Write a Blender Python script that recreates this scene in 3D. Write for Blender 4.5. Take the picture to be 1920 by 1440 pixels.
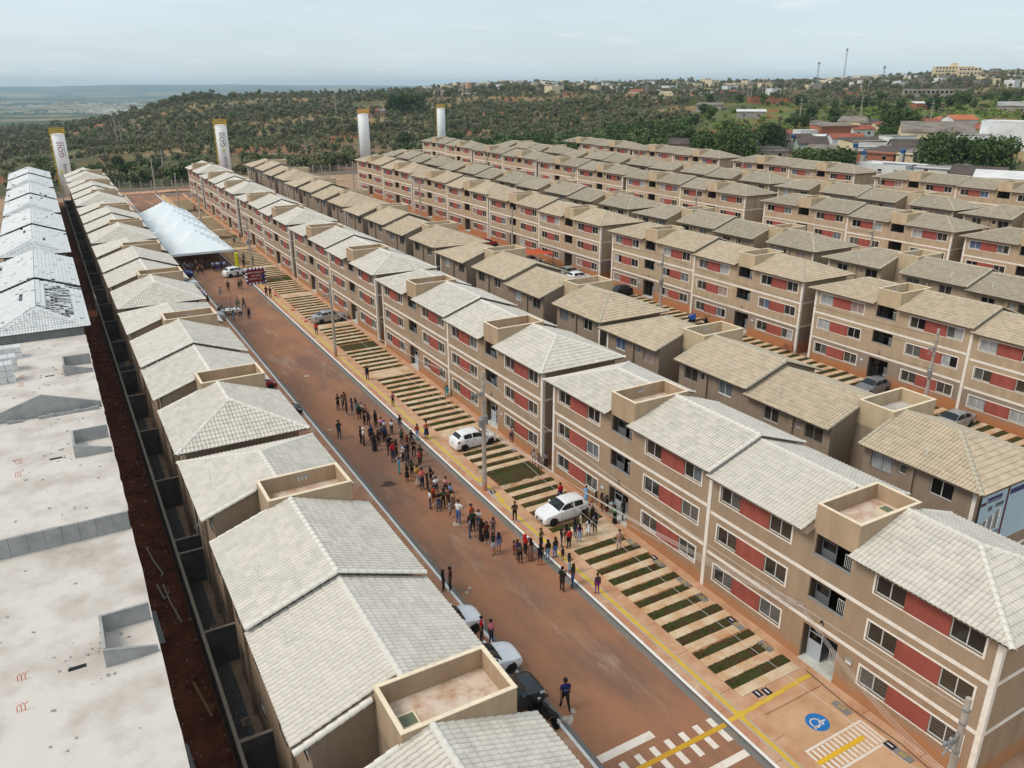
import bpy, bmesh, math, random
import numpy as np
from mathutils import Vector, Matrix
R = math.radians
random.seed(7); rng = np.random.default_rng(7)
scene = bpy.context.scene
for _o in list(bpy.data.objects): bpy.data.objects.remove(_o)

# ------------------------------------------------------------------ camera
CAM = Vector((0.0, 0.0, 29.905))
YAW, PITCH, ROLL, FPX = R(29.885), R(20.571), R(-0.167), 1480.35
_f = Vector((math.sin(YAW)*math.cos(PITCH), math.cos(YAW)*math.cos(PITCH), -math.sin(PITCH)))
_r = Vector((math.cos(YAW), -math.sin(YAW), 0)); _u = _r.cross(_f)
_r2 = math.cos(ROLL)*_r + math.sin(ROLL)*_u; _u2 = -math.sin(ROLL)*_r + math.cos(ROLL)*_u
cam_data = bpy.data.cameras.new('camera'); cam = bpy.data.objects.new('camera', cam_data)
scene.collection.objects.link(cam)
cam.matrix_world = Matrix(((_r2.x,_u2.x,-_f.x,CAM.x),(_r2.y,_u2.y,-_f.y,CAM.y),(_r2.z,_u2.z,-_f.z,CAM.z),(0,0,0,1)))
cam_data.sensor_width = 36; cam_data.lens = FPX/1920*36
cam_data.clip_start = 0.5; cam_data.clip_end = 90000
scene.camera = cam

# ------------------------------------------------------------------ sky, sun, exposure
SUN_AZ, SUN_EL = R(-82), R(50)            # azimuth from +Y towards +X, elevation
world = bpy.data.worlds.new('World'); scene.world = world; world.use_nodes = True
nt = world.node_tree; nt.nodes.clear()
wout = nt.nodes.new('ShaderNodeOutputWorld'); wbg = nt.nodes.new('ShaderNodeBackground')
sky = nt.nodes.new('ShaderNodeTexSky'); sky.sky_type = 'NISHITA'; sky.sun_disc = False
sky.sun_elevation = SUN_EL; sky.sun_rotation = SUN_AZ
sky.air_density = 1.0; sky.dust_density = 1.6; sky.ozone_density = 1.0; sky.altitude = 900
wtc = nt.nodes.new('ShaderNodeTexCoord'); wsep = nt.nodes.new('ShaderNodeSeparateXYZ')
nt.links.new(wtc.outputs['Generated'], wsep.inputs[0])
# thin high overcast: direction projected on a cloud plane
wz = nt.nodes.new('ShaderNodeMath'); wz.operation = 'MAXIMUM'; wz.inputs[1].default_value = 0.0
nt.links.new(wsep.outputs['Z'], wz.inputs[0])
wz2 = nt.nodes.new('ShaderNodeMath'); wz2.operation = 'ADD'; wz2.inputs[1].default_value = 0.09
nt.links.new(wz.outputs[0], wz2.inputs[0])
wcomb = nt.nodes.new('ShaderNodeCombineXYZ')
for ax in 'XY':
    d = nt.nodes.new('ShaderNodeMath'); d.operation = 'DIVIDE'
    nt.links.new(wsep.outputs[ax], d.inputs[0]); nt.links.new(wz2.outputs[0], d.inputs[1])
    nt.links.new(d.outputs[0], wcomb.inputs[ax])
def wnoise(scale, detail, lo, hi, rough=.6):
    n = nt.nodes.new('ShaderNodeTexNoise'); n.inputs['Scale'].default_value = scale
    n.inputs['Detail'].default_value = detail; n.inputs['Roughness'].default_value = rough
    nt.links.new(wcomb.outputs[0], n.inputs['Vector'])
    m = nt.nodes.new('ShaderNodeMapRange'); m.interpolation_type = 'SMOOTHSTEP'
    m.inputs['From Min'].default_value = lo; m.inputs['From Max'].default_value = hi
    nt.links.new(n.outputs['Fac'], m.inputs['Value']); return m.outputs[0]
c_soft = wnoise(0.28, 4, .30, .72); c_wisp = wnoise(1.7, 7, .55, .74)
SKY_OVERCAST = (6.6, 7.4, 7.75)
SKY_PUFF = (8.4, 8.3, 8.2)
mix1 = nt.nodes.new('ShaderNodeMix'); mix1.data_type = 'RGBA'
fac = nt.nodes.new('ShaderNodeMapRange'); fac.inputs['To Min'].default_value = .55; fac.inputs['To Max'].default_value = .92
nt.links.new(c_soft, fac.inputs['Value']); nt.links.new(fac.outputs[0], mix1.inputs['Factor'])
nt.links.new(sky.outputs[0], mix1.inputs['A']); mix1.inputs['B'].default_value = (*SKY_OVERCAST, 1)
mix2 = nt.nodes.new('ShaderNodeMix'); mix2.data_type = 'RGBA'
f2 = nt.nodes.new('ShaderNodeMath'); f2.operation = 'MULTIPLY'; f2.inputs[1].default_value = .42
nt.links.new(c_wisp, f2.inputs[0]); nt.links.new(f2.outputs[0], mix2.inputs['Factor'])
nt.links.new(mix1.outputs['Result'], mix2.inputs['A']); mix2.inputs['B'].default_value = (*SKY_PUFF, 1)
nt.links.new(mix2.outputs['Result'], wbg.inputs['Color']); wbg.inputs['Strength'].default_value = 0.09
nt.links.new(wbg.outputs[0], wout.inputs[0])

sun_d = bpy.data.lights.new('sun', 'SUN'); sun_d.energy = 1.5; sun_d.angle = R(22); sun_d.color = (1, .90, .78)
sun = bpy.data.objects.new('sun', sun_d); scene.collection.objects.link(sun)
_sd = Vector((math.sin(SUN_AZ)*math.cos(SUN_EL), math.cos(SUN_AZ)*math.cos(SUN_EL), math.sin(SUN_EL)))
sun.rotation_euler = _sd.to_track_quat('Z', 'Y').to_euler()
scene.view_settings.view_transform = 'Standard'; scene.view_settings.look = 'None'
scene.view_settings.exposure = 0.46; scene.view_settings.gamma = 1.0
scene.view_settings.use_curve_mapping = False
scene.cycles.max_bounces = 5; scene.cycles.diffuse_bounces = 3; scene.cycles.glossy_bounces = 2
scene.cycles.transparent_max_bounces = 6; scene.cycles.volume_bounces = 1; scene.cycles.use_denoising = True
scene.cycles.caustics_reflective = False; scene.cycles.caustics_refractive = False
scene.cycles.sample_clamp_indirect = 6

# ------------------------------------------------------------------ helpers
COL = scene.collection
def lin(c):
    c = c/255.0
    return c/12.92 if c <= .04045 else ((c+.055)/1.055)**2.4
def rgb(r, g, b): return (lin(r), lin(g), lin(b), 1)
MATS = {}
def mat(name, col, rough=.8, metal=0, var=.12, scale=3.0, col2=None, bump=0, bscale=40, fac=(.35,.65), spec=.3, detail=5, coord='Object', stretch=None, dirt=None, emit=None):
    """procedural material: two-tone noise, fine relief, optional dirt near the ground (object z)"""
    if name in MATS: return MATS[name]
    m = bpy.data.materials.new(name); m.use_nodes = True; t = m.node_tree; t.nodes.clear()
    out = t.nodes.new('ShaderNodeOutputMaterial'); b = t.nodes.new('ShaderNodeBsdfPrincipled')
    t.links.new(b.outputs[0], out.inputs[0])
    tc = t.nodes.new('ShaderNodeTexCoord')
    if coord == 'World':
        g = t.nodes.new('ShaderNodeNewGeometry'); src = g.outputs['Position']
    else: src = tc.outputs[coord]
    if stretch:
        mp = t.nodes.new('ShaderNodeMapping'); mp.inputs['Scale'].default_value = stretch
        t.links.new(src, mp.inputs['Vector']); vsrc = mp.outputs[0]
    else: vsrc = src
    n = t.nodes.new('ShaderNodeTexNoise'); n.inputs['Scale'].default_value = scale; n.inputs['Detail'].default_value = detail
    n.inputs['Roughness'].default_value = .62
    t.links.new(vsrc, n.inputs['Vector'])
    mr = t.nodes.new('ShaderNodeMapRange'); mr.inputs['From Min'].default_value = fac[0]; mr.inputs['From Max'].default_value = fac[1]
    t.links.new(n.outputs['Fac'], mr.inputs['Value'])
    mx = t.nodes.new('ShaderNodeMix'); mx.data_type = 'RGBA'
    c2 = col2 if col2 else tuple(max(0, x*(1-var)) for x in col[:3])+(1,)
    c1 = col if col2 else tuple(min(1, x*(1+var*.5)) for x in col[:3])+(1,)
    mx.inputs['A'].default_value = c1; mx.inputs['B'].default_value = c2
    t.links.new(mr.outputs[0], mx.inputs['Factor'])
    cur = mx.outputs['Result']
    if dirt:   # (colour, height, strength)
        sp = t.nodes.new('ShaderNodeSeparateXYZ'); t.links.new(tc.outputs['Object'], sp.inputs[0])
        n2 = t.nodes.new('ShaderNodeTexNoise'); n2.inputs['Scale'].default_value = 1.3; n2.inputs['Detail'].default_value = 5
        t.links.new(tc.outputs['Object'], n2.inputs['Vector'])
        ad = t.nodes.new('ShaderNodeMath'); ad.operation = 'MULTIPLY_ADD'; ad.inputs[1].default_value = -1.4*dirt[1]
        t.links.new(n2.outputs['Fac'], ad.inputs[0]); t.links.new(sp.outputs['Z'], ad.inputs[2])
        m2 = t.nodes.new('ShaderNodeMapRange'); m2.inputs['From Min'].default_value = -.35*dirt[1]; m2.inputs['From Max'].default_value = dirt[1]*.5
        m2.inputs['To Min'].default_value = dirt[2]; m2.inputs['To Max'].default_value = 0
        t.links.new(ad.outputs[0], m2.inputs['Value'])
        mx2 = t.nodes.new('ShaderNodeMix'); mx2.data_type = 'RGBA'
        t.links.new(m2.outputs[0], mx2.inputs['Factor']); t.links.new(cur, mx2.inputs['A']); mx2.inputs['B'].default_value = dirt[0]
        cur = mx2.outputs['Result']
    t.links.new(cur, b.inputs['Base Color'])
    b.inputs['Roughness'].default_value = rough; b.inputs['Metallic'].default_value = metal
    b.inputs['Specular IOR Level'].default_value = spec
    if bump:
        nb = t.nodes.new('ShaderNodeTexNoise'); nb.inputs['Scale'].default_value = bscale; nb.inputs['Detail'].default_value = 3
        t.links.new(vsrc, nb.inputs['Vector'])
        bp = t.nodes.new('ShaderNodeBump'); bp.inputs['Strength'].default_value = bump; bp.inputs['Distance'].default_value = .02
        t.links.new(nb.outputs['Fac'], bp.inputs['Height']); t.links.new(bp.outputs[0], b.inputs['Normal'])
    MATS[name] = m; return m
def flat(name, col, rough=.7, metal=0, spec=.3):
    return mat(name, col, rough, metal, var=.10, scale=6, spec=spec)

class MB:
    """collects shapes and builds them as one mesh"""
    def __init__(s): s.v=[]; s.f=[]; s.m=[]
    def quad(s, a,b,c,d, m=0):
        i=len(s.v); s.v += [tuple(a),tuple(b),tuple(c),tuple(d)]; s.f.append((i,i+1,i+2,i+3)); s.m.append(m)
    def poly(s, pts, m=0):
        i=len(s.v); s.v += [tuple(p) for p in pts]; s.f.append(tuple(range(i,i+len(pts)))); s.m.append(m)
    def box(s, x0,x1,y0,y1,z0,z1, m=0, skip=''):
        p=[(x0,y0,z0),(x1,y0,z0),(x1,y1,z0),(x0,y1,z0),(x0,y0,z1),(x1,y0,z1),(x1,y1,z1),(x0,y1,z1)]
        i=len(s.v); s.v+=p
        for k,q in (('b',(0,3,2,1)),('t',(4,5,6,7)),('s',(0,1,5,4)),('e',(1,2,6,5)),('n',(2,3,7,6)),('w',(3,0,4,7))):
            if k in skip: continue
            s.f.append(tuple(i+j for j in q)); s.m.append(m)
    def obox(s, c, ax, ay, az, hx, hy, hz, m=0):
        c=Vector(c); ax,ay,az=Vector(ax)*hx,Vector(ay)*hy,Vector(az)*hz
        i=len(s.v)
        for sz in (-1,1):
            for sx,sy in ((-1,-1),(1,-1),(1,1),(-1,1)): s.v.append(tuple(c+ax*sx+ay*sy+az*sz))
        for q in ((0,3,2,1),(4,5,6,7),(0,1,5,4),(1,2,6,5),(2,3,7,6),(3,0,4,7)):
            s.f.append(tuple(i+j for j in q)); s.m.append(m)
    def tube(s, pts, rad, n=6, m=0, cap=True):
        pts=[Vector(p) for p in pts]; rads = rad if hasattr(rad,'__len__') else [rad]*len(pts)
        i0=len(s.v); up=Vector((0,0,1))
        for k,p in enumerate(pts):
            d=(pts[min(k+1,len(pts)-1)]-pts[max(k-1,0)]).normalized()
            a=d.cross(up if abs(d.z)<.95 else Vector((1,0,0))).normalized(); b=d.cross(a)
            for j in range(n):
                t=2*math.pi*j/n; s.v.append(tuple(p+(a*math.cos(t)+b*math.sin(t))*rads[k]))
        for k in range(len(pts)-1):
            for j in range(n):
                q=i0+k*n; s.f.append((q+j,q+(j+1)%n,q+n+(j+1)%n,q+n+j)); s.m.append(m)
        if cap:
            s.f.append(tuple(i0+j for j in range(n))); s.m.append(m)
            q=i0+(len(pts)-1)*n; s.f.append(tuple(q+j for j in reversed(range(n)))); s.m.append(m)
    def lathe(s, prof, n=16, m=0, o=(0,0,0), axis='z'):
        i0=len(s.v)
        for r_,z_ in prof:
            for j in range(n):
                t=2*math.pi*j/n; a,b=r_*math.cos(t),r_*math.sin(t)
                p={'z':(a,b,z_),'x':(z_,a,b),'y':(a,z_,b)}[axis]
                s.v.append((p[0]+o[0],p[1]+o[1],p[2]+o[2]))
        for k in range(len(prof)-1):
            for j in range(n):
                q=i0+k*n; s.f.append((q+j,q+(j+1)%n,q+n+(j+1)%n,q+n+j)); s.m.append(m)
        if prof[0][0]>1e-4: s.f.append(tuple(i0+j for j in reversed(range(n)))); s.m.append(m)
        if prof[-1][0]>1e-4:
            q=i0+(len(prof)-1)*n; s.f.append(tuple(q+j for j in range(n))); s.m.append(m)
    def grid(s, P, m=0, flip=False):
        """P[i][j] points"""
        i0=len(s.v); ni=len(P); nj=len(P[0])
        for row in P: s.v += [tuple(p) for p in row]
        for i in range(ni-1):
            for j in range(nj-1):
                a=i0+i*nj+j; q=(a,a+1,a+nj+1,a+nj)
                s.f.append(q[::-1] if flip else q); s.m.append(m)
    def mesh(s, name, nmat=None, smooth=False, mirror_y=False, fix=False):
        me=bpy.data.meshes.new(name)
        v=s.v; f=s.f
        if mirror_y: v=[(a,-b,c) for a,b,c in v]; f=[q[::-1] for q in f]
        me.from_pydata(v,[],f); me.polygons.foreach_set('material_index', s.m)
        for _ in range(nmat or (max(s.m)+1 if s.m else 1)): me.materials.append(None)
        if smooth: me.polygons.foreach_set('use_smooth',[True]*len(f))
        if fix:
            bm=bmesh.new(); bm.from_mesh(me); bmesh.ops.recalc_face_normals(bm, faces=bm.faces); bm.to_mesh(me); bm.free()
        me.update(); return me
def obj(name, me, mats=None, parent=None, loc=(0,0,0), rot=(0,0,0), scl=None, kind=None):
    o=bpy.data.objects.new(name, me); COL.objects.link(o)
    if parent: o.parent=parent
    o.location=loc; o.rotation_euler=rot
    if scl is not None: o.scale=(scl,)*3 if not hasattr(scl,'__len__') else scl
    if mats is not None:
        if not isinstance(mats,(list,tuple)): mats=[mats]
        for i,m in enumerate(mats):
            if i<len(o.material_slots):
                if me.materials[i] is None: me.materials[i]=m
                elif me.materials[i] is not m:
                    o.material_slots[i].link='OBJECT'; o.material_slots[i].material=m
    if kind: o['kind']=kind
    return o
def tag(o, label, cat, group=None):
    o['label']=label; o['category']=cat
    if group: o['group']=group
    return o
def thing(name, label, cat, loc=(0,0,0), rz=0, group=None):
    o=bpy.data.objects.new(name,None); COL.objects.link(o); o.location=loc; o.rotation_euler=(0,0,rz)
    return tag(o,label,cat,group)
ORD=['first','second','third','fourth','fifth','sixth','seventh','eighth','ninth','tenth','eleventh','twelfth','thirteenth','fourteenth','fifteenth','sixteenth','seventeenth','eighteenth','nineteenth']
_T=[('twent','twenty'),('thirt','thirty'),('fort','forty'),('fift','fifty'),('sixt','sixty'),('sevent','seventy'),('eight','eighty'),('ninet','ninety')]
for _a,_b in _T: ORD+=[_a+'ieth']+[_b+'-'+_q for _q in ORD[:9]]
WORK=bpy.data.scenes.new('workbench')       # empty scene where curves and skins become meshes
def baked(o):
    WORK.collection.objects.link(o); vl=WORK.view_layers[0]; vl.update(); dg=vl.depsgraph; dg.update()
    me=bpy.data.meshes.new_from_object(o.evaluated_get(dg)); bpy.data.objects.remove(o); return me
def text_mesh(s, size, name='lettering', extrude=.004, align='CENTER'):
    cu=bpy.data.curves.new(name,'FONT'); cu.body=s; cu.size=size; cu.extrude=extrude; cu.align_x=align; cu.align_y='CENTER'; cu.resolution_u=2
    o=bpy.data.objects.new(name,cu); me=baked(o); bpy.data.curves.remove(cu)
    me.materials.clear(); me.materials.append(None); return me
def rotmesh(me, M):
    me.transform(M); me.update(); return me

# ------------------------------------------------------------------ levels of the estate
_KX=[-9999,38.2,41,50,61,76,80,88,99,114,118,126.5,137,153]
def _lv(k,Y):
    if k<=1: return .404+.0165*Y
    if k<=3: return 1.13+.026*(Y-29)
    if k<=5: return 1.88+.0215*(Y-46)
    if k<=7: return 2.80+.0175*(Y-54)
    if k<=9: return 3.30+.0175*(Y-82)
    if k<=11: return 4.30+.0125*(Y-70)
    return 4.95+.0085*(Y-95)
def G(X,Y):
    """pavement level"""
    Y=min(Y,236)
    if X>=_KX[-1]: return _lv(13,Y)
    for k in range(len(_KX)-1):
        if X<=_KX[k+1]:
            t=(X-_KX[k])/(_KX[k+1]-_KX[k]); return _lv(k,Y)*(1-t)+_lv(k+1,Y)*t
def slab(name, x0,x1,y0,y1, dz, m, thick=.25, parent=None, kind='structure', step=None):
    """a sheet or slab laid on the estate's ground, top at G+dz"""
    xs=[x0]+[k for k in _KX if x0<k<x1]+[x1]; ys=[y0,y1]
    b=MB()
    b.grid([[(x,y,G(x,y)+dz) for x in xs] for y in ys])
    if thick:
        for (xa,ya),(xb,yb) in (((x0,y0),(x1,y0)),((x1,y0),(x1,y1)),((x1,y1),(x0,y1)),((x0,y1),(x0,y0))):
            za,zb=G(xa,ya)+dz,G(xb,yb)+dz
            b.quad((xa,ya,za-thick),(xb,yb,zb-thick),(xb,yb,zb),(xa,ya,za))
    o=obj(name,b.mesh(name),m,parent)
    if kind and not parent: o['kind']=kind
    return o

# ------------------------------------------------------------------ terrain
_TR=[0,200,240,330,450,600,800,1000,1300,2000,3500,6000,10000,16000,40000]
_TP=[(-40,[3,3,3,0,-2,-5,-9,-14,-25,-48,-62,-62,-30,75,75]),
     (-1.4,[3,3,3,0,-2,-5,-9,-14,-25,-48,-62,-62,-30,75,75]),
     (4,[3,3,3,1,0,2,3,-5,-22,-48,-62,-62,-30,75,75]),
     (7.4,[3,3,3,1,0,6,11,10,-12,-45,-62,-62,-30,75,75]),
     (9.5,[3,3,3,1,1,8,15,18,10,-30,-60,-62,-20,75,75]),
     (18.5,[3,3,3,2,2,10,16,20,20,0,-30,-40,-10,75,75]),
     (30,[4,4,4,1,2,10,18,24,30,38,40,40,50,75,75]),
     (45,[5,6.5,8.5,10,13,16,20,25,30,40,50,60,70,80,80]),
     (61,[6,8.5,10.8,14,17.5,21,25,30,37,58,85,90,90,90,90]),
     (110,[6,8.5,10.8,14,17.5,21,25,30,37,58,85,90,90,90,90])]
_TPA=np.array([a for a,_ in _TP]); _TPH=np.array([h for _,h in _TP])
_perm=rng.permutation(4096)
def vnoise(x,y):
    xi=np.floor(x).astype(int); yi=np.floor(y).astype(int); fx=x-xi; fy=y-yi
    fx=fx*fx*(3-2*fx); fy=fy*fy*(3-2*fy)
    def h(a,b): return _perm[(_perm[a%4096]+b)%4096]/4096.0
    return (h(xi,yi)*(1-fx)+h(xi+1,yi)*fx)*(1-fy)+(h(xi,yi+1)*(1-fx)+h(xi+1,yi+1)*fx)*fy
def fbm(x,y,o=4):
    x=np.asarray(x,float); y=np.asarray(y,float); s=0; a=.5
    for k in range(o): s=s+a*vnoise(x*2**k+17*k,y*2**k+5*k); a*=.5
    return s
def outer(X,Y):
    X=np.asarray(X,float); Y=np.asarray(Y,float)
    r=np.hypot(X,Y); phi=np.degrees(np.arctan2(X,Y)); phi=np.clip(np.where(phi<-120,phi+360,phi),-40,110)
    H=np.stack([np.interp(r,_TR,h) for h in _TPH])
    k=np.clip(np.searchsorted(_TPA,phi,side='right')-1,0,len(_TPA)-2)
    t=np.clip((phi-_TPA[k])/(_TPA[k+1]-_TPA[k]),0,1); t=t*t*(3-2*t)
    idx=np.arange(H.shape[1]) if H.ndim==2 else None
    h=H[k,idx]*(1-t)+H[k+1,idx]*t
    return h+(fbm(X/130,Y/130)-.5)*np.clip((r-260)/300,0,1)*14+(fbm(X/2600,Y/1800)-.45)*np.clip((r-6500)/5000,0,1)*150
_vG=np.vectorize(G)
def ground(X,Y):
    X=np.atleast_1d(np.asarray(X,float)); Y=np.atleast_1d(np.asarray(Y,float))
    d=np.maximum(np.maximum(-14-X,X-162),Y-238); t=np.clip(d/np.where(X>162,40,70),0,1); t=t*t*(3-2*t)
    gc=_vG(np.clip(X,-14,160),np.clip(Y,-80,238))-.32
    return gc*(1-t)+outer(X,Y)*t
def _axis(lo,hi,step,far):
    a=list(np.arange(lo,hi+.1,step)); s=step
    while a[-1]<far: s=min(s*1.075,1500); a.append(a[-1]+s)
    b=[]; s=step; x=lo
    while x>-far*.55: s=min(s*1.12,2500); x-=s; b.append(x)
    return np.array(b[::-1]+a)
ax=_axis(-20,420,8,14000); ax=np.unique(np.concatenate([ax,[k for k in _KX[1:]]])); ay=_axis(-30,640,8,16000)
GX,GY=np.meshgrid(ax,ay); fx,fy=GX.ravel(),GY.ravel()
fz=ground(fx,fy)
me=bpy.data.meshes.new('terrain'); nx,ny=len(ax),len(ay)
ii=np.arange((ny-1)*(nx-1)); jj=ii//(nx-1)*nx+ii%(nx-1)
me.from_pydata(np.stack([fx,fy,fz],1).tolist(),[],np.stack([jj,jj+1,jj+nx+1,jj+nx],1).tolist())
me.polygons.foreach_set('use_smooth',[True]*len(me.polygons))
# ground cover (real colours of soil, dry grass, green grass)
frr=np.hypot(fx,fy); fphi=np.degrees(np.arctan2(fx,fy))
def sm(a,lo,hi): t=np.clip((a-lo)/(hi-lo),0,1); return t*t*(3-2*t)
dry=np.array(rgb(150,128,92)[:3]); grn=np.array(rgb(104,116,62)[:3]); wood=np.array(rgb(86,88,60)[:3]); soil=np.array(rgb(150,88,56)[:3]); brown=np.array(rgb(132,108,84)[:3])
n1=fbm(fx/60,fy/60); n2=fbm(fx/25+9,fy/25)
cc=wood[None]*(1-sm(n1,.47,.64))[:,None]+dry[None]*sm(n1,.47,.64)[:,None]
w=(sm(fphi,40,46)*(1-sm(fphi,72,80))*sm(frr,300,350)*(1-sm(frr,640,760)))[:,None]*sm(n2,.2,.5)[:,None]
cc=cc*(1-w*.85)+grn*w*.85
w=(sm(fphi,10,12)*(1-sm(fphi,24,28))*sm(frr,255,280)*(1-sm(frr,400,440)))[:,None]
cc=cc*(1-w*.9)+brown*w*.9
w=sm(n2,.6,.66)[:,None]*.75; cc=cc*(1-w)+soil*w
w=(1-sm(np.maximum(np.maximum(-20-fx,fx-150),fy-236),0,16))[:,None]; cc=cc*(1-w)+np.array(rgb(164,138,114)[:3])*w
far_=sm(frr,1500,2600)[:,None]; n3=fbm(fx/700,fy/260)
fc=np.array(rgb(62,78,52)[:3])*(1-sm(n3,.5,.62))[:,None]+np.array(rgb(140,128,100)[:3])*sm(n3,.5,.62)[:,None]
cc=cc*(1-far_)+fc*far_
ca=me.color_attributes.new('cover','FLOAT_COLOR','POINT'); ca.data.foreach_set('color',np.concatenate([cc,np.ones((len(cc),1))],1).ravel())
me.materials.append(None)
mt=bpy.data.materials.new('terrain'); mt.use_nodes=True; t=mt.node_tree; b=t.nodes['Principled BSDF']; b.inputs['Roughness'].default_value=.95; b.inputs['Specular IOR Level'].default_value=.1
at=t.nodes.new('ShaderNodeAttribute'); at.attribute_name='cover'
geo=t.nodes.new('ShaderNodeNewGeometry'); n=t.nodes.new('ShaderNodeTexNoise'); n.inputs['Scale'].default_value=.35; n.inputs['Detail'].default_value=8; n.inputs['Roughness'].default_value=.7
t.links.new(geo.outputs['Position'],n.inputs['Vector'])
mr=t.nodes.new('ShaderNodeMapRange'); mr.inputs['From Min'].default_value=.3; mr.inputs['From Max'].default_value=.7; mr.inputs['To Min'].default_value=.55; mr.inputs['To Max'].default_value=1.4
t.links.new(n.outputs['Fac'],mr.inputs['Value'])
vm=t.nodes.new('ShaderNodeVectorMath'); vm.operation='SCALE'; t.links.new(at.outputs['Color'],vm.inputs[0]); t.links.new(mr.outputs[0],vm.inputs['Scale']); t.links.new(vm.outputs[0],b.inputs['Base Color'])
terrain=obj('terrain',me,mt,kind='structure')

# ------------------------------------------------------------------ surface materials
def road_material():
    m=bpy.data.materials.new('dusty_asphalt'); m.use_nodes=True; t=m.node_tree; b=t.nodes['Principled BSDF']
    b.inputs['Roughness'].default_value=.85; b.inputs['Specular IOR Level'].default_value=.25
    geo=t.nodes.new('ShaderNodeNewGeometry')
    def noise(scale,detail,st=(1,1,1),rough=.6):
        mp=t.nodes.new('ShaderNodeMapping'); mp.inputs['Scale'].default_value=st; t.links.new(geo.outputs['Position'],mp.inputs[0])
        n=t.nodes.new('ShaderNodeTexNoise'); n.inputs['Scale'].default_value=scale; n.inputs['Detail'].default_value=detail; n.inputs['Roughness'].default_value=rough
        t.links.new(mp.outputs[0],n.inputs['Vector']); return n.outputs['Fac']
    def rng_(f,a,b_,c=0,d=1):
        r=t.nodes.new('ShaderNodeMapRange'); r.interpolation_type='SMOOTHSTEP'
        for k,v in zip(('From Min','From Max','To Min','To Max'),(a,b_,c,d)): r.inputs[k].default_value=v
        t.links.new(f,r.inputs['Value']); return r.outputs[0]
    def mixc(f,a,b_):
        x=t.nodes.new('ShaderNodeMix'); x.data_type='RGBA'; t.links.new(f,x.inputs['Factor'])
        for s,v in (('A',a),('B',b_)):
            if isinstance(v,tuple): x.inputs[s].default_value=v
            else: t.links.new(v,x.inputs[s])
        return x.outputs['Result']
    c=mixc(rng_(noise(.22,6,(1,.45,1),.65),.36,.62),rgb(160,114,86),rgb(128,98,82))
    c=mixc(rng_(noise(.9,5,(1,.2,1)),.55,.75,0,.55),c,rgb(158,112,82))
    c=mixc(rng_(noise(.5,6,(1.1,.25,1),.7),.52,.70,0,.7),c,rgb(170,146,124))
    c=mixc(rng_(noise(5,6,(1,1,1),.75),.45,.8,0,.3),c,rgb(112,80,64))
    c=mixc(rng_(noise(60,3),.62,.78,0,.4),c,rgb(180,140,110))
    t.links.new(c,b.inputs['Base Color'])
    bp=t.nodes.new('ShaderNodeBump'); bp.inputs['Strength'].default_value=.5; bp.inputs['Distance'].default_value=.01
    t.links.new(noise(90,3),bp.inputs['Height']); t.links.new(bp.outputs[0],b.inputs['Normal'])
    return m
M_road=road_material()
ORANGE=rgb(186,134,94)
M_pave=mat('pavement_concrete',rgb(204,166,134),.9,scale=.8,col2=rgb(184,136,102),fac=(.38,.66),bump=.3,coord='World')
M_pave2=mat('pavement_concrete_red',rgb(184,134,104),.9,scale=.7,col2=rgb(204,174,146),fac=(.48,.72),bump=.3,coord='World')
M_pad=mat('parking_concrete',rgb(214,194,164),.9,scale=.8,col2=rgb(194,146,104),fac=(.40,.68),bump=.3,coord='World')
M_kerbw=mat('kerb_white_paint',rgb(232,232,228),.7,scale=2,col2=rgb(214,204,194),fac=(.5,.8),coord='World')
M_gutter=mat('gutter_concrete',rgb(120,118,114),.9,scale=1.2,col2=rgb(150,124,104),fac=(.5,.85),bump=.2,coord='World')
M_yellow=mat('yellow_tactile',rgb(214,178,66),.85,scale=1.2,col2=rgb(200,158,80),fac=(.45,.75),bump=.4,bscale=90,coord='World')
M_grout=mat('grey_mortar',rgb(176,168,156),.95,scale=1.5,col2=rgb(178,146,118),fac=(.5,.8),coord='World')
M_whitepaint=mat('road_white_paint',rgb(228,218,206),.8,scale=2.5,col2=rgb(205,182,160),fac=(.5,.8),coord='World')
M_yellowpaint=mat('road_yellow_paint',rgb(222,176,44),.8,scale=2,col2=rgb(206,160,60),fac=(.5,.8),coord='World')
M_bluepaint=mat('blue_paint',rgb(38,118,188),.7,scale=3,coord='World')
M_grass=mat('turf',rgb(66,72,34),.95,scale=1.3,col2=rgb(84,58,40),fac=(.42,.64),bump=.6,bscale=60,coord='World')
M_blade=mat('grass_blades',rgb(66,86,34),.9,scale=1.1,col2=rgb(88,72,44),fac=(.44,.66),coord='World')
M_conc=mat('concrete',rgb(172,168,160),.92,scale=1.5,var=.2,bump=.3)
M_dark=flat('dark_iron',rgb(58,56,54),.6)
M_lid=mat('cast_concrete_lid',rgb(178,160,140),.9,scale=3,var=.2)

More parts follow.
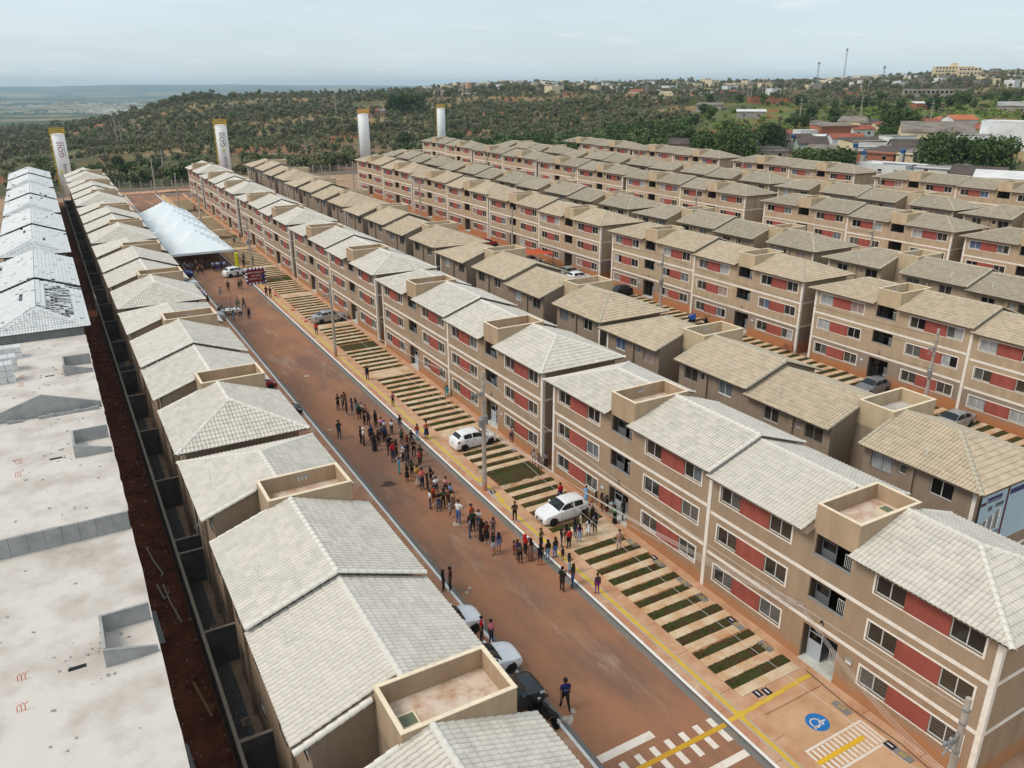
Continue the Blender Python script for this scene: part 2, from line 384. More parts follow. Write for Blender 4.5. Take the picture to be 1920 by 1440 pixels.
# ------------------------------------------------------------------ the street
_G2={}
def getm2(k,b):
    if k not in _G2: _G2[k]=b.mesh(k)
    return _G2[k]
RX0,RX1=17.09,24.29
ROAD_DZ=-.15
slab('road',RX0-.05,RX1+.05,-30,229,ROAD_DZ,M_road,0)
for side,(k0,k1,g0,g1) in {'left':(RX0-.1,RX0+.07,RX0+.07,RX0+.42),'right':(RX1-.07,RX1+.1,RX1-.42,RX1-.07)}.items():
    slab('gutter',g0,g1,-30,228.5,ROAD_DZ+.006,M_gutter,0)
    kr=bpy.data.objects.new('kerb',None); COL.objects.link(kr); kr['kind']='structure'
    y=-8.0
    kb=None
    while y<228:
        b=MB(); z0,z1=G(20,y)+.004,G(20,y+1.97)+.004
        if kb is None:
            b.quad((k0,0,0),(k1,0,0),(k1,1.975,.0165*1.975),(k0,1.975,.0165*1.975))
            b.quad((k0,0,-.2),(k0,0,0),(k0,1.975,.0326),(k0,1.975,-.17)); b.quad((k1,0,0),(k1,0,-.2),(k1,1.975,-.17),(k1,1.975,.0326))
            b.quad((k0,0,-.2),(k1,0,-.2),(k1,0,0),(k0,0,0)); b.quad((k1,1.975,-.17),(k0,1.975,-.17),(k0,1.975,.0326),(k1,1.975,.0326))
            b.m=[0,1,1,1,1]; kb=b.mesh('kerb_stone')
        obj('kerb_stone',kb,[M_kerbw,M_gutter],kr,(0,y,z0)); y+=1.98
# right pavement slabs and the yellow tactile strip
pv=bpy.data.objects.new('pavement',None); COL.objects.link(pv); pv['kind']='structure'
def pieces(name,x0,x1,ylist,dz,m,thick,parent):
    for a,c in zip(ylist[:-1],ylist[1:]): slab(name,x0,x1,a+.012,c-.012,dz,m,thick,parent,None)
random.seed(3)
ys=[-4.0]
while ys[-1]<224: ys.append(ys[-1]+random.choice((2.6,3.1,3.6)))
pieces('paving_slab',RX1+.1,24.86,ys,0,M_pave2,.2,pv)
ys2=[y+random.uniform(.2,1) for y in ys]
pieces('paving_slab',25.32,26.1,ys2,0,M_pave,.2,pv)
pieces('paving_slab',30.42,30.98,ys,.004,M_pave,.2,pv)
slab('mortar_bed',24.86,25.32,-4,224,-.004,M_grout,.2,pv,None)
yl=bpy.data.objects.new('tactile_path',None); COL.objects.link(yl); yl['kind']='structure'
y=-4.0; jog=0
random.seed(5)
while y<222:
    x=25.1 if not 45.6<y<48.9 else 25.36
    slab('tactile_tile',x-.125,x+.125,y,y+1.0-.015,.006,M_yellow,.02,yl,None); y+=1.0
for x0,x1,ya,yb in ((24.98,25.48,45.3,45.7),(24.98,25.48,48.8,49.2)): slab('tactile_tile',x0,x1,ya,yb,.009,M_yellow,.02,yl,None)
slab('tactile_tile',24.93,25.33,20.95,21.4,.012,M_yellow,.02,yl,None)
for k in range(5): slab('tactile_tile',25.33+k*1.03,25.33+k*1.03+1.02,21.06+.05*k,21.31+.05*k,.010,M_yellow,.02,yl,None)
slab('tactile_tile',24.42,24.93,21.02,21.27,.010,M_yellow,.02,yl,None)
slab('lower_parking_bed',26.1,30.42,21.9,222,-.03,mat('packed_soil',rgb(190,144,106),.95,scale=1,col2=rgb(150,96,62),coord='World',bump=.4),.1)
# left pavement: dusty red concrete
lp=bpy.data.objects.new('pavement',None); COL.objects.link(lp); lp['kind']='structure'
pieces('paving_slab',11.6,RX0-.1,ys,0,M_pave2,.2,lp)

# parking strips of turf and concrete along the right side
ent=[21.55,39.05]; 
def strip_meshes(w,l,n):
    out=[]
    for s in range(n):
        r_=random.Random(s*7+3); b=MB(); nx_,ny_=14,4
        P=[[(l*i/nx_+(r_.uniform(-.04,.04) if i in(0,nx_) else 0),w*j/ny_+(r_.uniform(-.035,.035) if j in(0,ny_) else 0),r_.uniform(0,.03) if 0<j<ny_ else -.01) for j in range(ny_+1)] for i in range(nx_+1)]
        b.grid(P,0,flip=True)
        cx=[r_.random() for _ in range(5)]
        for k in range(700):
            x,y=r_.uniform(.02,l-.02),r_.uniform(-.02,w+.02)
            if r_.random()<.45 and math.sin(x*2.1+s*1.7)+math.sin(y*5+s)<-.1: continue
            h=r_.uniform(.04,.10); a=r_.uniform(0,6.3); d=r_.uniform(.02,.04); lx,ly=r_.uniform(-.04,.04),r_.uniform(-.04,.04)
            b.poly([(x-d*math.cos(a),y-d*math.sin(a),0),(x+d*math.cos(a),y+d*math.sin(a),0),(x+lx,y+ly,h)],1)
        out.append(b.mesh('grass_strip',2))
    return out
SM=strip_meshes(.62,4.2,5)
def pad_mesh(l=4.28,w=.62):
    b=MB(); n=4
    for k in range(n): b.box(l*k/n+.006,l*(k+1)/n-.006,0.004,w-.004,-.06,0)
    return b.mesh('concrete_strip')
PADM=pad_mesh()
def tilt(): return (0,0,0)
def parking(x0,flipx,ylist,label,lawn,slope):
    pk=bpy.data.objects.new('parking_strips',None); COL.objects.link(pk); pk['kind']='structure'
    for y,kind in ylist:
        rx=math.atan(slope)
        if kind=='g':
            obj('grass_strip',random.choice(SM),[M_grass,M_blade],pk,(x0,y,G(x0+2,y)-.015),(rx,0,0),(random.uniform(.93,1.03),random.uniform(.85,1.08),1))
        else:
            obj('concrete_strip',PADM,M_pad,pk,(x0,y,G(x0+2,y)+random.uniform(-.004,.006)),(rx,0,0))
    return pk
yl_=[]; random.seed(11)
y=22.0
ents=[]
R1_Y=[13.07,49.1,85.6,122.4,160.0]; 
for b0 in R1_Y: ents+=[b0+8.6,b0+25.8]
gaps=[b0-.8 for b0 in R1_Y[1:]]+[197.0-1]
while y<213:
    dg_=min(abs(y+.3-g_) for g_ in gaps); de=min(abs(y+.3-e) for e in ents)
    if dg_<1.3 and True: y+=.63; continue
    if de<1.0: yl_.append((y,'c')); y+=.63; continue
    yl_.append((y,'g')); yl_.append((y+.64,'c')); y+=1.275
parking(26.12,False,yl_,'',None,.0165)
LAWN=strip_meshes(2.5,4.1,2)
for g_ in gaps: obj('lawn',LAWN[0],[M_grass,M_blade],None,(26.2,g_-1.35,G(26,g_-1.35)-.01),(math.atan(.0165),0,0))['kind']='structure'
# accessible bays at the near end
slab('entrance_path',26.1,30.42,20.9,21.98,-.002,M_pave,.2)
bay=slab('accessible_parking_bay',26.1,30.42,-4,20.9,-.02,mat('bay_concrete',rgb(204,166,130),.9,scale=.6,col2=rgb(184,144,108),fac=(.4,.68),bump=.3,coord='World'),.15)
slab('bay_edge_kerb',26.3,30.42,20.55,20.9,.05,M_pave,.2); slab('bay_edge_kerb',30.2,30.42,-4,20.54,.05,M_pave,.2)
def paint(name,x0,x1,y0,y1,dz,m,parent=None): return slab(name,x0,x1,y0,y1,dz,m,0,parent)
def disc(x,y,r,dz,n=28):
    b=MB(); b.poly([(x+r*math.cos(2*math.pi*k/n),y+r*math.sin(2*math.pi*k/n),G(x,y+r*math.sin(2*math.pi*k/n))+dz) for k in range(n)]); return b
def stroke(b,pts,w,dz,cx,cy,rot=0):
    for (x0,y0),(x1,y1) in zip(pts[:-1],pts[1:]):
        a=math.atan2(y1-y0,x1-x0); px,py=-math.sin(a)*w/2,math.cos(a)*w/2; ex,ey=math.cos(a)*w*.3,math.sin(a)*w*.3
        q=[(x0-ex+px,y0-ey+py),(x0-ex-px,y0-ey-py),(x1+ex-px,y1+ey-py),(x1+ex+px,y1+ey+py)]
        q=[(cx+u*math.cos(rot)-v*math.sin(rot),cy+u*math.sin(rot)+v*math.cos(rot)) for u,v in q]
        b.poly([(x,y,G(x,y)+dz) for x,y in q])
for cy in (18.95,14.6):
    pc=obj('accessible_symbol',disc(28.13,cy,.58,-.014).mesh('disc'),M_bluepaint); tag(pc,'blue disc with white wheelchair symbol painted on the bay '+('beside the entrance path' if cy>18 else 'at the picture\'s lower edge'),'marking','accessible parking symbols')
    b=MB()
    arc=[(.05+.27*math.cos(R(a)),-.1+.27*math.sin(R(a))) for a in range(110,385,20)]
    for pts in (arc,[(-.1,.42),(-.02,.1),(.2,.08),(.3,-.28),(.42,-.26)],[(-.05,.24),(.16,.24)]): stroke(b,pts,.075,-.009,28.13,cy,R(-115))
    obj('wheelchair_figure',b.mesh('wheelchair_figure'),M_whitepaint,pc)
hz=bpy.data.objects.new('hatched_zone',None); COL.objects.link(hz); tag(hz,'white hatched access zone painted between the two accessible bays','marking')
for a in ((26.15,30.1,17.9,18.02),(26.15,30.1,16.4,16.52),(26.15,26.27,16.53,17.89),(29.98,30.1,16.53,17.89)): paint('border_line',*a,-.014,M_whitepaint,hz)
k=0
while 26.45+k*.3<29.9:
    x=26.45+k*.3; b=MB(); b.poly([(p,q,G(p,q)-.013) for p,q in ((x,16.55),(x+.13,16.55),(x+.13,17.87),(x,17.87))]); obj('stripe',b.mesh('stripe'),M_whitepaint,hz); k+=1
slab('tactile_tile',25.2,29.3,17.08,17.32,-.004,M_yellowpaint,.0,yl,None)
# utility lids and bay numbers along the façade
M_lidb=flat('navy_lid',rgb(40,48,66),.5); M_bayn=mat('bay_number_grey',rgb(132,130,126),.85,scale=3,coord='World')
for i,(x,y) in enumerate(((27.0,21.78),(27.52,21.66),(30.25,34.0),(30.1,26.78),(29.95,16.25),(25.25,46.9),(30.2,52.3))):
    t_=thing('utility_cover','small dark utility cover in the paving %s'%('left of the entrance path, left one','left of the entrance path, right one','at the head of the strips by entrance C','beside the strips near entrance A','in the second accessible bay','at the foot of the transformer pole','near the second block')[i],'utility cover',(x,y,G(x,y)+.004),0,'dark utility covers'); b=MB(); b.box(-.2,.2,-.24,.24,-.02,.012); obj('lid_plate',getm2('lidp',b),M_lidb,t_); b=MB(); b.box(-.04,.04,-.16,.16,.012,.015); obj('lid_mark',getm2('lidm',b),M_whitepaint,t_)
for i,(x,y,s_) in enumerate(((29.95,19.0,'DF'),(29.97,15.6,'02'),(30.1,36.1,'06'),(30.15,33.4,'05'),(30.15,31.0,'05'),(30.05,29.3,'04'),(30.05,26.35,'03'),(30.1,24.2,'01'))):
    t_=thing('bay_number','grey plate with yellow %s at a parking bay, %s from the camera'%(s_,ORD[[15.6,19.0,24.2,26.35,29.3,31.0,33.4,36.1].index(y)]),'marking',(x,y,G(x,y)+(.008 if y>21 else -.012)),0,'bay number plates'); b=MB(); b.box(-.22,.22,-.5,.5,-.02,.0); obj('plate',getm2('bnp',b),M_bayn,t_)
    me=text_mesh(s_,.34,'lettering',.001); rotmesh(me,Matrix.Rotation(-math.pi/2,4,'Z')); obj('lettering',me,M_yellowpaint,t_,(0,0,.004))
# crossing
cr=bpy.data.objects.new('zebra_crossing',None); COL.objects.link(cr); tag(cr,'white striped pedestrian crossing with yellow tactile line across the dusty road','crossing')
for k in range(7):
    x=23.53-.895*k
    paint('stripe',x,x+.33,20.28,21.02,ROAD_DZ+.006,M_whitepaint,cr); paint('stripe',x,x+.33,21.30,21.86,ROAD_DZ+.006,M_whitepaint,cr)
paint('tactile_line',17.5,24.2,21.04,21.28,ROAD_DZ+.010,M_yellowpaint,cr)
for k in range(2): paint('groove',17.5,24.2,21.09+.1*k,21.13+.1*k,ROAD_DZ+.014,mat('worn_yellow',rgb(176,132,46),.9),cr)
paint('stop_line',17.42,20.7,22.25,22.7,ROAD_DZ+.006,M_whitepaint,cr); paint('stop_line',20.85,23.86,19.2,19.6,ROAD_DZ+.006,M_whitepaint,cr)
# manholes, patches, drains
def manhole(x,y,r,dz,label,m=M_lid):
    g0=G(x,y)+dz; b=MB(); b.lathe([(r,-.03),(r,.006),(r*.9,.010),(r*.86,.006),(0,.008)],28); o=obj('manhole_cover',b.mesh('manhole_cover'),m,None,(x,y,g0),(math.atan(.0165),0,0)); tag(o,label,'manhole','manhole covers')
    b=MB(); b.lathe([(r*1.02,.002),(r*1.1,.004),(r*1.12,.002)],28); obj('rim',b.mesh('rim'),M_dark,o); return o
manhole(20.95,44.38,.33,ROAD_DZ,'round pale manhole cover in the road at the queue')
manhole(17.95,36.9,.14,ROAD_DZ,'small round cover in the road beside the near couple, left of the pair'); manhole(18.3,37.2,.14,ROAD_DZ,'small round cover in the road near the couple, right of the pair')
manhole(26.0,50.2,.36,.0,'round concrete cover on the pavement near the utility pole'); manhole(16.2,43.6,.4,.0,'round cover in the red pavement behind the near tank wall')
manhole(20.2,78.5,.33,ROAD_DZ,'round pale manhole cover in the empty middle of the road'); manhole(18.1,64.2,.2,ROAD_DZ,'small pale cover in the road near the lone man')
def blob(name,x,y,r,m,dz,label,seed,sy=1):
    r_=random.Random(seed); n=22; ph=[r_.uniform(0,6.3) for _ in range(4)]; b=MB(); pts=[]
    for k in range(n):
        a=2*math.pi*k/n; q=r*(1+.22*math.sin(3*a+ph[0])+.14*math.sin(5*a+ph[1])+.1*math.sin(8*a+ph[2]))
        px,py=x+q*math.cos(a),y+q*sy*math.sin(a); pts.append((px,py,G(px,py)+dz))
    b.poly(pts); o=obj(name,b.mesh(name),m); tag(o,label,'stain'); return o
M_mort=mat('spilled_mortar',rgb(190,182,172),.95,scale=6,col2=rgb(160,140,124))
blob('mortar_patch',17.68,25.25,.28,M_mort,ROAD_DZ+.008,'larger pale mortar splash on the road behind the walking man',1); blob('mortar_patch',18.15,25.62,.17,M_mort,ROAD_DZ+.008,'smaller pale mortar splash on the road at the walking man\'s heel',2)
blob('wet_stain',18.9,52.2,.55,mat('wet_asphalt',rgb(70,44,34),.6,spec=.4),ROAD_DZ+.008,'dark wet stain on the road beside the queue',5,.8)
# street at the far end, other streets of the estate
slab('cross_street',11,60,221,231,ROAD_DZ-.01,mat('plain_asphalt',rgb(118,104,98),.9,scale=.5,col2=rgb(132,108,92),coord='World'),0)
slab('pavement',24.4,60,231,236,0,M_pave,.2); slab('pavement',8,24.4,231,236,0,M_pave2,.2)
for (a,c,e) in ((55.5,62.7,'second'),(93.9,101.1,'third'),(131.6,138.8,'fourth')):
    slab('road',a,c,-25,222,ROAD_DZ,M_road,0)
    slab('pavement',a-6.7,a-.1,-25,222,0,M_pave,.25); slab('pavement',c+.1,c+1.9,-25,222,0,M_pave2,.25); slab('parking_bed',c+1.9,c+6.5,-25,222,-.03,MATS['packed_soil'],.25)
    slab('kerb',a-.1,a,-25,222,.004,M_kerbw,.25); slab('kerb',c,c+.1,-25,222,.004,M_kerbw,.25)
yl3=[]; y=24.0; random.seed(13)
while y<124:
    yl3 += [(y,'g'),(y+.64,'c')]; y+=1.275
parking(64.8,False,yl3,'',None,.0215)

# ------------------------------------------------------------------ apartment blocks: materials
def wallm(n,c,c2,dirt=None): return mat(n,c,.92,scale=1.3,col2=tuple(x*.9 for x in c2[:3])+(1,),fac=(.32,.74),bump=.25,bscale=60,dirt=dirt,detail=9,stretch=(1,1,.22))
DUST=rgb(186,118,66)
W_NEW=wallm('wall_tan',rgb(172,150,126),rgb(162,140,116)); W_NEWL=wallm('wall_tan_lower',rgb(172,146,120),rgb(158,132,108),(rgb(182,124,80),.55,.75))
W_OLD=wallm('wall_beige',rgb(190,170,142),rgb(174,154,128)); W_OLDL=wallm('wall_taupe',rgb(158,142,126),rgb(144,130,116),(DUST,.9,.8))
W_BACK=wallm('wall_taupe_rear',rgb(158,140,122),rgb(144,128,112)); W_BACKN=wallm('wall_brown_rear',rgb(166,144,122),rgb(150,130,110))
M_band=mat('white_stucco',rgb(240,235,226),.85,scale=2,col2=rgb(220,206,188),fac=(.45,.8))
M_red=mat('red_panel_paint',rgb(164,88,76),.85,scale=1.5,col2=rgb(146,76,66),stretch=(1,1,.3))
M_frame=flat('white_aluminium',rgb(226,226,224),.4); M_alu=flat('grey_aluminium',rgb(170,172,172),.4,.3)
def glassm(n,c,rough=.08):
    m=mat(n,c,rough,var=.15,scale=1.2,spec=.5); return m
GLASS=[glassm('glass_dark',rgb(52,50,46)),glassm('glass_brown',rgb(70,64,56)),glassm('glass_black',rgb(26,26,26)),glassm('glass_grey',rgb(98,98,94))]
CURT=[mat('curtain_white',rgb(190,192,190),.6,scale=9,col2=rgb(140,144,146),stretch=(1,1,.1)),mat('curtain_blush',rgb(176,150,142),.6,scale=9,col2=rgb(140,118,112),stretch=(1,1,.1)),mat('curtain_blue',rgb(84,104,130),.6,scale=9,stretch=(1,1,.1)),mat('curtain_grey',rgb(120,128,130),.6,scale=9,col2=rgb(84,90,94),stretch=(1,1,.1))]
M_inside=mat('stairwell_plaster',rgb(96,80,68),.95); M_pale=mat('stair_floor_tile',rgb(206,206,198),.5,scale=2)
M_doorg=flat('door_grey',rgb(108,112,116),.5); M_doorw=flat('door_blue_grey',rgb(178,188,196),.45); M_black=flat('black_paint',rgb(24,24,24),.6)
M_box=wallm('tank_wall_tan',rgb(184,160,132),rgb(168,144,118)); M_cope=mat('coping_cream',rgb(232,214,186),.9,scale=3)
M_boxo=wallm('tank_wall_beige',rgb(200,180,148),rgb(184,162,134)); M_tankfloor=mat('tank_floor_dirt',rgb(214,196,178),.95,scale=1.3,col2=rgb(176,134,104),fac=(.42,.7),bump=.6,bscale=25)
M_tankfloor2=mat('tank_floor_cement',rgb(196,192,186),.95,scale=1.3,col2=rgb(168,160,150),fac=(.42,.7))
def tilem(n,c,c2,c3):
    """concrete tiles: tone differs a little from tile to tile, with weathering"""
    m=bpy.data.materials.new(n); m.use_nodes=True; t=m.node_tree; b=t.nodes['Principled BSDF']; b.inputs['Roughness'].default_value=.85; b.inputs['Specular IOR Level'].default_value=.25
    tc=t.nodes.new('ShaderNodeTexCoord'); oi=t.nodes.new('ShaderNodeObjectInfo')
    vm=t.nodes.new('ShaderNodeVectorMath'); vm.operation='MULTIPLY_ADD'; vm.inputs[1].default_value=(2.58,2.13,2.0); t.links.new(tc.outputs['Object'],vm.inputs[0]); t.links.new(oi.outputs['Random'],vm.inputs[2])
    fl=t.nodes.new('ShaderNodeVectorMath'); fl.operation='FLOOR'; t.links.new(vm.outputs[0],fl.inputs[0])
    wn=t.nodes.new('ShaderNodeTexWhiteNoise'); t.links.new(fl.outputs[0],wn.inputs['Vector'])
    x1=t.nodes.new('ShaderNodeMix'); x1.data_type='RGBA'; x1.inputs['A'].default_value=c; x1.inputs['B'].default_value=c2; t.links.new(wn.outputs['Value'],x1.inputs['Factor'])
    n2=t.nodes.new('ShaderNodeTexNoise'); n2.inputs['Scale'].default_value=2.6; n2.inputs['Detail'].default_value=7; n2.inputs['Roughness'].default_value=.7; t.links.new(tc.outputs['Object'],n2.inputs['Vector'])
    mr=t.nodes.new('ShaderNodeMapRange'); mr.inputs['From Min'].default_value=.5; mr.inputs['From Max'].default_value=.85; mr.inputs['To Max'].default_value=.55; t.links.new(n2.outputs['Fac'],mr.inputs['Value'])
    x2=t.nodes.new('ShaderNodeMix'); x2.data_type='RGBA'; t.links.new(mr.outputs[0],x2.inputs['Factor']); t.links.new(x1.outputs['Result'],x2.inputs['A']); x2.inputs['B'].default_value=c3
    t.links.new(x2.outputs['Result'],b.inputs['Base Color']); return m
T_NEW=tilem('tile_cream',rgb(214,207,195),rgb(198,192,181),rgb(160,153,142)); T_OLD=tilem('tile_sand',rgb(200,183,158),rgb(182,166,143),rgb(144,130,112))
T_OLD2=tilem('tile_weathered',rgb(176,165,146),rgb(160,150,132),rgb(124,115,102)); T_WHITE=tilem('tile_pale_grey',rgb(222,224,222),rgb(208,210,210),rgb(186,188,188))
M_cap=mat('ridge_cement',rgb(226,222,212),.85,scale=3,col2=rgb(200,194,182)); M_capo=mat('ridge_weathered',rgb(196,186,164),.9,scale=3,col2=rgb(160,150,130))
M_under=flat('roof_underside',rgb(120,104,88),.9)

# ------------------------------------------------------------------ roof geometry (every tile is modelled)
RIB=.235; CRS=.40; PROF=(0,.056,.074,.050); POFF=(0,.026,.11,.20)
ZE,ZR,EO,DEP=7.75,9.2,.6,7.0
RUN=DEP/2+EO; RISE=ZR-ZE; SL=math.hypot(RUN,RISE)
def slope(b,O,A,B,L,Rr,T,mi=0,mask=None,under=True):
    O,A,B=np.array(O,float),np.array(A,float),np.array(B,float); N=np.cross(A,B); flip=False
    if N[2]<0: N=-N; flip=True
    nc=int(round(T/CRS)); i0=len(b.v); V=[]; F=[]
    smax=max(Rr(0),Rr(T)); smin=min(L(0),L(T)); ns=int(math.ceil((smax-smin)/RIB))*4
    s=smin+np.array([(k//4)*RIB+POFF[k%4] for k in range(ns+1)]); hp=np.array([PROF[k%4] for k in range(ns+1)])
    for c in range(nc):
        t0,t1=T*c/nc,T*(c+1)/nc
        for t,l in ((t0,.045),(min(t1+.03,T),.004)):
            sc=np.clip(s,L(t),Rr(t)); P=O+sc[:,None]*A+t*B+(hp+l)[:,None]*N
            V.append(P)
    V=np.concatenate(V); w=ns+1
    for c in range(nc):
        for k in range(ns):
            a=2*c*w+k; mid=(s[k]+s[k+1])/2; tm=T*(c+.5)/nc
            if mid<L(T*c/nc)-.05 or mid>Rr(T*c/nc)+.05: continue
            if mask and not mask(c,int((mid-smin)/(2*RIB))): continue
            F.append((a,a+1,a+w+1,a+w))
            if c==0: pass
            F.append((a,a+1,a+1+10**7,a+10**7))
    # risers: lower edge of each tile drops to the course below
    lo=[]
    for c in range(nc):
        t=T*c/nc; sc=np.clip(s,L(t),Rr(t)); lo.append(O+sc[:,None]*A+t*B+(hp-.004)[:,None]*N)
    lo=np.concatenate(lo); nV=len(V); V=np.concatenate([V,lo])
    F2=[]
    for q in F:
        if q[2]>=10**7:
            c=q[0]//(2*w); k=q[0]%w if False else q[0]-2*c*w
            q=(nV+c*w+k,nV+c*w+k+1,q[1],q[0])
        F2.append(q)
    b.v+= [tuple(p) for p in V]
    for q in F2:
        q=tuple(i0+j for j in q); b.f.append(q[::-1] if flip else q); b.m.append(mi)
    if under:
        p=[O+L(0)*A-.05*N,O+Rr(0)*A-.05*N,O+Rr(T)*A+T*B-.05*N,O+L(T)*A+T*B-.05*N]
        b.poly(p if flip else p[::-1],mi+1)
        e0,e1=O+L(0)*A,O+Rr(0)*A; b.quad(e0-.05*N,e1-.05*N,e1+.0*N,e0,mi+1)
U_F=np.array((RUN,0,RISE))/SL; U_B=np.array((-RUN,0,RISE))/SL
def roof_wing(y0,y1,hip,mask=None,skip=()):
    b=MB(); n=y1-y0; sh=RUN if hip else 0
    if 'f' not in skip: slope(b,(-EO,y0,ZE),(0,1,0),U_F,lambda t:0,lambda t:n-sh*t/SL,SL,0,mask and mask.get('f'))
    if 'b' not in skip: slope(b,(DEP+EO,y1,ZE),(0,-1,0),U_B,lambda t:sh*t/SL,lambda t:n,SL,0,mask and mask.get('b'))
    if hip: slope(b,(-EO,y1,ZE),(1,0,0),np.array((0,-RUN,RISE))/SL,lambda t:RUN*t/SL,lambda t:2*RUN-RUN*t/SL,SL,0,mask and mask.get('h'))
    return b
def cap_mesh():
    b=MB(); n=6
    for x,r0 in ((0,.155),(.44,.125)):
        pass
    P=[]
    for x,r0 in ((0,.13),(0,.155),(.46,.125)):
        P.append([(x,r0*math.cos(math.pi*j/n-.0),r0*.8*math.sin(math.pi*j/n)-.02) for j in range(n+1)])
    b.grid(P,0,flip=True); return b
CAPB=cap_mesh(); CAPM=CAPB.mesh('ridge_tile',1,smooth=False)
def cap_frames(p0,p1):
    p0,p1=Vector(p0),Vector(p1); d=p1-p0; L_=d.length; n=max(1,int(round(L_/.42))); d.normalize()
    side=Vector((0,0,1)).cross(d).normalized(); up=d.cross(side)
    return [Matrix(((d.x,side.x,up.x,0),(d.y,side.y,up.y,0),(d.z,side.z,up.z,0),(0,0,0,1))) for _ in range(n)],[p0+d*(L_*k/n) for k in range(n)]
def caps_joined(lines):
    b=MB()
    for p0,p1 in lines:
        Ms,Ps=cap_frames(p0,p1)
        for M,P in zip(Ms,Ps):
            i=len(b.v)
            for v in CAPB.v: b.v.append(tuple(M@Vector(v)+P))
            for f in CAPB.f: b.f.append(tuple(i+j for j in f)); b.m.append(0)
    return b
YB0,YB1,YE=7.4,9.95,17.2
RC=ZR+.03
def ridge_lines(high):
    y0=-.18 if high else .05
    sp=[((3.5,y0,RC),(3.5,YB0+.05,RC))]; en=[((3.5,YB1,RC),(3.5,YE+EO-RUN,RC))]
    if high: sp+=[((-EO,y0+.02,ZE+.05),(3.5,y0+.02,RC)),((DEP+EO,y0+.02,ZE+.05),(3.5,y0+.02,RC))]
    sp+=[((DEP+EO,YB0+.02,ZE+.05),(4.7,YB0+.02,ZE+.05+RISE*(DEP+EO-4.7)/RUN))]
    en+=[((-EO,YE+EO,ZE+.05),(3.5,YE+EO-RUN,RC)),((DEP+EO,YE+EO,ZE+.05),(3.5,YE+EO-RUN,RC))]
    en+=[((DEP+EO,YB1-.02,ZE+.05),(4.7,YB1-.02,ZE+.05+RISE*(DEP+EO-4.7)/RUN))]
    return sp,en

# ------------------------------------------------------------------ walls
def hole_wall(b,P,u0,u1,v0,v1,holes,mfun,depth=.12,mrev=1):
    us=sorted({u0,u1,*[h[0] for h in holes],*[h[1] for h in holes]}); vs=sorted({v0,v1,2.55,*[h[2] for h in holes],*[h[3] for h in holes]})
    us=[u for u in us if u0<=u<=u1]; vs=[v for v in vs if v0<=v<=v1]
    for a,c in zip(us[:-1],us[1:]):
        for d,e in zip(vs[:-1],vs[1:]):
            mu,mv=(a+c)/2,(d+e)/2
            if any(h[0]<mu<h[1] and h[2]<mv<h[3] for h in holes): continue
            b.quad(P(a,d,0),P(c,d,0),P(c,e,0),P(a,e,0),mfun(mv))
    for h in holes:
        a,c,d,e=h[:4]
        for q in (((a,d),(c,d)),((c,d),(c,e)),((c,e),(a,e)),((a,e),(a,d))):
            b.quad(P(*q[0],0),P(*q[0],depth),P(*q[1],depth),P(*q[1],0),mrev)
WZ=(.92,1.98)
FW=[(.83,2.38),(4.52,6.07),(11.2,12.75),(14.95,16.5)]; FG=[(.73,6.17,2.38,4.52),(11.1,16.6,12.75,14.95)]
BW=[('w',1.6,3.0,.95,2.0),('s',4.5,5.0,1.35,1.95),('o',5.3,6.8,.95,2.05),('o',10.5,12.0,.95,2.05),('s',12.4,12.9,1.35,1.95),('w',14.5,15.9,.95,2.0)]
ST=[(7.6,9.8,-.05,2.25),(7.6,9.8,3.88,5.08),(7.6,9.8,6.5,7.68)]
TOP=7.86
def module_walls(high,side):
    b=MB(); mf=lambda z:0 if z<2.55 else 1
    fh=[]
    if side=='front': fh=[(a,c,WZ[0]+2.7*k,WZ[1]+2.7*k) for k in range(3) for a,c in FW]+ST
    hole_wall(b,lambda u,v,d:(d,u,v),0,YE,-1.2,TOP,fh,mf)
    for (a,c) in ((0,YB0),(YB1,YE)):
        bh=[(w[1],w[2],w[3]+2.7*k,w[4]+2.7*k) for k in range(3) for w in BW if a<w[1]<c] if side=='back' else []
        hole_wall(b,lambda u,v,d:(DEP-d,u,v),a,c,-1.2,TOP,bh,mf)
    def gable(y,x0=0,x1=DEP):
        s=RISE/RUN
        def zt(x): return ZE+s*(x+EO if x<=3.5 else DEP+EO-x)-.06
        pts=[(x0,y,-1.2),(x1,y,-1.2),(x1,y,zt(x1))]+([(3.5,y,zt(3.5))] if x0<3.5<x1 else [])+[(x0,y,zt(x0))]
        b.poly(pts,1)
    gable(0.0); gable(YB0); gable(YB1)
    b.quad((0,YE,-1.2),(DEP,YE,-1.2),(DEP,YE,2.55),(0,YE,2.55),0); b.quad((0,YE,2.55),(DEP,YE,2.55),(DEP,YE,TOP),(0,YE,TOP),1)
    b.quad((4.6,YB0,-1.2),(4.6,YB1,-1.2),(4.6,YB1,7.7),(4.6,YB0,7.7),1)
    return b
